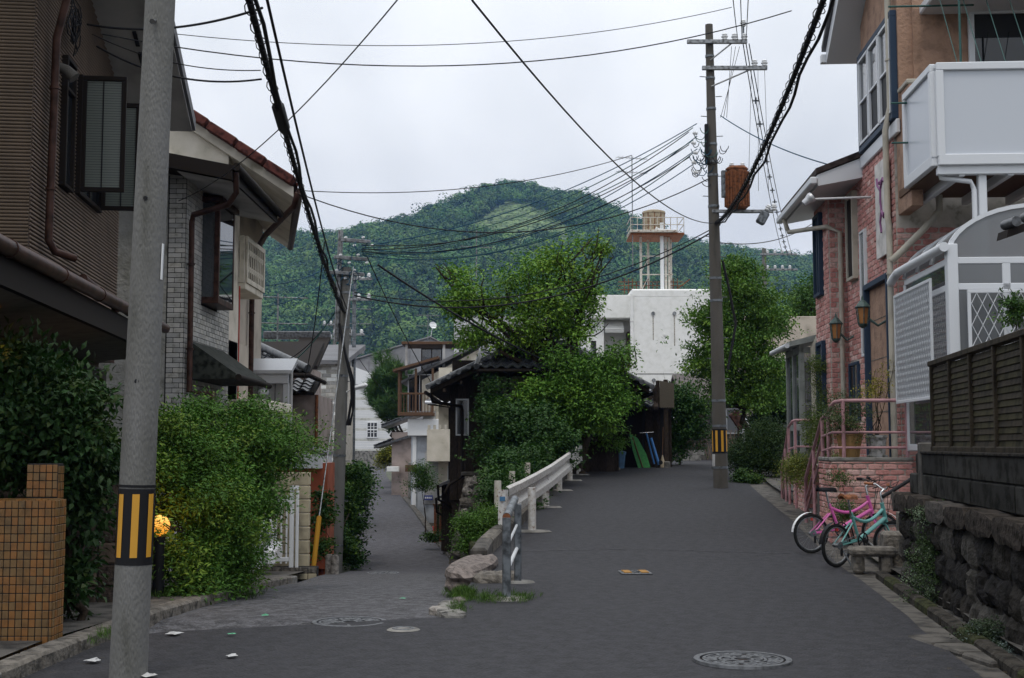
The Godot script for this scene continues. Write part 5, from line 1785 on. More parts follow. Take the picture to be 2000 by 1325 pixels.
func washing() -> void:
	var t := thing("laundry", "white cloths hanging from a pole at the timber house window", "laundry", Vector3(-.02, 2.5, -32.5))
	pt(t, "pole", M.alu, [Vector3(-.5, .28, 0), Vector3(.5, .3, .1)], .012, 6)
	var r := RandomNumberGenerator.new()
	r.seed = 31
	var i := 0
	for q in [[-.36, .2, 1.1], [-.1, .16, .7], [.08, .18, .45], [.27, .2, .5], [.42, .12, .4]]:
		var b := B.new()
		var rows := []
		for j in 9:
			var row := []
			for k in 7: row.append(Vector3(q[0] + (k / 6. - .5) * q[1] * (1. - j * .02), .28 - q[2] * j / 8., sin(k * 1.7 + i) * .03 * j / 8. + .05 * k / 6.))
			rows.append(row)
		for j in 8:
			for k in 6: b.face(rows[j][k], rows[j][k + 1], rows[j + 1][k + 1], rows[j + 1][k], Z)
		obj("cloth", b, [mat("cloth_white", L(.55, .56, .58), .95), M.cloth_white, mat("cloth_dark", L(.05, .05, .07), .95), M.cloth_dark, M.cloth_dark][i], t)
		i += 1

func bits_by_shed() -> void:
	var g := .88
	var t := thing("green_board", "bright green wrapped board leaning against the black shed", "board", Vector3(3.56, g, -34.85))
	var b := B.new()
	b.prism([Vector2(-.14, 0), Vector2(.2, 0), Vector2(.17, .4), Vector2(.04, .85), Vector2(-.15, .97), Vector2(-.17, .5)], Vector3.ZERO, Vector3(1, .0, .0), Vector3(-.22, .97, -.1), Vector3(0, 0, .05))
	obj("wrap", b, mat("green_wrap", L(.05, .35, .07), .5, "blotch", 3.), t)
	pt(t, "stick", M.wood, [Vector3(-.02, 0, .1), Vector3(-.28, .85, -.05)], .02, 6)
	t = thing("kick_scooter", "blue kick scooter propped upright beside the green board", "scooter", Vector3(3.86, g, -34.85))
	pt(t, "stem", mat("scooter_blue", L(.04, .16, .42), .35), [Vector3(0, .12, 0), Vector3(-.2, .95, -.1)], .025, 8)
	pt(t, "deck", M.scooter_blue, [Vector3(.12, .1, .06), Vector3(-.08, .82, -.05)], .04, 6)
	pt(t, "handlebar", M.chrome, [Vector3(-.38, .96, -.1), Vector3(.0, .98, -.1)], .014, 6)
	for p in [Vector3(.08, .06, .05), Vector3(.16, .16, .08)]:
		b = B.new()
		b.tube([p - Z * .02, p + Z * .02], .06, 12)
		obj("wheel", b, M.rubber, t)
	t = thing("storage_bin", "blue plastic bin standing at the corner of the shed", "bin", Vector3(2.88, g - .05, -34.5))
	b = B.new()
	b.lathe([[0, 0], [.13, 0], [.17, .42], [.185, .43], [.185, .47], [0, .47]], 8, Vector3.ZERO, Basis(), false)
	obj("body", b, mat("bin_blue", L(.06, .15, .27), .5, "blotch", 2.), t)
	b = B.new()
	b.lathe([[.19, .47], [.19, .5], [.1, .53], [0, .535]], 8, Vector3.ZERO, Basis(), false)
	obj("lid", b, M.bin_blue, t)
	t = thing("planter_box", "grey weathered tub planter beside the blue bin", "planter", Vector3(2.5, g - .08, -34.2))
	b = B.new()
	b.lathe([[0, 0], [.2, 0], [.28, .3], [.3, .31], [.3, .34], [.25, .34], [0, .3]], 12)
	obj("tub", b, M.concrete_dark, t)
	for k in 3: pb(t, "stone", M.stone, Vector3(-.35 + k * .3, .06, .35), Vector3(.28, .16, .2), .05, Basis(Y, k * .7))
	t = thing("broom", "broom with pale handle leaning on the shed's right corner", "broom", Vector3(4.1, g + .02, -35.0))
	pt(t, "handle", M.wood, [Vector3(0, .3, 0), Vector3(.03, 1.1, -.04)], .014, 6)
	pt(t, "bristles", mat("bristle", L(.5, .42, .3), .9), [Vector3(0, .0, .02), Vector3(0, .2, .01), Vector3(0, .34, 0)], [.07, .05, .015], 8)
	t = thing("concrete_lump", "small concrete block on the ground by the broom", "block", Vector3(4.2, g, -34.8))
	pb(t, "block", M.concrete, Vector3(0, .09, 0), Vector3(.16, .2, .14), .02)

# ---------- white apartment block with water tower ----------
func apartments() -> void:
	var t := thing("apartment_block", "white concrete apartment block with recessed stairwell and rounded parapet", "building", Vector3(5.7, .8, -60))
	# main windowless wing
	pb(t, "wing", M.white_wall, Vector3(2.15, 3.85, -4), Vector3(4.3, 7.7, 8.), .03)
	var b := B.new()
	b.prism([Vector2(.0, 7.7), Vector2(.0, 8.0), Vector2(-.35, 8.1), Vector2(-8, 8.1), Vector2(-8, 7.7)], Vector3(0, 0, .0), Z, Y, X * 4.3)
	obj("parapet", b, M.white_wall, t)
	pb(t, "joint", M.concrete_dark, Vector3(2.15, 4.05, .004), Vector3(4.28, .03, .02), 0.)
	for p in [[.95, 6.9], [1.95, 6.9], [.95, 3.75], [1.85, 3.75], [1.5, 5.9], [2.2, 2.6]]:
		var v := B.new()
		v.tube([Vector3(p[0], p[1], -.02), Vector3(p[0], p[1], .06)], .09 if p[1] > 6 or p[1] == 3.75 else .06, 14)
		obj("vent", v, M.steel if p[1] > 6 or p[1] == 3.75 else M.white_wall, t)
		if p[1] > 6 or p[1] == 3.75:
			var sv := B.new()
			sv.box(Vector3(p[0], p[1] - .55 - .4 * p[0] * .3, .006), Vector3(.05, .9 + p[0] * .3, .006))
			obj("water_streak", sv, mat("streak", L(.5, .46, .4), .9, "grime", 2.), t)
	# stair wing with open landing
	pb(t, "stair_wing", M.white_wall, Vector3(-1.5, 2.2, -4.6), Vector3(3.0, 4.4, 8.), .02)
	pb(t, "stair_wing", M.white_wall, Vector3(-1.0, 7.3, -4.6), Vector3(2.4, 1.1, 8.), .02)
	pb(t, "stair_wing", M.white_wall, Vector3(-1.75, 5.6, -4.8), Vector3(.9, 2.4, 7.6), .02)
	pb(t, "landing_wall", M.white_wall, Vector3(-.65, 5.6, -2.2), Vector3(1.4, 2.4, .2), 0.)
	pb(t, "landing_floor", M.concrete, Vector3(-.65, 4.42, -1.9), Vector3(1.3, .06, 2.6), 0.)
	pb(t, "flight", M.white_wall, Vector3(-.8, 6.5, -1.5), Vector3(.9, .2, 1.4), 0., Basis(X, .5))
	pb(t, "door", M.brown_metal, Vector3(-.12, 5.3, -1.6), Vector3(.1, 1.7, .8), .01)
	pt(t, "rail", M.steel_dull, [Vector3(-1.4, 4.62, -.55), Vector3(0, 4.62, -.55)], .03, 6)
	window(t, Vector3(-1.95, 4.75, -.6), X, Z, .25, .9, M.dark_frame, M.glass_dark, 1, .04, .05)
	pipe(t, "downpipe", M.white_wall, [Vector3(-.06, 7.8, .08), Vector3(-.06, 0.2, .08)], .08, 2.)
	# long tiled wing to the left, rear
	var tm := mat("white_grid", L(.66, .67, .68), .5, "blotch", .3)
	pb(t, "tiled_wing", mat("grid_joint", L(.36, .36, .36), .9), Vector3(-6.5, 3.8, -12), Vector3(4.6, 7.6, 8), .02)
	pb(t, "tiled_wing", M.grid_joint, Vector3(-3.6, 3.6, -8.), Vector3(4.2, 7.2, 6.), .02)
	var l := []
	bricks(l, Vector3(-8.8, 0, -7.99), X, Z, 4.6, 7.5, [[.8, 5.6, 1.7, 6.8], [2.8, 5.6, 3.7, 6.8]], .33, .33, .03, .02, 1, 8, null, true)
	lay(t, l, "facade_tile", [M.white_grid], flat_set(), 280)
	for x in [-8., -6.]: window(t, Vector3(x, 5.6, -8.02), X, Z, .9, 1.2, M.alu, M.glass_dark, 2)
	pt(t, "roof_rail", M.steel_dull, [Vector3(-9, 8.6, -7.8), Vector3(-1.5, 8.6, -7.8)], .03, 6)
	var bal := B.new()
	for i in 40: bal.tube([Vector3(-9. + i * .19, 7.6, -7.8), Vector3(-9. + i * .19, 8.6, -7.8)], .018, 5)
	obj("roof_balusters", bal, M.steel_dull, t)
	# rusty rails on the roof
	var rr := B.new()
	for i in 14: rr.tube([Vector3(-.2 + i * .2, 8.1, -2.2), Vector3(-.2 + i * .2, 8.65 + (.2 if i < 3 or i > 11 else 0.), -2.2)], .02, 5)
	for y in [8.3, 8.5, 8.68]: rr.tube([Vector3(-.5, y, -2.2), Vector3(2.7, y, -2.2)], .018, 5)
	rr.tube([Vector3(2.2, 8.2, -2.1), Vector3(3.0, 8.8, -2.1)], .025, 5)
	obj("rusty_rail", rr, M.rust, t)
	# water tower
	var w := thing("water_tower", "rusty tank on tall white legs standing on the apartment roof", "water tower", Vector3(7.0, 8.85, -62))
	for q in [[-.75, .5], [-.3, -.4], [.45, .5], [.8, -.3], [.62, .4]]: pt(w, "leg", M.rusty_white, [Vector3(q[0], 0, q[1]), Vector3(q[0], 2.75, q[1])], .06, 10)
	pt(w, "pipe", M.white_clean, [Vector3(.25, 0, .7), Vector3(.25, 3.4, .7)], .09, 12)
	pt(w, "pipe", M.white_clean, [Vector3(.62, 2.95, .8), Vector3(.1, 3.0, .85), Vector3(-.05, 3.1, .8)], .1, 12)
	for y in [.9, 1.8]:
		pt(w, "brace", M.rusty_white, [Vector3(-.75, y, .5), Vector3(.8, y + .0, .5)], .03, 6)
		pt(w, "brace", M.rusty_white, [Vector3(-.75, y - .8, .5), Vector3(-.3, y, -.4)], .02, 6)
	pb(w, "platform", M.rust, Vector3(0, 2.8, 0), Vector3(2.6, .12, 2.2), .02)
	pb(w, "platform_rim", M.rusty_white, Vector3(-.2, 2.92, .4), Vector3(2.3, .12, 1.6), .02)
	var tk := B.new()
	tk.lathe([[.53, 2.95], [.55, 3.0], [.55, 3.3], [.57, 3.32], [.55, 3.34], [.55, 3.95], [.58, 3.97], [.56, 4.06], [.3, 4.14], [0, 4.16]], 22, Vector3(-.05, 0, 0))
	obj("tank", tk, mat("tank", L(.42, .36, .26), .7, "fleck", .5), w)
	for k in 5: pt(w, "stave", M.rust, [Vector3(-.05 + cos(k * .6 + .4) * .55, 3.0, sin(k * .6 + .4) * .55), Vector3(-.05 + cos(k * .6 + .4) * .55, 4.0, sin(k * .6 + .4) * .55)], .02, 5)
	var rl := B.new()
	for y in [3.25, 3.6]: rl.tube([Vector3(-1.28, y, 1.05), Vector3(1.28, y, 1.05)], .02, 5)
	for y in [3.25, 3.6]:
		rl.tube([Vector3(-1.28, y, 1.05), Vector3(-1.28, y, -1.05)], .02, 5)
		rl.tube([Vector3(1.28, y, 1.05), Vector3(1.28, y, -1.05)], .02, 5)
	for i in 9: rl.tube([Vector3(-1.28 + i * .32, 2.85, 1.05), Vector3(-1.28 + i * .32, 3.6, 1.05)], .02, 5)
	obj("railing", rl, M.rusty_white, w)

# ---------- behind the bend on the right ----------
func behind_bend() -> void:
	var t := thing("low_house", "low brown-roofed house behind the bend with wooden slat wall", "house", Vector3(6.3, 1.0, -45))
	pb(t, "wall", M.concrete_dark, Vector3(3.2, 1.1, -2), Vector3(6.5, 2.4, 4), 0.)
	var b := B.new()
	b.prism([Vector2(.5, 2.0), Vector2(.5, 2.1), Vector2(-2., 3.1), Vector2(-4.5, 2.1), Vector2(-4.5, 2.0), Vector2(-2, 3.0)], Vector3(-.4, 0, 0), Z, Y, X * 7.)
	obj("roof", b, mat("roof_brown", L(.13, .11, .105), .85, "grime", .8), t)
	window(t, Vector3(1.2, .9, .02), X, Z, 1.6, .9, M.alu, M.glass_frost, 2)
	var f := thing("slat_screen", "dark vertical wooden slat screen on a concrete block base behind the bush", "fence", Vector3(5.0, 1.0, -42.8), -.05)
	for i in 13: pb(f, "slat", [M.oldwood, M.oldwood2][i % 2], Vector3(i * .115, 1.05, 0), Vector3(.085, 1.2, .03), .004)
	pb(f, "rail", M.oldwood2, Vector3(.7, .42, .03), Vector3(1.6, .1, .08), .006)
	pb(f, "rail", M.oldwood2, Vector3(.7, 1.68, .03), Vector3(1.6, .08, .08), .006)
	for j in 2:
		for i in 4: pb(f, "block", M.concrete, Vector3(-.1 + i * .4 + j * .1, .08 + j * .195, .0), Vector3(.39, .19, .12), .01)
	var g := thing("lattice_gate", "brown expanding lattice gate closing the lane behind the utility pole", "gate", Vector3(6.55, 1.0, -43))
	for i in 8:
		for s in [1., -1.]:
			var bb := B.new()
			bb.bar(Vector3(i * .14, .03, .01 * s), Vector3(i * .14 + .5 * s * .5, 1.02, .01 * s), .02, .012, Z)
			obj("slat", bb, mat("gate_brown", L(.16, .1, .07), .6), g)
	for x in [-.25, 1.3]: pb(g, "post", M.gate_brown, Vector3(x, .55, 0), Vector3(.06, 1.1, .06), .006)
	var s := thing("louvre_shutter", "white louvred shutter gate under the tree behind the pole", "gate", Vector3(7.9, 1.0, -43.2))
	for i in 13: pb(s, "louvre", M.white_pvc, Vector3(.4, .3 + i * .09, 0), Vector3(.95, .06, .03), .004, Basis(X, -.4))
	for x in [-.1, .9]: pb(s, "post", M.white_pvc, Vector3(x, .75, 0), Vector3(.06, 1.5, .06), .006)
	var h := thing("far_house", "shadowed cream house with balcony bars behind the right hand tree", "house", Vector3(8.6, 1., -44.5))
	pb(h, "wall", M.beige, Vector3(2.5, 2.5, -2.5), Vector3(6, 5, 5), .02)
	pb(h, "eave", M.soffit, Vector3(2.2, 3.4, .5), Vector3(5.5, .15, 1.4), .01)
	var bb := B.new()
	for i in 30: bb.tube([Vector3(-.3 + i * .12, 1.9, .6), Vector3(-.3 + i * .12, 2.7, .6)], .014, 5)
	for y in [1.9, 2.7]: bb.tube([Vector3(-.4, y, .6), Vector3(3.4, y, .6)], .02, 5)
	obj("balcony_bars", bb, M.alu, h)
	window(h, Vector3(.2, .4, .02), X, Z, 1.8, 1.3, M.dark_frame, M.glass_dark, 2)
	var m := thing("letter_box", "brown lidded letter box tilted on a post beside the lane tree", "letter box", Vector3(7.0, 1., -40.2))
	pb(m, "box", M.brown_metal, Vector3(.1, 1.3, 0), Vector3(.35, .6, .12), .03, Basis(Z, .6))
	pt(m, "post", M.brown_metal, [Vector3(0.1, 0, -.06), Vector3(.1, 1.2, -.06)], .03, 6)

# ---------- planting ----------
# a point at image column px, row py (2000 wide photo) and distance d
func G(px: float, py: float, d: float) -> Vector3:
	return Vector3((px - 1000.) / 2500. * d, 1.5 + (870. - py) / 2500. * d, -d)
func lb(px: float, py: float, d: float, rx: float, ry: float, rz: float, o := Vector3.ZERO) -> Array:
	return [G(px, py, d) - o, Vector3(rx / 2500. * d, ry / 2500. * d, rz), 1]
func plant(called: String, label: String, cat: String, base: Vector3, lobes: Array, key: String, count: int, col: Color, sd: int, s := 1., trunk := .05, gap := -.15, gf := 1.6, shell := .4, group := "", tint := Color(1.25, 1.1, .8)) -> Node3D:
	var t := thing(called, label, cat, base, 0., group)
	var r := RandomNumberGenerator.new()
	r.seed = sd + 100
	for l in lobes: l[0] -= base
	if trunk > 0.:
		var b := B.new()
		var top := Vector3.ZERO
		for l in lobes: top += l[0] / lobes.size()
		var fork := top * .45
		limb(b, Vector3(0, -.1, 0), fork, trunk, trunk * .75, trunk * .8, r)
		obj("trunk", b, M.bark, t)
		b = B.new()
		for l in lobes:
			limb(b, fork, l[0], trunk * .5, trunk * .12, trunk * 1.2, r)
			for k in 4: limb(b, l[0].lerp(fork, .3), l[0] + Vector3(r.randfn(0, .6), r.randfn(.1, .5), r.randfn(0, .6)) * l[1], trunk * .2, trunk * .05, trunk * .6, r, 4)
		obj("branches", b, M.bark, t)
	leaves(t, "crown" if trunk > .06 else "foliage", key, spread(lobes, count, col, sd, s, gap, gf, shell, tint))
	return t
func planting() -> void:
	var d := 32.
	plant("broadleaf_tree", "tall loose-crowned green tree leaning over the timber house roof", "tree", Vector3(1.9, .7, -31.8),
		[lb(880, 535, d, 52, 26, .7), lb(850, 520, d, 28, 14, .3), lb(930, 590, d, 66, 42, .9), lb(1000, 560, d, 70, 36, 1.), lb(1060, 515, d, 60, 32, 1.), lb(1120, 490, d, 55, 36, .8), lb(1160, 462, d, 28, 22, .4), lb(1180, 485, d, 22, 14, .3), lb(1080, 585, d, 85, 48, 1.2), lb(1150, 560, d, 42, 55, .8), lb(945, 650, d, 70, 30, .8), lb(1040, 640, d, 75, 44, 1.1), lb(1120, 640, d, 62, 45, 1.), lb(900, 610, d, 40, 36, .5)],
		"cherry", 2500, Color(.14, .26, .036), 3, .8, .16, .02, 1.3, .45)
	plant("broadleaf_tree", "dense lower green tree with drooping leaves beside the guardrail end", "tree", Vector3(1.75, .7, -32.6),
		[lb(1120, 735, 31.2, 85, 60, .8), lb(1190, 705, 31.4, 55, 40, .6), lb(1240, 675, 31.6, 30, 18, .3), lb(1080, 790, 31.2, 80, 50, .6), lb(1165, 785, 31.4, 65, 55, .6), lb(1210, 770, 31.8, 35, 40, .4), lb(1025, 780, 31., 50, 40, .5), lb(1175, 855, 33.2, 40, 30, .4), lb(1110, 845, 31.8, 50, 26, .3)],
		"cherry", 2300, Color(.1, .21, .032), 4, .8, .1, -.02, 1.5, .45)
	plant("climbing_shrub", "dark green leafy creeper covering the bank under the timber house", "shrub", Vector3(.3, .2, -29.),
		[lb(980, 850, 29.5, 45, 70, .5), lb(1040, 850, 29, 60, 55, .6), lb(1075, 865, 28.5, 45, 45, .5), lb(990, 940, 26.5, 34, 60, .6), lb(1030, 920, 26.5, 50, 45, .6), lb(1000, 970, 23., 30, 40, .5), lb(965, 800, 31.5, 24, 80, .4), lb(1055, 905, 29, 40, 30, .4)],
		"round", 3600, Color(.036, .085, .02), 5, 1.05, .05, -.3, 1.5, .5)
	plant("small_bush", "small fresh green bush growing on the bank beside the boulder", "shrub", Vector3(-.7, -.35, -18.6),
		[lb(935, 1025, 18.4, 28, 30, .3), lb(925, 1060, 18.2, 20, 24, .25), lb(955, 1005, 18.6, 16, 18, .2), lb(912, 1020, 18.4, 14, 20, .2)],
		"small", 420, Color(.07, .15, .024), 6, .9, .03, -.3, 3., .5)
	plant("ivy_patch", "creeping ivy and weeds on the bank between kerb and small bush", "ivy", Vector3(-.4, 0, -20.),
		[lb(972, 965, 21., 22, 50, .6), lb(958, 1010, 19.5, 10, 40, .4), lb(985, 915, 24., 24, 40, .6), lb(1000, 935, 23.5, 30, 40, .5)],
		"round", 900, Color(.035, .085, .018), 7, .75, 0., -.3, 2., .5)
	d = 33.
	plant("street_tree", "rounded small-leaved evergreen tree behind the right hand utility pole", "tree", Vector3(6.1, .8, -33),
		[lb(1450, 560, d, 60, 52, .9), lb(1400, 620, d, 45, 48, .8), lb(1490, 620, d, 60, 60, .9), lb(1430, 680, d, 70, 55, 1.), lb(1500, 700, d, 45, 60, .8), lb(1385, 700, d, 35, 42, .6), lb(1420, 745, d, 45, 40, .7), lb(1480, 760, d, 55, 45, .8), lb(1440, 520, d, 30, 24, .4)],
		"broad", 3600, Color(.095, .185, .036), 8, 1.05, .09, -.15, 1.4, .45, "", Color(1.35, 1.2, .9))
	plant("conifer", "dark spreading conifer branch behind the street tree", "tree", Vector3(7.8, .8, -36.), [lb(1500, 790, 36., 40, 30, .6), lb(1530, 770, 36., 30, 24, .5), lb(1510, 830, 36., 34, 20, .5)], "pine", 260, Color(.02, .045, .02), 9, 1.4, .06, -.3, 1.5, .6)
	plant("round_hedge", "dark clipped round hedge bush at the foot of the street tree", "hedge", Vector3(5.9, .65, -30.5),
		[lb(1480, 880, 30.5, 48, 45, .6), lb(1500, 850, 30.6, 32, 36, .5), lb(1455, 890, 30.4, 28, 36, .4), lb(1510, 905, 30.4, 24, 25, .4)],
		"tiny", 2600, Color(.03, .06, .016), 10, 1.6, .04, -.5, 2., .5)
	plant("leafy_weeds", "low broad-leaved weeds at the kerb below the hedge bush", "weeds", Vector3(5.3, .62, -29.5), [lb(1465, 935, 29.4, 26, 10, .3), lb(1445, 925, 29.6, 16, 16, .2)], "round", 130, Color(.05, .1, .025), 11, .8, 0., -.5, 2., .6)
	plant("tall_bush", "tall glossy green bush between the black shed and the slat screen", "shrub", Vector3(4.75, .9, -36.5),
		[lb(1330, 800, 36.5, 30, 60, .6), lb(1320, 770, 36.5, 22, 30, .4), lb(1350, 830, 36.5, 26, 50, .5), lb(1315, 860, 36.5, 20, 42, .4), lb(1350, 790, 36.5, 20, 30, .4)],
		"broad", 1100, Color(.038, .095, .022), 12, 1.05, .04, -.2, 2., .5)
	plant("background_tree", "green tree top showing left of the pink brick house", "tree", Vector3(10.5, 1., -46.), [lb(1575, 590, 46., 36, 46, 1.), lb(1560, 640, 46., 30, 40, 1.), lb(1595, 560, 46., 20, 24, .6)], "cherry", 420, Color(.06, .13, .03), 13, 1., .12, -.2, 1., .5)
	# left side
	plant("camellia_bush", "dark glossy-leaved bush overhanging the orange tiled wall", "shrub", Vector3(-3.35, .1, -10.1),
		[lb(50, 760, 10., 80, 80, .45), lb(130, 830, 10., 70, 110, .45), lb(20, 860, 9.8, 70, 90, .35), lb(175, 900, 10.2, 44, 80, .35), lb(80, 900, 10., 80, 70, .35), lb(165, 1000, 10.2, 30, 70, .25), lb(150, 1120, 10.2, 22, 70, .18), lb(145, 1220, 10.2, 15, 50, .12), lb(40, 700, 10., 46, 36, .3)],
		"broad", 2100, Color(.024, .058, .016), 14, .85, .04, -.2, 3., .5, "", Color(1.5, 1.1, .8))
	plant("nandina_bush", "big feathery bright green bush beside the grey foreground pole", "shrub", Vector3(-3.3, -.1, -14.),
		[lb(350, 860, 13.2, 62, 60, .5), lb(430, 850, 14., 80, 62, .7), lb(520, 850, 14.8, 66, 56, .6), lb(570, 865, 15.2, 40, 26, .4), lb(390, 960, 13.2, 95, 90, .6), lb(470, 950, 14.2, 62, 90, .6), lb(350, 1080, 12.6, 60, 70, .4), lb(430, 1060, 13.4, 64, 80, .5), lb(490, 1030, 14.4, 36, 60, .4), lb(310, 930, 12.8, 40, 60, .4), lb(380, 1140, 12.4, 50, 36, .35), lb(470, 1120, 13.4, 44, 36, .35), lb(600, 862, 15.4, 16, 10, .2), lb(330, 1022, 12., 18, 14, .08), lb(300, 800, 13., 18, 24, .2), lb(480, 792, 14.4, 26, 14, .3), lb(400, 788, 13.8, 22, 16, .3), lb(560, 905, 15., 34, 14, .3), lb(530, 985, 14.8, 20, 10, .2), lb(470, 1070, 14.2, 40, 40, .3)],
		"small", 5200, Color(.066, .15, .024), 15, 1.08, .04, -.08, 2.6, .5, "", Color(2., 1.4, 1.2))
	plant("alley_hedge", "rounded green hedge around the mid-street utility pole", "hedge", Vector3(-4.1, -1.3, -29.),
		[lb(690, 950, 32., 36, 44, .7), lb(655, 990, 31., 40, 50, .7), lb(690, 1020, 31.5, 24, 50, .5), lb(700, 925, 34., 24, 26, .6), lb(660, 1060, 30., 30, 45, .5), lb(690, 1085, 30.3, 14, 24, .3), lb(630, 960, 29.5, 14, 60, .3), lb(634, 995, 24.4, 14, 44, .25), lb(638, 1060, 24., 12, 40, .2)],
		"round", 2300, Color(.034, .085, .018), 16, 1., .05, -.3, 1.6, .5, "", Color(1.9, 1.4, .8))
	plant("pine_tree", "dark green pine beside the far end of the alley", "tree", Vector3(-6.2, -.6, -75),
		[lb(752, 760, 75., 26, 24, .9), lb(770, 745, 75., 22, 20, .8), lb(752, 720, 75., 14, 26, .5), lb(785, 790, 75., 18, 30, .7), lb(768, 805, 75., 26, 24, 1.), lb(778, 840, 75., 20, 18, .8), lb(742, 790, 75., 16, 20, .6)],
		"pine", 1500, Color(.05, .105, .03), 17, 2.6, .16, .0, .8, .55)
	plant("yellow_shrub", "yellow-green shrub on the wall below the pine", "shrub", Vector3(-6.9, .3, -71.), [lb(757, 890, 71., 14, 18, .5), lb(765, 880, 71., 12, 12, .4)], "round", 220, Color(.16, .17, .03), 18, 1.6, .03, -.4, 1., .6)
	plant("trailing_vine", "yellow-green trailing vine over the brick planter by the stair rail", "vine", Vector3(5.2, 1., -22.4), [lb(1555, 905, 22.2, 22, 20, .25), lb(1565, 925, 22., 14, 30, .15), lb(1545, 915, 22.5, 12, 16, .2)], "tiny", 420, Color(.17, .2, .05), 19, 1.3, 0., -.3, 3., .5)
	plant("climbing_vine", "light green climber growing up the corner of the pink brick house", "vine", Vector3(5.35, .9, -22.1), [lb(1605, 790, 22., 20, 60, .2), lb(1600, 720, 22., 12, 40, .12), lb(1612, 850, 21.6, 18, 50, .2), lb(1590, 850, 22.2, 12, 50, .2), lb(1625, 900, 20.6, 12, 40, .2)], "small", 420, Color(.11, .16, .035), 20, .85, .015, -.2, 3., .5)
	plant("wall_weeds", "weeds with tiny white flowers hanging down the black stone wall", "weeds", Vector3(3.95, .5, -12.2), [lb(1815, 1000, 12.1, 22, 36, .1), lb(1808, 1060, 12., 20, 40, .1), lb(1800, 1120, 11.9, 22, 34, .12), lb(1790, 1155, 11.9, 22, 18, .14)], "tiny", 380, Color(.05, .085, .03), 21, .9, 0., -.2, 4., .5, "", Color(3.4, 2.6, 5.))
	plant("gutter_weeds", "clump of white-flowered weeds in the gutter at the wall foot", "weeds", Vector3(3.4, .08, -9.4), [lb(1930, 1240, 9.4, 44, 32, .12), lb(1895, 1225, 9.5, 26, 24, .1), lb(1940, 1275, 9.1, 26, 20, .1)], "tiny", 420, Color(.045, .07, .035), 22, .75, 0., -.2, 4., .5, "", Color(3.2, 2.6, 5.))
	plant("terrace_weeds", "thin green weeds growing beside the bicycles at the terrace foot", "weeds", Vector3(4.6, .2, -17.4), [lb(1630, 970, 17.3, 26, 40, .2), lb(1650, 1000, 17.2, 20, 30, .2), lb(1640, 930, 17.4, 14, 26, .12)], "small", 130, Color(.06, .11, .03), 23, .7, .008, -.1, 3., .6)
	plant("fence_shoot", "green leafy shoot poking out beside the sunroom lattice", "shrub", Vector3(5.2, 1.6, -13.0), [lb(1990, 600, 13., 22, 30, .15), lb(1985, 580, 13., 14, 14, .1)], "broad", 60, Color(.06, .13, .03), 24, .5, .012, -.4, 3., .5)
	# grass at the fork and by the kerbs
	var gr := []
	var r := RandomNumberGenerator.new()
	r.seed = 88
	for q in [[905, 1150, 12.3, 22, 200], [950, 1160, 11.9, 50, 130], [1015, 1162, 12., 30, 60], [895, 1180, 11.2, 18, 60], [330, 1170, 12.5, 50, 380], [440, 1150, 13.6, 60, 380], [240, 1275, 9.3, 30, 60]]:
		for i in q[4]:
			var x: float = gx(q[0] + r.randfn(0, q[3] * .5), q[2])
			var dd: float = q[2] + r.randfn(0, .16)
			var y: float = (hr(dd) + .01) if x > -.7 else ((hl(dd) + .09) if x < -2.8 else hl(dd))
			var c := Color(.06, .115, .02) * r.randf_range(.6, 1.3)
			c.a = 1.
			gr.append([Transform3D(rbasis(r, .3, r.randf_range(.25, .6)), Vector3(x, y, -dd)), c])
	var o := leaves(null, "grass", "grass", gr)
	tag(o, "short green grass and weeds growing from the kerbs and fork edge", "grass")

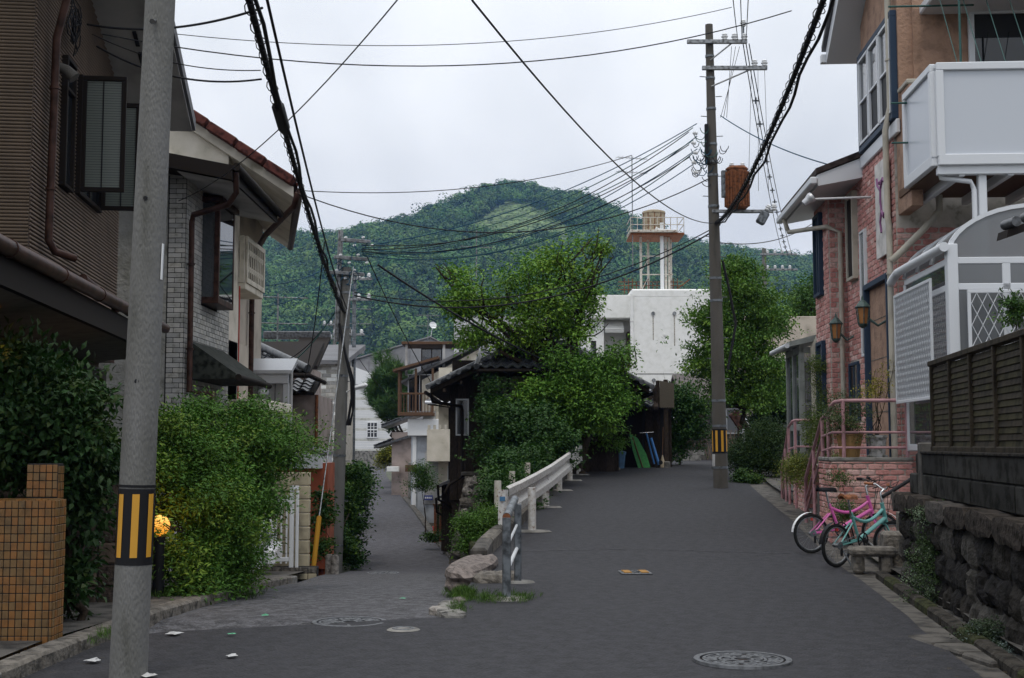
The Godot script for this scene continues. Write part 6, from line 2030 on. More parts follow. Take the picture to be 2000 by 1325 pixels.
# ---------- left middle distance ----------
func gate_and_pillar() -> void:
	var g := -.6
	var t := thing("gate_pillar", "cream block gate pillar wall with deep horizontal joints", "pillar", Vector3(-3.55, g, -21.2), .05)
	for i in 7: pb(t, "block", M.block_cream, Vector3(-.35, .22 + i * .222, 0), Vector3(1.15, .215, .2), .016)
	pb(t, "core", M.mortar, Vector3(-.35, .85, 0), Vector3(1.1, 1.5, .17), 0.)
	var base := thing("gate_plinth", "low brown tiled plinth beneath the white gate", "plinth", Vector3(-3.75, g - .02, -20.95), .05)
	pb(base, "core", M.mortar_dark, Vector3(-.2, .06, 0), Vector3(1.6, .2, .3), 0.)
	for i in 11:
		for j in 2: pb(base, "tile", [M.block_cream, M.stone][j], Vector3(-.9 + i * .143, .02 + j * .1, .155), Vector3(.132, .09, .014), .004)
	var w := thing("white_gate", "white metal gate with vertical bars and scroll ornaments", "gate", Vector3(-3.56, g + .15, -20.85), .05)
	pb(w, "post", M.white_clean, Vector3(.0, .62, 0), Vector3(.07, 1.3, .07), .01)
	pb(w, "post", M.white_clean, Vector3(.09, .6, .02), Vector3(.05, 1.25, .05), .01)
	pt(w, "post_cap", M.white_clean, [Vector3(.04, 1.24, .01), Vector3(.04, 1.3, .01)], .07, 12)
	for y in [.12, 1.05]: pb(w, "rail", M.white_clean, Vector3(-.6, y, 0), Vector3(1.2, .07, .04), .006)
	for i in 9: pb(w, "bar", M.white_clean, Vector3(-.08 - i * .085 - (.32 if i > 2 else 0.), .6, .0), Vector3(.028, 1.1, .028), .004)
	var sc := B.new()
	for y in [.35, .8]:
		for s in [-1., 1.]:
			for e in [-1., 1.]:
				var pts := []
				for j in 14: pts.append(Vector3(-.38 + s * (.04 + cos(j * .5) * .07 * (1. - j / 16.)), y + e * (.08 + sin(j * .5) * .08 * (1. - j / 16.)), .0))
				sc.tube(pts, .009, 5)
	obj("scrollwork", sc, M.white_clean, w)
	# parked car behind the bush
	var c := thing("parked_car", "white car parked behind the feathery bush by the white gate", "car", Vector3(-5.25, g + .1, -19.0), .1)
	var prof := [Vector2(-1.7, .22), Vector2(-1.72, .62), Vector2(-1.5, .8), Vector2(-1.0, .86), Vector2(-.55, 1.3), Vector2(.9, 1.36), Vector2(1.55, .92), Vector2(1.7, .85), Vector2(1.72, .25)]
	var b := B.new()
	var rows := []
	for i in prof.size() - 1:
		for k in 3:
			var p: Vector2 = prof[i].lerp(prof[i + 1], k / 3.)
			var row := []
			for j in 13:
				var v := (j - 6) / 6.
				var hw: float = .74 - .16 * clamp((p.y - .85) / .5, 0., 1.) - (.1 if abs(p.x) > 1.6 else 0.)
				row.append(Vector3(p.x - sign(p.x) * pow(abs(v), 4.) * .08 * (1. if abs(p.x) > 1.4 else 0.), p.y - pow(abs(v), 6.) * .07, v * hw))
			rows.append(row)
	for i in rows.size() - 1:
		for j in 12: b.face(rows[i][j], rows[i][j + 1], rows[i + 1][j + 1], rows[i + 1][j], rows[i][j] - Vector3(0, .5, 0))
		for j in [0, 12]:
			var z: float = -.74 if j == 0 else .74
			var p: Vector3 = rows[i][j]
			var q: Vector3 = rows[i + 1][j]
			var e := Vector3(0, 0, sign(z))
			b.face(p, q, Vector3(q.x, min(q.y, .8), z), Vector3(p.x, min(p.y, .8), z), e)
			b.face(Vector3(p.x, min(p.y, .8), z), Vector3(q.x, min(q.y, .8), z), Vector3(q.x, .22, z * .97), Vector3(p.x, .22, z * .97), e)
	obj("body", b, mat("car_white", L(.75, .75, .77), .2), c)
	var ws := B.new()
	ws.quad(Vector3(.96, 1.345, .5), Vector3(.96, 1.345, -.5), Vector3(1.52, .965, -.58), Vector3(1.52, .965, .58))
	obj("windscreen", ws, M.glass_dark, c)
	for x in [-1.1, 1.1]:
		for z in [-.72, .72]:
			var wb := B.new()
			wb.tube([Vector3(x, .28, z - .09), Vector3(x, .28, z + .09)], .28, 18)
			var wh := obj("wheel", wb, M.rubber, c)
			wb = B.new()
			wb.tube([Vector3(x, .28, z - .1), Vector3(x, .28, z + .1)], .17, 14)
			obj("rim", wb, M.steel, wh)
	for z in [-.69, .68]: panel(c, "side_window", M.glass_dark, Vector3(-.45, .88, z), X, Z, 1.25, .36, .012)
	pb(c, "headlight", M.glass_frost, Vector3(1.66, .7, .5), Vector3(.16, .16, .3), .05)
	pb(c, "bumper", M.car_white, Vector3(1.72, .4, 0), Vector3(.16, .28, 1.46), .06)
	# guy wire cover
	var y := thing("guy_wire", "grey guy wire with bright yellow protective tube beside the hedge", "guy wire", Vector3(-3.3, -.66, -21.4))
	pt(y, "cover", M.yellow, [Vector3(.0, 0, 0), Vector3(.1, .98, 0)], .042, 12)
	pt(y, "cover_cap", M.yellow, [Vector3(.1, .98, 0), Vector3(.102, 1.0, 0)], [.042, .02], 12)
	pt(y, "strand", M.steel, [Vector3(.1, .98, 0), Vector3(-.3 + .0, 6.2, -7.4)], .012, 6)
	var s := thing("stone_bollard", "pair of short granite posts at the base of the mid-street pole", "bollard", Vector3(-3.28, -.86, -23.2))
	for x in [0., .12]: pt(s, "post", M.stone_pale, [Vector3(x, -.05, x), Vector3(x, .38, x), Vector3(x, .41, x)], [.075, .07, .05], 10)
	# kerb and paving on the left
	var k := thing("kerb", "grey concrete kerb along the left pavement below the feathery bush", "kerb", Vector3.ZERO)
	var d := 5.4
	while d < 17.5:
		var e := d + .6
		var x0: float = (interp(LR, d, 1) if d > 9.3 else interp(RR, d, 1)) - .09
		var x1: float = (interp(LR, e, 1) if e > 9.3 else interp(RR, e, 1)) - .09
		var y0: float = hl(d) if d > 9.3 else hr(d)
		var y1: float = hl(e) if e > 9.3 else hr(e)
		var bb := B.new()
		bb.bar(Vector3(x0, y0 + .0, -d), Vector3(x1, y1 + .0, -e + .012), .18, .19, Y, .02)
		obj("kerb_stone", bb, [M.concrete, M.concrete_dark, M.stone][int(d * 10) % 3], k)
		d = e
	d = 22.
	while d < 60.:
		var e := d + 1.
		var bb := B.new()
		bb.bar(Vector3(interp(LR, d, 2) + .12, hl(d) + .02, -d), Vector3(interp(LR, e, 2) + .12, hl(e) + .02, -e + .015), .22, .12, Y, .02)
		obj("kerb_stone", bb, M.concrete_dark, k)
		d = e
	var bw := thing("block_wall", "brown split-faced block wall behind the grey foreground pole", "wall", Vector3(-3.5, .05, -11.6), .0)
	for j in 6:
		for i in 5: pb(bw, "block", [M.block_brown, M.siding_dark][(i * 7 + j * 3) % 5 / 4], Vector3(-1.6 + i * .4, .1 + j * .195, 0), Vector3(.392, .187, .14), .014)
	# globe lamp glowing in the bush
	var l := thing("garden_lamp", "glowing round yellow garden lamp on a black post in the bush", "lamp", Vector3(-3.36, -.02, -12.3))
	pt(l, "post", M.black, [Vector3(0, 0, 0), Vector3(0, .62, 0), Vector3(0, .66, 0)], [.06, .05, .07], 12)
	var gb := B.new()
	gb.lathe([[.0, -.1], [.06, -.08], [.09, -.045], [.1, 0], [.09, .045], [.06, .08], [0, .1]], 18, Vector3(0, .76, 0))
	var m := StandardMaterial3D.new()
	m.albedo_color = Color(1, .85, .5)
	m.emission_enabled = true
	m.emission = Color(1, .6, .14)
	m.emission_energy_multiplier = .95
	obj("globe", gb, m, l)
	var om := OmniLight3D.new()
	om.name = "globe_light"
	om.position = Vector3(0, .76, .0)
	om.light_energy = .1
	om.omni_range = 10.
	om.omni_attenuation = 2.
	om.light_size = .1
	om.light_color = Color(1, .68, .25)
	om.shadow_enabled = true
	l.add_child(om)

func left_backdrop() -> void:
	# white aluminium porch
	var t := thing("white_porch", "pale aluminium porch box with round lamp behind the feathery bush", "porch", Vector3(-5.45, -1., -26))
	pb(t, "back_wall", M.soffit, Vector3(.45, 2., -.3), Vector3(.95, 4.1, .2), 0.)
	for x in [.0, .86]: pb(t, "post", M.alu, Vector3(x, 2., .0), Vector3(.12, 4.0, .12), .01)
	pb(t, "beam", M.alu, Vector3(.43, 3.85, .02), Vector3(.98, .2, .14), .01)
	var b := B.new()
	b.prism([Vector2(.15, 3.95), Vector2(.15, 4.02), Vector2(-.5, 4.3), Vector2(-.5, 4.2)], Vector3(-.1, 0, 0), Z, Y, X * 1.1)
	obj("roof", b, M.alu, t)
	var lp := B.new()
	lp.lathe([[0, -.1], [.1, -.05], [.12, 0], [.1, .05], [0, .1]], 12, Vector3(.38, 3.58, -.1))
	obj("lamp", lp, M.white_clean, t)
	for x in [.25, .6]: pb(t, "panel_joint", M.concrete_dark, Vector3(x, 2., -.19), Vector3(.012, 4., .01), 0.)
	# grey tiled house
	var h := thing("tiled_house", "house with glossy grey wave-tiled hip roof behind the porch", "house", Vector3(-6.2, -1.2, -31))
	pb(h, "wall", M.oldwood2, Vector3(-.2, 2., -1.5), Vector3(1.9, 4.6, 3.), .0)
	pb(h, "wall", M.pink_wall, Vector3(1.03, 1.75, -2.2), Vector3(.62, 4.4, 3.), .0)
	b = B.new()
	b.prism([Vector2(.7, 4.35), Vector2(.7, 4.43), Vector2(-1.6, 5.35), Vector2(-1.6, 5.2)], Vector3(-2.2, 0, 0), Z, Y, X * 3.6)
	var r := obj("roof", b, M.dark_frame, h)
	tiles(r, M.kawara, Vector3(-2.2, 4.46, .74), X, Vector3(0, .92, -2.3).normalized(), 13, 9, func(i, j): return i < 13 - j * .9)
	pt(r, "hip_tile", M.kawara, [Vector3(1.36, 4.52, .76), Vector3(-.7, 5.45, -1.3)], .1, 8)
	pt(r, "ridge_tile", M.kawara, [Vector3(-2.2, 5.45, -1.35), Vector3(-.6, 5.45, -1.35)], .12, 8)
	pt(r, "eave_fascia", M.dark_frame, [Vector3(-2.2, 4.35, .78), Vector3(1.4, 4.35, .78), Vector3(1.42, 4.3, -1.6)], .06, 8)
	b = B.new()
	b.prism([Vector2(.1, 3.93), Vector2(.1, 4.), Vector2(-.9, 4.36), Vector2(-.9, 4.25)], Vector3(.72, 0, -.55), Z, Y, X * .62)
	var r2 := obj("lower_roof", b, M.dark_frame, h)
	tiles(r2, M.kawara, Vector3(.72, 4.02, -.42), X, Vector3(0, .36, -1.).normalized(), 2, 4)
	pipe(h, "downpipe", M.rust, [Vector3(1.37, 3.95, -.66), Vector3(1.37, 0, -.66)], .04)
	# second roof behind
	b = B.new()
	b.prism([Vector2(1.2, 4.9), Vector2(1.2, 5.), Vector2(-1.2, 6.), Vector2(-1.2, 5.9)], Vector3(.2, -.2, -4.), Z, Y, X * .85)
	var r3 := obj("rear_roof", b, M.dark_frame, h)
	tiles(r3, M.kawara, Vector3(.2, 4.82, -2.78), X, Vector3(0, 1., -2.4).normalized(), 3, 6)
	pb(r3, "ridge_wall", M.kawara, Vector3(.1, 5.82, -5.2), Vector3(1.9, .22, .25), .03)
	pb(h, "rear_wall", M.pink_wall, Vector3(.1, 2.3, -4.6), Vector3(1.2, 5., 2.4), 0.)
	# low orange wall building
	var o := thing("orange_outbuilding", "low orange-red walled outbuilding with white fascia roof", "outbuilding", Vector3(-4.72, -.5, -25.5))
	pb(o, "wall", M.orange_wall, Vector3(.4, .5, -.6), Vector3(1.3, 2.3, 1.), .0)
	b = B.new()
	b.prism([Vector2(-1.1, 2.28), Vector2(-1.1, 2.36), Vector2(.95, 1.8), Vector2(.95, 1.55), Vector2(.3, 1.55), Vector2(.3, 1.82)], Vector3(0, 0, -1.4), X, Y, Z * 1.5)
	obj("roof_edge", b, M.white_pvc, o)
	b = B.new()
	b.prism([Vector2(-1.1, 2.37), Vector2(-1.1, 2.43), Vector2(.97, 1.87), Vector2(.97, 1.81)], Vector3(0, 0, -1.4), X, Y, Z * 1.46)
	obj("roof", b, M.slate, o)
	# brick-tiled tower block
	var k := thing("tiled_annex", "tall narrow annex faced in small white and grey brick tiles", "building", Vector3(-6.5, -1.4, -42))
	pb(k, "core", M.mortar, Vector3(-.3, 2.6, -2), Vector3(2.2, 6.2, 4), 0.)
	var l := []
	bricks(l, Vector3(-1.4, 1., 0.0), X, Z, 2.2, 4.7, [], .3, .125, .016, .012, 3, 8)
	lay(k, l, "wall_tile", [M.tile_grey3, M.white_wall, M.tile_grey2], flat_set(), 300)
	b = B.new()
	b.prism([Vector2(.3, 5.55), Vector2(.3, 5.68), Vector2(-5., 6.6), Vector2(-5., 6.4)], Vector3(-1.5, 0, 0), Z, Y, X * 2.6)
	obj("roof", b, M.slate, k)
	# big grey gable behind
	var g := thing("grey_gable", "large plain grey gable wall of a hall behind the alley", "building", Vector3(-17., -1., -125))
	b = B.new()
	b.prism([Vector2(-8, 0), Vector2(-8, 8.), Vector2(9., 13.), Vector2(14., 10.4), Vector2(14., 0)], Vector3(0, 0, -8), X, Y, Z * 8.)
	obj("gable_wall", b, mat("hall_grey", L(.3, .3, .31), .9, "blotch", .1), g)
	pt(g, "verge", M.slate, [Vector3(-8.1, 8.05, .05), Vector3(9., 13.08, .05), Vector3(14.1, 10.45, .05)], .12, 6)
	for x in [-1.5, 3., 7.]: pb(g, "wall_joint", M.slate, Vector3(x, 5.2 + x * .15, .01), Vector3(.05, 9.4 + x * .3, .02), 0.)
	var dsh := B.new()
	dsh.lathe([[0, 0], [.2, .04], [.36, .14], [.38, .16]], 16, Vector3(9.2, 14.2, 0), Basis(X, 1.1) * Basis(Z, -.4))
	dsh.tube([Vector3(9., 12.9, 0), Vector3(9.2, 14.1, 0)], .03, 6)
	obj("satellite_dish", dsh, M.white_clean, g)
	# white boarded house at the end of the alley
	var w := thing("white_house", "white weatherboard house with small paned window closing the alley end", "house", Vector3(-14., -.35, -110))
	pb(w, "plinth", M.concrete, Vector3(.5, .55, 0), Vector3(9., 1.7, .3), .0)
	pb(w, "wall", M.white_wall, Vector3(.5, 4.2, -2.), Vector3(8.8, 7.2, 4.), 0.)
	for i in 30: pb(w, "weatherboard", M.white_paint if i % 4 == 0 else M.white_clean, Vector3(.5, 1.45 + i * .22, .04), Vector3(8.9, .21, .05), .012, Basis(X, .12))
	b = B.new()
	b.prism([Vector2(-4.3, 7.6), Vector2(-4.3, 7.8), Vector2(-1.2, 9.2), Vector2(5.2, 6.8), Vector2(5.2, 6.6)], Vector3(0, 0, -4), X, Y, Z * 4.3)
	obj("roof", b, M.white_clean, w)
	var wn := window(w, Vector3(1.55, 2.5, .08), X, Z, .95, 1.35, M.white_clean, M.glass_dark, 3, .07, .1)
	for y in [2.95, 3.2, 3.45]: pb(wn, "muntin", M.white_clean, Vector3(2.02, y, .13), Vector3(.85, .035 if y != 3.2 else .09, .04), 0.)
	window(w, Vector3(-3.4, 5.2, .08), X, Z, .8, 1.6, M.white_clean, M.glass_frost, 1, .07, .1)
	pb(w, "corner_board", M.white_clean, Vector3(-1.2, 3.6, .09), Vector3(.15, 5.6, .06), .01)

func alley_right() -> void:
	# white house with wooden balcony
	var t := thing("balcony_house", "narrow white house with brown wooden balcony on the right of the alley", "house", Vector3(-4.1, -1.05, -54))
	# front to the camera
	pb(t, "wall", M.white_wall, Vector3(1.5, 2.5, -3.), Vector3(2.3, 5.2, 6.), 0.)
	pb(t, "lower_wall", mat("pale_blue_wall", L(.5, .53, .58), .85, "blotch", .4), Vector3(.55, 1.4, -.6), Vector3(1.35, 4.4, 1.6), .01)
	pb(t, "door_recess", M.soffit, Vector3(.75, 1.2, .22), Vector3(.6, 2.2, .05), .01)
	pb(t, "column", M.white_clean, Vector3(.02, 1.2, .25), Vector3(.16, 4.0, .16), .01)
	pb(t, "canopy", M.white_clean, Vector3(.5, 3.3, .2), Vector3(1.5, .7, .7), .02)
	pb(t, "cut_beam", M.wood, Vector3(-.1, 1.6, .4), Vector3(.5, .28, .2), .01)
	pb(t, "sign_plate", mat("sign_blue", L(.04, .06, .25), .5), Vector3(.62, .38, .36), Vector3(.36, .2, .02), .004)
	for i in 4: pb(t, "sign_line", M.white_clean, Vector3(.5 + i * .075, .38, .374), Vector3(.05, .07, .006), 0.)
	var b := B.new()
	b.prism([Vector2(-.55, 5.15), Vector2(-.55, 5.25), Vector2(2.9, 7.), Vector2(2.9, 6.85)], Vector3(0, 0, -6), X, Y, Z * 6.4)
	obj("roof", b, M.slate, t)
	b = B.new()
	b.prism([Vector2(.3, 4.), Vector2(.3, 5.3), Vector2(2.7, 6.6), Vector2(2.7, 4)], Vector3(0, 0, -2), X, Y, Z * 2.05)
	obj("gable_boards", b, M.cream, t)
	for i in 12: pb(t, "weatherboard", M.cream, Vector3(1.8, 2.6 + i * .26, .06), Vector3(1.8, .25, .04), .01, Basis(X, .1))
	var bl := pb(t, "balcony", M.wood, Vector3(.1, 3.85, .3), Vector3(1.5, .14, 1.1), .01)
	for q in [[-.7, .5], [.7, .5], [-.7, -.4], [0, .5]]: pb(bl, "post", M.wood, Vector3(q[0], .95, q[1]), Vector3(.09, 1.9, .09), .006)
	pb(bl, "rail", M.wood, Vector3(0, .85, .5), Vector3(1.5, .08, .07), .006)
	for i in 11: pb(bl, "baluster", M.wood, Vector3(-.62 + i * .125, .42, .5), Vector3(.035, .8, .03), .003)
	for i in 6: pb(bl, "baluster", M.wood, Vector3(-.7, .42, .35 - i * .15), Vector3(.03, .8, .1), .003)
	b = B.new()
	b.prism([Vector2(-.95, 1.75), Vector2(-.95, 1.85), Vector2(.95, 2.4), Vector2(.95, 2.3)], Vector3(0, 0, -.6), X, Y, Z * 1.3)
	obj("canopy_roof", b, M.wood, bl)
	window(t, Vector3(-.3, 3.95, .0), X, Z, 1.0, 1.6, M.alu, M.glass_dark, 2)
	# roof terrace above
	var rt := pb(t, "roof_terrace", M.wood, Vector3(1.2, 6.9, -1.5), Vector3(3.6, .12, 2.5), .01)
	for x in [-1.6, 0., 1.6]: pb(rt, "post", M.soffit, Vector3(x, -.7, 1.1), Vector3(.1, 1.4, .1), 0.)
	window(t, Vector3(.2, 5.6, -.8), X, Z, .9, 1.1, M.dark_frame, M.glass, 2)
	# small stucco house nearer
	var s := thing("stucco_house", "small cream stucco house with crenellated balcony next to the timber house", "house", Vector3(-2.55, -1.1, -44.5))
	pb(s, "wall", M.cream, Vector3(1., 2.6, -2.), Vector3(2., 5.4, 4.), 0.)
	pb(s, "balcony_wall", M.cream, Vector3(.3, 2.6, .4), Vector3(1.3, 1.1, .8), .02)
	for i in 7: pb(s, "merlon", M.cream, Vector3(-.28 + i * .19, 3.22, .75), Vector3(.09, .16, .1), .01)
	pb(s, "eave", M.slate, Vector3(.5, 4.1, .5), Vector3(1.7, .12, 1.2), .01)
	pt(s, "gutter", M.white_pvc, [Vector3(-.4, 4.05, 1.1), Vector3(1.3, 4.05, 1.1)], .06, 8)
	pipe(s, "downpipe", M.dark_frame, [Vector3(-.3, 4., 1.1), Vector3(.4, 3.9, .5), Vector3(.4, .5, .4)], .035)
	window(s, Vector3(.5, 3.3, .02), X, Z, .5, .9, M.white_clean, M.glass_frost, 1)
	for x in [.35, .55, .7]: pt(s, "conduit", M.white_pvc, [Vector3(x, 0, .1), Vector3(x, 1.9, .1)], .03, 6)
	# farther low tiled house with block wall
	var f := thing("alley_cottage", "small dark tiled cottage between the balcony house and the pine", "house", Vector3(-5.9, -.95, -63))
	pb(f, "wall", M.pink_wall, Vector3(1., 1.5, -2), Vector3(2., 3.2, 4.), 0.)
	for q in [[2.3, -.35], [3.3, .0]]:
		b = B.new()
		b.prism([Vector2(-.5 + q[1], q[0]), Vector2(-.5 + q[1], q[0] + .1), Vector2(1.6, q[0] + .9), Vector2(1.6, q[0] + .75)], Vector3(0, 0, -3), X, Y, Z * 3.3)
		var ro := obj("roof", b, M.kawara, f)
		tiles(ro, M.kawara, Vector3(-.5 + q[1], q[0] + .12, .3), Vector3(0, 0, -1), Vector3(2.1, .8, 0).normalized(), 6, 4)
	pb(f, "letter_shelf", M.white_wall, Vector3(.1, 1.3, .3), Vector3(.6, .25, .3), .02)
	for i in 4:
		var w := Vector3(interp(LR, 62. + i * 5., 2) + .5, hl(62. + i * 5.), -(62. + i * 5.))
		var bb := B.new()
		bb.bar(w + Y * .75, Vector3(interp(LR, 66.9 + i * 5., 2) + .5, hl(66.9 + i * 5.) + .75, -(66.9 + i * 5.)), .2, 1.7, Y, .02)
		var o := obj("garden_wall", bb, M.concrete)
		tag(o, ["nearest", "second", "third", "farthest"][i] + " section of the grey concrete wall along the alley below the pine", "wall", "sections of the alley wall")
		o.set_meta("kind", "thing")
	# pots and clutter by the alley
	var p := 0
	for q in [[826, 1008, 41., .1], [845, 1012, 39.5, .1]]:
		var c := G(q[0], q[1], q[2])
		c.y = hl(q[2]) + .05
		c.x = max(c.x, interp(LR, q[2], 2) + .2)
		var rp := thing("red_bucket", ["bright red bucket at the alley edge, farther of the two", "bright red bucket at the alley edge, nearer of the two"][p], "bucket", c, 0., "red buckets")
		var kb := B.new()
		kb.lathe([[0, 0], [.1, 0], [.14, .26], [.15, .26], [.15, .28], [.13, .28], [.1, .03], [0, .03]], 14)
		obj("body", kb, M.red_paint, rp)
		pt(rp, "handle", M.steel, [Vector3(-.14, .27, 0), Vector3(0, .33, .08), Vector3(.14, .27, 0)], .006, 5)
		p += 1
	plant("potted_sapling", "thin potted sapling standing beside the red buckets", "pot plant", Vector3(-2.75, -1.4, -41.5), [lb(828, 935, 41.5, 20, 16, .3), lb(822, 915, 41.5, 14, 12, .2)], "small", 130, Color(.05, .11, .025), 51, 1.6, .025, -.3, 2., .6)
	plant("alley_plants", "low potted green plants at the foot of the alley step", "pot plant", Vector3(-2.1, -1.45, -38.), [lb(840, 1045, 37., 14, 8, .2), lb(865, 1040, 37., 14, 9, .2), lb(880, 1000, 37.5, 10, 30, .2)], "round", 160, Color(.04, .09, .02), 52, .8, 0., -.3, 2., .6)
	var cp := thing("rusty_screen", "rusty corrugated screen panels beside the alley pots", "screen", Vector3(-2.2, -1.4, -38.6), .25)
	for i in 9: pb(cp, "slat", [M.rust, M.moss][i % 2], Vector3(i * .085 - .1, .55, 0), Vector3(.08, 1.1, .03), .008)
	pb(cp, "cap_rail", M.wood, Vector3(.25, 1.13, 0), Vector3(.85, .06, .06), .006)

# ---------- poles and overhead wires ----------
func catenary(a: Vector3, b: Vector3, sag: float, n := 24) -> Array:
	var p := []
	for i in n + 1:
		var t := float(i) / n
		p.append(a.lerp(b, t) - Y * sag * 4. * t * (1. - t))
	return p
func wire(label: String, a: Vector3, b: Vector3, sag: float, r: float, m, group := "") -> MeshInstance3D:
	var k := B.new()
	k.tube(catenary(a, b, sag), r, 5)
	var o := obj("overhead_wire", k, m)
	tag(o, label, "wire", group)
	return o
func insulator(parent, p: Vector3, s := 1.0, up := Vector3.UP) -> void:
	var b := B.new()
	var bs := Basis(Quaternion(Vector3.UP, up)) if up != Vector3.UP else Basis()
	b.lathe([[0, -.02], [.03, -.02], [.05, .0], [.03, .02], [.055, .04], [.055, .05], [.03, .06], [.045, .08], [.02, .1], [0, .105]], 10, p, bs.scaled(Vector3(s, s, s)))
	obj("insulator", b, M.insulator, parent)
func spiral(b: B, path: Array, r: float, turns: float, rad: float) -> void:
	var pts := []
	var n := int(turns * 9)
	for i in n + 1:
		var t := float(i) / n * (path.size() - 1)
		var k: int = min(int(t), path.size() - 2)
		var p: Vector3 = path[k].lerp(path[k + 1], t - k)
		var d: Vector3 = (path[k + 1] - path[k]).normalized()
		var s := d.cross(Vector3.UP).normalized()
		var a := float(i) / 9. * TAU
		pts.append(p + (s * cos(a) + s.cross(d) * sin(a) - s.cross(d) * .2) * r * (1. + .35 * sin(i * .37)))
	b.tube(pts, rad, 4)
func right_pole() -> void:
	var base := Vector3(4.545, .55, -28)
	var ax := Vector3(-.0125, 1, 0)
	var t := pole_at("utility_pole", "tall dark concrete pole at the road bend carrying a rusty transformer", base, base + ax * 10.35, .165, .085, M.pole_dark)
	guard(t, ax * .78, ax, .162, .53, 8, .2)
	pt(t, "notice", M.soffit, [ax * .5 + Vector3(-.05, 0, .0), ax * .76 + Vector3(-.05, 0, .0)], .125, 16)
	for y in [.45, 1.35, 1.9, 4.1, 4.6, 6.2, 6.9, 7.2, 7.6, 8.4, 9.1, 9.6]: pt(t, "band", M.steel_dull, [ax * y, ax * (y + .05)], lerp(.172, .098, y / 10.35), 16)
	step_bolts(t, ax, .13, 2.4, 9.6, .45, M.steel_dull)
	# crossarms
	for q in [[9.92, -.52, .82], [9.32, -.2, 1.25]]:
		var arm := pb(t, "crossarm", M.steel, ax * q[0] + Vector3((q[1] + q[2]) * .5, 0, .13), Vector3(q[2] - q[1], .09, .08), .008)
		for k in 3 if q[0] > 9.5 else 2:
			insulator(arm, Vector3((q[2] - q[1]) * .5 - .06 - k * .22, .05, 0), 1.4)
		pt(arm, "stay", M.steel, [Vector3((q[2] - q[1]) * .25, -.03, 0), Vector3(-(q[1] + q[2]) * .5, -.42, 0)], .018, 6)
	pt(t, "top_pin", M.steel_dull, [Vector3(.62, 9.95, .1), Vector3(.62, 10.35, .1)], .025, 6)
	insulator(t, Vector3(.62, 10.3, .1), 1.3)
	# transformer
	var tb := B.new()
	tb.lathe([[0, -.46], [.2, -.46], [.235, -.42], [.235, .4], [.25, .41], [.25, .44], [.2, .48], [0, .5]], 20)
	var tr := obj("transformer", tb, M.rust, t, Vector3(.42, 6.6, .14))
	for k in 20:
		var a := k * TAU / 20
		var fb := B.new()
		fb.box(Vector3(cos(a) * .255, -.02, sin(a) * .255), Vector3(.05, .76, .02), .004, Basis(Y, -a))
		obj("cooling_fin", fb, M.rust, tr)
	for x in [-.12, .12]: insulator(tr, Vector3(x, .46, .05), 1.1)
	pb(tr, "bracket", M.steel_dull, Vector3(-.28, .1, 0), Vector3(.12, .6, .12), .01)
	pb(t, "lower_arm", M.steel, ax * 6.1 + Vector3(.62, 0, .1), Vector3(1.35, .07, .07), .008)
	insulator(t, Vector3(1.24, 6.14, .1), 1.3)
	var sw := pb(t, "switch_box", M.steel_dull, Vector3(.98, 5.95, .12), Vector3(.2, .3, .16), .03, Basis(Z, -.5))
	insulator(sw, Vector3(.1, .18, 0), 1.2, Vector3(.5, 1, 0).normalized())
	pb(t, "riser_box", M.black, ax * 7.6 + Vector3(-.14, 0, .12), Vector3(.08, .9, .1), .01)
	# coils of service cable
	for s in [[-.24, 7.35, 12, M.wire_blue], [-.2, 7.7, 8, M.wire_green], [-.26, 7.1, 8, M.wire], [.14, 7.4, 5, M.wire]]:
		var cb := B.new()
		for k in s[2]:
			var c: Vector3 = ax * s[1] + Vector3(s[0] + rng.randfn(0, .12), rng.randfn(0, .16), .14 + rng.randfn(0, .06))
			var rr := rng.randf_range(.07, .15)
			var pts := []
			for j in 9: pts.append(c + Vector3(cos(PI + j * .39) * rr, sin(PI + j * .39) * rr * rng.randf_range(1.1, 1.3), .04 * sin(j * .7 + k)))
			cb.tube(pts, .009, 5)
		obj("cable_coil", cb, s[3], t)
	for k in 5: insulator(t, ax * (6.95 + k * .22) + Vector3(-.36 - .04 * (k % 2), 0, .16), .9, Vector3(-1, .2, 0).normalized())
	pt(t, "riser_cable", M.wire, [ax * 5.0 + Vector3(.15, 0, .1), ax * 4.3 + Vector3(.3, 0, .05), ax * 3.6 + Vector3(.42, 0, 0), ax * 2.6 + Vector3(.2, 0, .1)], .03, 6)

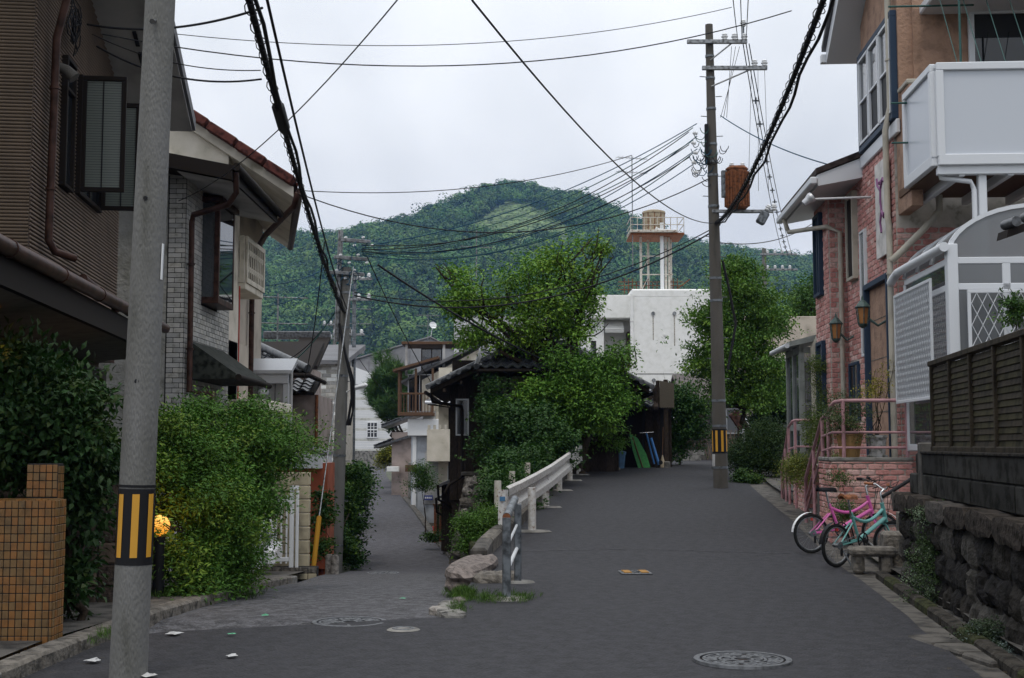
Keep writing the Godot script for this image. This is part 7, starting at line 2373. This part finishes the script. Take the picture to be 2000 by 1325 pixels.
func mid_pole() -> void:
	var base := Vector3(-3.97, -1.35, -29)
	var ax := Vector3(.028, 1, 0)
	var t := pole_at("utility_pole", "tall grey concrete pole standing in the hedge in the middle distance", base, base + ax * 6.9, .165, .105, M.pole)
	var up := Vector3(-.06, 0, .05)
	pt(t, "extension_pipe", M.steel, [ax * 5.2 + Vector3(-.16, 0, .06), ax * 7.75 + Vector3(-.16, 0, .06)], .06, 10)
	for y in [.6, 2.6, 4.4, 5.5, 6.3]: pt(t, "band", M.steel_dull, [ax * y, ax * (y + .05)], lerp(.17, .115, y / 6.9), 16)
	for q in [[7.5, -.15, .55], [7.1, -.3, .5], [6.75, -.4, .45]]:
		var arm := pb(t, "crossarm", M.steel, ax * q[0] + Vector3((q[1] + q[2]) * .5, 0, .12), Vector3(q[2] - q[1], .08, .07), .008, Basis(Y, .5))
		for k in 4: insulator(arm, Vector3(.35 - k * .2, -.12 + .18 * (k % 2), .05), .6, Vector3(1, .3, 0).normalized())
	var cb := B.new()
	for k in 26:
		var c := ax * rng.randf_range(6.4, 7.4) + Vector3(rng.randfn(.12, .22), 0, .12 + rng.randfn(0, .1))
		var rr := rng.randf_range(.06, .16)
		var a0 := rng.randf() * TAU
		var pts := []
		for j in 8: pts.append(c + Vector3(cos(a0 + j * .6) * rr, sin(a0 + j * .6) * rr, .05 * sin(j + k)))
		cb.tube(pts, .008, 5)
	obj("cable_coil", cb, M.wire_blue, t)
	# drop of cables down the shaft
	for q in [[.14, .03, 0.], [.17, .016, .3], [.2, .02, .15]]:
		pt(t, "riser_cable", M.wire, [ax * 5.6 + Vector3(-.1, 0, .16), ax * 5.0 + Vector3(.05, 0, .2), ax * 4.3 + Vector3(q[0] + .08, 0, .14), ax * (3.9 - q[2]) + Vector3(q[0] + .1, 0, .1), ax * 3.3 + Vector3(q[0] + .02, 0, .05)], q[1], 7)
	step_bolts(t, ax, .13, 1.6, 6., .45, M.steel_dull)
	# street lamp on its arm
	pt(t, "lamp_arm", M.white_clean, [ax * 4.05 + Vector3(.1, 0, .05), ax * 4.15 + Vector3(.3, 0, .05)], .02, 6)
	pb(t, "lamp_head", M.white_clean, ax * 4.18 + Vector3(.42, 0, .05), Vector3(.34, .1, .14), .04, Basis(Z, .25))
	# steel pole down the alley and two far ones
	for q in [[690., -1.2, 46., 9.0, .09, "slim blue-grey steel pole farther down the alley"], [680., -1.1, 52., 7.4, .12, "concrete pole half hidden behind the mid-street pole"], [652., -.8, 70., 9.2, .12, "distant pole with white insulators behind the tiled roofs"], [1497., .9, 62., 10.2, .14, "distant pole with twin crossarms above the street tree"]]:
		var p := Vector3(gx(q[0], q[2]), q[1], -q[2])
		var s := pole_at("utility_pole", q[5], p, p + Y * q[3], q[4], q[4] * .75, M.steel_dull if q[4] < .1 else M.pole)
		for k in 2:
			var right: bool = q[0] > 1400
			var arm := pb(s, "crossarm", M.steel, Vector3(.7 if right else 0., q[3] - .3 - k * .75, .1), Vector3(1.8 if right else 1.3, .09, .08), .008)
			for j in 4: insulator(arm, Vector3(-.55 + j * .36, .06, 0), 1.5)

func wires() -> void:
	# thick lashed bundles
	var mp := Vector3(-3.82, 4.55, -28.9)
	for q in [[G(462, -60, 8.5), mp, .25, "heavy lashed cable bundle running from upper left to the mid-street pole"], [G(1640, -60, 9.5), G(1403, 432, 27.9), .35, "heavy lashed cable bundle rising from the bend pole to the upper right"]]:
		var t := thing("cable_bundle", q[3], "cable")
		var path := catenary(q[0], q[1], q[2], 30)
		pt(t, "core_cable", M.wire, path, .026, 7)
		var p2 := []
		for i in path.size(): p2.append(path[i] + Vector3(.05 + .02 * sin(i * 1.3), -.05 + .015 * sin(i * 2.1), 0))
		pt(t, "second_cable", M.wire, p2, .016, 6)
		var b := B.new()
		spiral(b, path, .036, 110., .005)
		obj("lashing", b, M.wire, t)
		if q[0].x < 0:
			var p3 := []
			for i in path.size(): p3.append(path[i] + Vector3(.09, .16 * (1. - i / 30.), .0))
			pt(t, "messenger_wire", M.wire, p3, .012, 6)
			var k := 4
			pt(t, "splice_case", M.black, [path[k] + Vector3(0, -.02, 0), path[k].lerp(path[k + 1], .1), path[k + 1], path[k + 1].lerp(path[k + 2], .3)], [.03, .06, .06, .03], 10)
	var drop := [
		["dark wire crossing the top of the sky from the brown house to the upper right", G(180, 50, 14.), G(1560, 2, 17.), .55, .008, M.wire],
		["thin wire high across the sky just above the dark crossing wire", G(330, 50, 14.), G(1440, -5, 17.), .3, .005, M.wire],
		["short thick wire leaving the frame above the foreground pole", G(150, 30, 13.5), G(500, -4, 12.), .12, .013, M.wire],
		["upper of two wires from the brown house to the cable splice", G(160, 50, 14.), G(498, 124, 12.6), .12, .006, M.wire],
		["lower of two wires from the brown house to the cable splice", G(170, 75, 14.), G(500, 142, 12.8), .16, .011, M.wire],
		["service wire sloping from the top edge down to the cream house wall", G(770, -20, 11.), G(340, 388, 19.), .25, .007, M.wire],
		["long dark wire sloping from the top centre down to the bend pole", G(920, -20, 9.), G(1402, 432, 27.8), .45, .009, M.wire],
		["thin wire from the cream house eave across the hilltop", G(565, 366, 24.), G(1238, 296, 30.), .35, .009, M.wire],
		["blackish wire sagging across the mountain clearing", G(560, 366, 24.), G(1388, 344, 28.), 1.0, .012, M.wire],
		["pale wire from the bend pole to the pink house eave", G(1415, 216, 28.), G(1640, 318, 21.), .12, .012, M.wire_blue],
		["upper of the twin cables from the mid-street pole over the tree", G(690, 570, 29.), G(1402, 440, 28.), .75, .012, M.wire],
		["lower of the twin cables from the mid-street pole over the tree", G(690, 576, 29.), G(1402, 446, 28.), .85, .018, M.wire],
		["thick black cable descending from the mid-street pole to the timber house", G(735, 515, 29.), G(1065, 705, 31.5), .12, .026, M.wire],
		["thin dark wire descending past the hillside to the stucco house", G(715, 500, 29.), G(880, 800, 44.), .3, .013, M.wire],
		["wire from the mid-street pole down towards the grey tiled roof", G(668, 585, 29.), G(520, 715, 30.5), .35, .012, M.wire],
		["blue-green wire from the mid-street pole down to the tiled house", G(668, 580, 29.), G(545, 722, 30.), .25, .013, M.wire_green],
		["thin wire from the cable bundle down to the tiled house eave", G(630, 470, 23.), G(592, 745, 30.), .4, .011, M.wire],
		["upper blue wire from the mid-street pole towards the cream house", G(672, 500, 29.), G(480, 556, 27.), .2, .011, M.wire_blue],
		["lower blue wire from the mid-street pole towards the cream house", G(672, 515, 29.), G(480, 596, 27.), .3, .011, M.wire_blue],
		["wire fanning down right from the far steel pole", G(700, 700, 46.), G(800, 800, 60.), .3, .012, M.wire],
		["faint upper wire behind the bend pole towards the right", G(1400, 410, 28.), G(1600, 398, 40.), .1, .008, M.wire],
		["faint lower wire behind the bend pole towards the right", G(1400, 470, 28.), G(1605, 425, 40.), .3, .012, M.wire]]
	for q in drop: wire(q[0], q[1], q[2], q[3], q[4], q[5])
	for i in 10:
		var a := G(705, 478 + (i % 5) * 4.5, 29.) + Vector3(0, 0, (i % 3) * .1)
		var b := G(1368 - (i % 3) * 8, 232 + i * 8.5, 27.9)
		wire(["topmost", "second", "third", "fourth", "fifth", "sixth", "seventh", "eighth", "ninth", "lowest"][i] + " of ten service wires fanning from mid-street pole to bend pole", a, b, .45 + .1 * (i % 4) + i * .03, .011, [M.wire_blue, M.wire_green, M.wire][i % 3], "blue-green wires between the two poles")
	# high voltage line with spacers: up over the street and away to the far pole
	for i in 3:
		wire(["left", "middle", "right"][i] + " thin high voltage conductor running up from the bend pole crossarm", G(1452 + i * 8, 62, 28.), G(1440 + i * 18, -60, 16.), .05, .008, M.wire, "conductors above the bend pole")
		wire(["left", "middle", "right"][i] + " thin high voltage conductor running back to the distant twin-arm pole", G(1462 + i * 6, 70, 28.), G(1535 + i * 9, 498, 62.), .5, .012, M.wire, "conductors to the distant pole")
		wire(["left", "middle", "right"][i] + " thin jumper wire hanging from the bend pole crossarm to its lower arm", G(1478 + i * 13, 116, 28.), G(1468 + i * 20, 368, 28.), .02, .005, M.wire, "jumpers on the bend pole")
		wire(["right", "middle", "left"][i] + " slanting stay wire between the crossarms and the service coils of the bend pole", G(1455 - i * 8, 75, 28.), G(1415 + i * 6, 220, 28.), .02, .006, M.wire, "stays on the bend pole")
	var sp := thing("wire_spacers", "row of white spacers clipped along the receding high voltage line", "spacer")
	for i in 14:
		var t := .12 + i * .062
		var c := G(1468, 70, 28.).lerp(G(1544, 498, 62.), t) - Y * .5 * 4. * t * (1. - t)
		var b := B.new()
		b.box(c, Vector3(.16, .03, .05))
		b.box(c, Vector3(.04, .16, .05))
		obj("spacer", b, M.steel_dull, sp)
	# roof aerials
	for q in [[930., 555., 60., 2.6, "television aerial above the tiled apartment wing"], [1238., 470., 61., 4.2, "tall television aerial beside the water tower"], [835., 690., 84., 2.6, "television aerial on the grey hall roof"], [540., 690., 34., 1.6, "television aerial on the grey wave-tiled roof"], [690., 690., 60., 2.2, "small television aerial behind the alley poles"]]:
		var p := G(q[0], q[1], q[2])
		var t := thing("tv_aerial", q[4], "aerial", p, .3)
		pt(t, "mast", M.steel, [Vector3(0, -1.2, 0), Vector3(0, q[3], 0)], .025, 6)
		for k in 2:
			var y: float = q[3] - .1 - k * .7
			pt(t, "boom", M.steel, [Vector3(-.8, y, 0), Vector3(.8, y, 0)], .014, 5)
			for j in 9: pt(t, "element", M.steel, [Vector3(-.75 + j * .18, y, -.3), Vector3(-.75 + j * .18, y + .0, .3)], .008, 4)

# ---------- covers and litter on the road ----------
func manhole(label: String, at: Vector3, r: float, turn: float) -> void:
	var t := thing("manhole_cover", label, "manhole cover", at, turn, "round manhole covers")
	var b := B.new()
	b.lathe([[0, .0], [r * .84, .0]], 32)
	obj("recess", b, mat("iron_recess", L(.035, .024, .02), .85, "grime", 4.), t)
	b = B.new()
	b.lathe([[r * .86, -.01], [r * .86, .012], [r * .98, .012], [r, -.006]], 40)
	obj("frame_ring", b, mat("iron", L(.13, .135, .145), .5, "grime", 3., "", 0, .3), t)
	for rr in [.78, .46, .2]:
		b = B.new()
		b.lathe([[r * (rr - .035), -.01], [r * (rr - .03), .01], [r * (rr + .03), .01], [r * (rr + .035), -.01]], 36)
		obj("ring", b, M.iron, t)
	for k in 12:
		var a := k * TAU / 12
		b = B.new()
		b.bar(Vector3(cos(a), 0, sin(a)) * r * (.5 if k % 2 else .22) + Y * .004, Vector3(cos(a), 0, sin(a)) * r * (.76 if k % 2 else .44) + Y * .004, .03, .012, Y, .003)
		obj("rib", b, M.iron, t)
		b = B.new()
		var c := Vector3(cos(a + .26), 0, sin(a + .26)) * r * (.62 if k % 2 else .63)
		b.lathe([[.012, -.005], [.016, .009], [.04, .009], [.044, -.005]], 14, c)
		obj("knob", b, M.iron, t)
		if k % 2 == 0:
			b = B.new()
			b.lathe([[.008, -.005], [.012, .009], [.03, .009], [.034, -.005]], 12, Vector3(cos(a + .26), 0, sin(a + .26)) * r * .33)
			obj("knob", b, M.iron, t)
func road_things() -> void:
	manhole("round iron manhole cover with flower pattern in the right foreground", Vector3(1.535, hr(8.66) + .004, -8.66), .33, .3)
	manhole("round grey manhole cover on the old asphalt of the left road", Vector3(-1.32, hl(10.55) + .012, -10.55), .31, .1)
	manhole("round manhole cover where the left road dips away", Vector3(-2.45, hl(24.6) + .01, -24.6), .31, .0)
	var v := thing("valve_cover", "small square yellow painted hydrant cover on the right road", "valve cover", Vector3(1.36, hr(14.3) + .006, -14.3), .06)
	pb(v, "frame", M.iron, Vector3.ZERO, Vector3(.34, .016, .34), .006)
	for q in [[-.095, .1], [.095, .1]]: pb(v, "yellow_field", mat("worn_yellow", L(.42, .22, .04), .8, "fleck", 3.), Vector3(q[0], .012, 0), Vector3(.085, .01, .25), .002)
	var b := B.new()
	for k in 9: b.box(Vector3(cos(k * .9) * .035, .012, sin(k * .9) * .09), Vector3(.03, .01, .035), .002, Basis(Y, k * .5))
	obj("emblem", b, M.iron, v)
	var c := thing("oval_cover", "small pale oval cover set in the dark asphalt at left centre", "valve cover", Vector3(-.84, hr(10.) + .008, -10.05), 0.)
	b = B.new()
	b.lathe([[0, .006], [.11, .006], [.13, -.004]], 20)
	obj("lid", b, M.concrete, c)
	b = B.new()
	b.lathe([[.06, .006], [.065, .011], [.085, .011], [.09, .006]], 18)
	obj("ring", b, M.iron, c)
	# litter
	var lit := [[350, 1242, "white crumpled bag on the road edge by the foreground pole", mat("paper", L(.5, .5, .5), .9), .055], [195, 1294, "white crumpled paper beside the kerb left of the foreground pole", M.paper, .045], [462, 1285, "flat white scrap of paper on the dark asphalt", M.paper, .04], [525, 1198, "small green scrap on the old asphalt of the left road", mat("green_scrap", L(.1, .35, .2), .7), .03], [460, 1243, "small green scrap near the asphalt seam", M.green_scrap, .025], [790, 1147, "tiny green scrap near the dip of the left road", M.green_scrap, .03], [300, 1322, "grey crumpled paper at the foot of the foreground pole", M.soffit, .06]]
	for q in lit:
		var dd: float = 1.46 / (q[1] - 870.) * 2500.
		var p := Vector3(gx(q[0], dd), 0, -dd)
		p.y = (hl(dd) if dd > 10.3 else hr(dd)) + (.105 if p.x < -2.96 else .012)
		b = B.new()
		var g := []
		for j in 5:
			var row := []
			for i in 6: row.append(Vector3((i / 5. - .5) * q[4] * 2., abs(rng.randfn(0, .25)) * q[4] * sin(PI * (i + .3) / 5.6) * sin(PI * (j + .3) / 4.6), (j / 4. - .5) * q[4] * 1.6) + Vector3(rng.randfn(0, .006), 0, rng.randfn(0, .006)))
			g.append(row)
		b.grid(g)
		var o := obj("paper_scrap", b, q[3], null, p)
		o.rotation.y = rng.randf() * 3.
		tag(o, q[2], "litter")
	# fallen leaves in the gutters
	var r := RandomNumberGenerator.new()
	r.seed = 404
	var lv := []
	for i in 260:
		var left := r.randf() < .5
		var d := r.randf_range(7., 20.)
		var x: float = (interp(LR, max(d, 9.4), 1) + .02 + abs(r.randfn(0, .2))) if left else (interp(RR, d, 2) + .2 - abs(r.randfn(0, .25)))
		var y: float = ((hl(d) if d > 9.4 else hr(d)) if left else hr(d)) + .012
		var cc := Color(.16, .11, .05) * r.randf_range(.5, 1.4)
		cc.a = 1.
		lv.append([Transform3D(Basis(Y, r.randf() * TAU).scaled(Vector3(.25, .05, .25)), Vector3(x, y, -d)), cc])
	var o := leaves(null, "fallen_leaves", "tiny", lv)
	tag(o, "brown fallen leaves scattered along both gutters", "leaves")
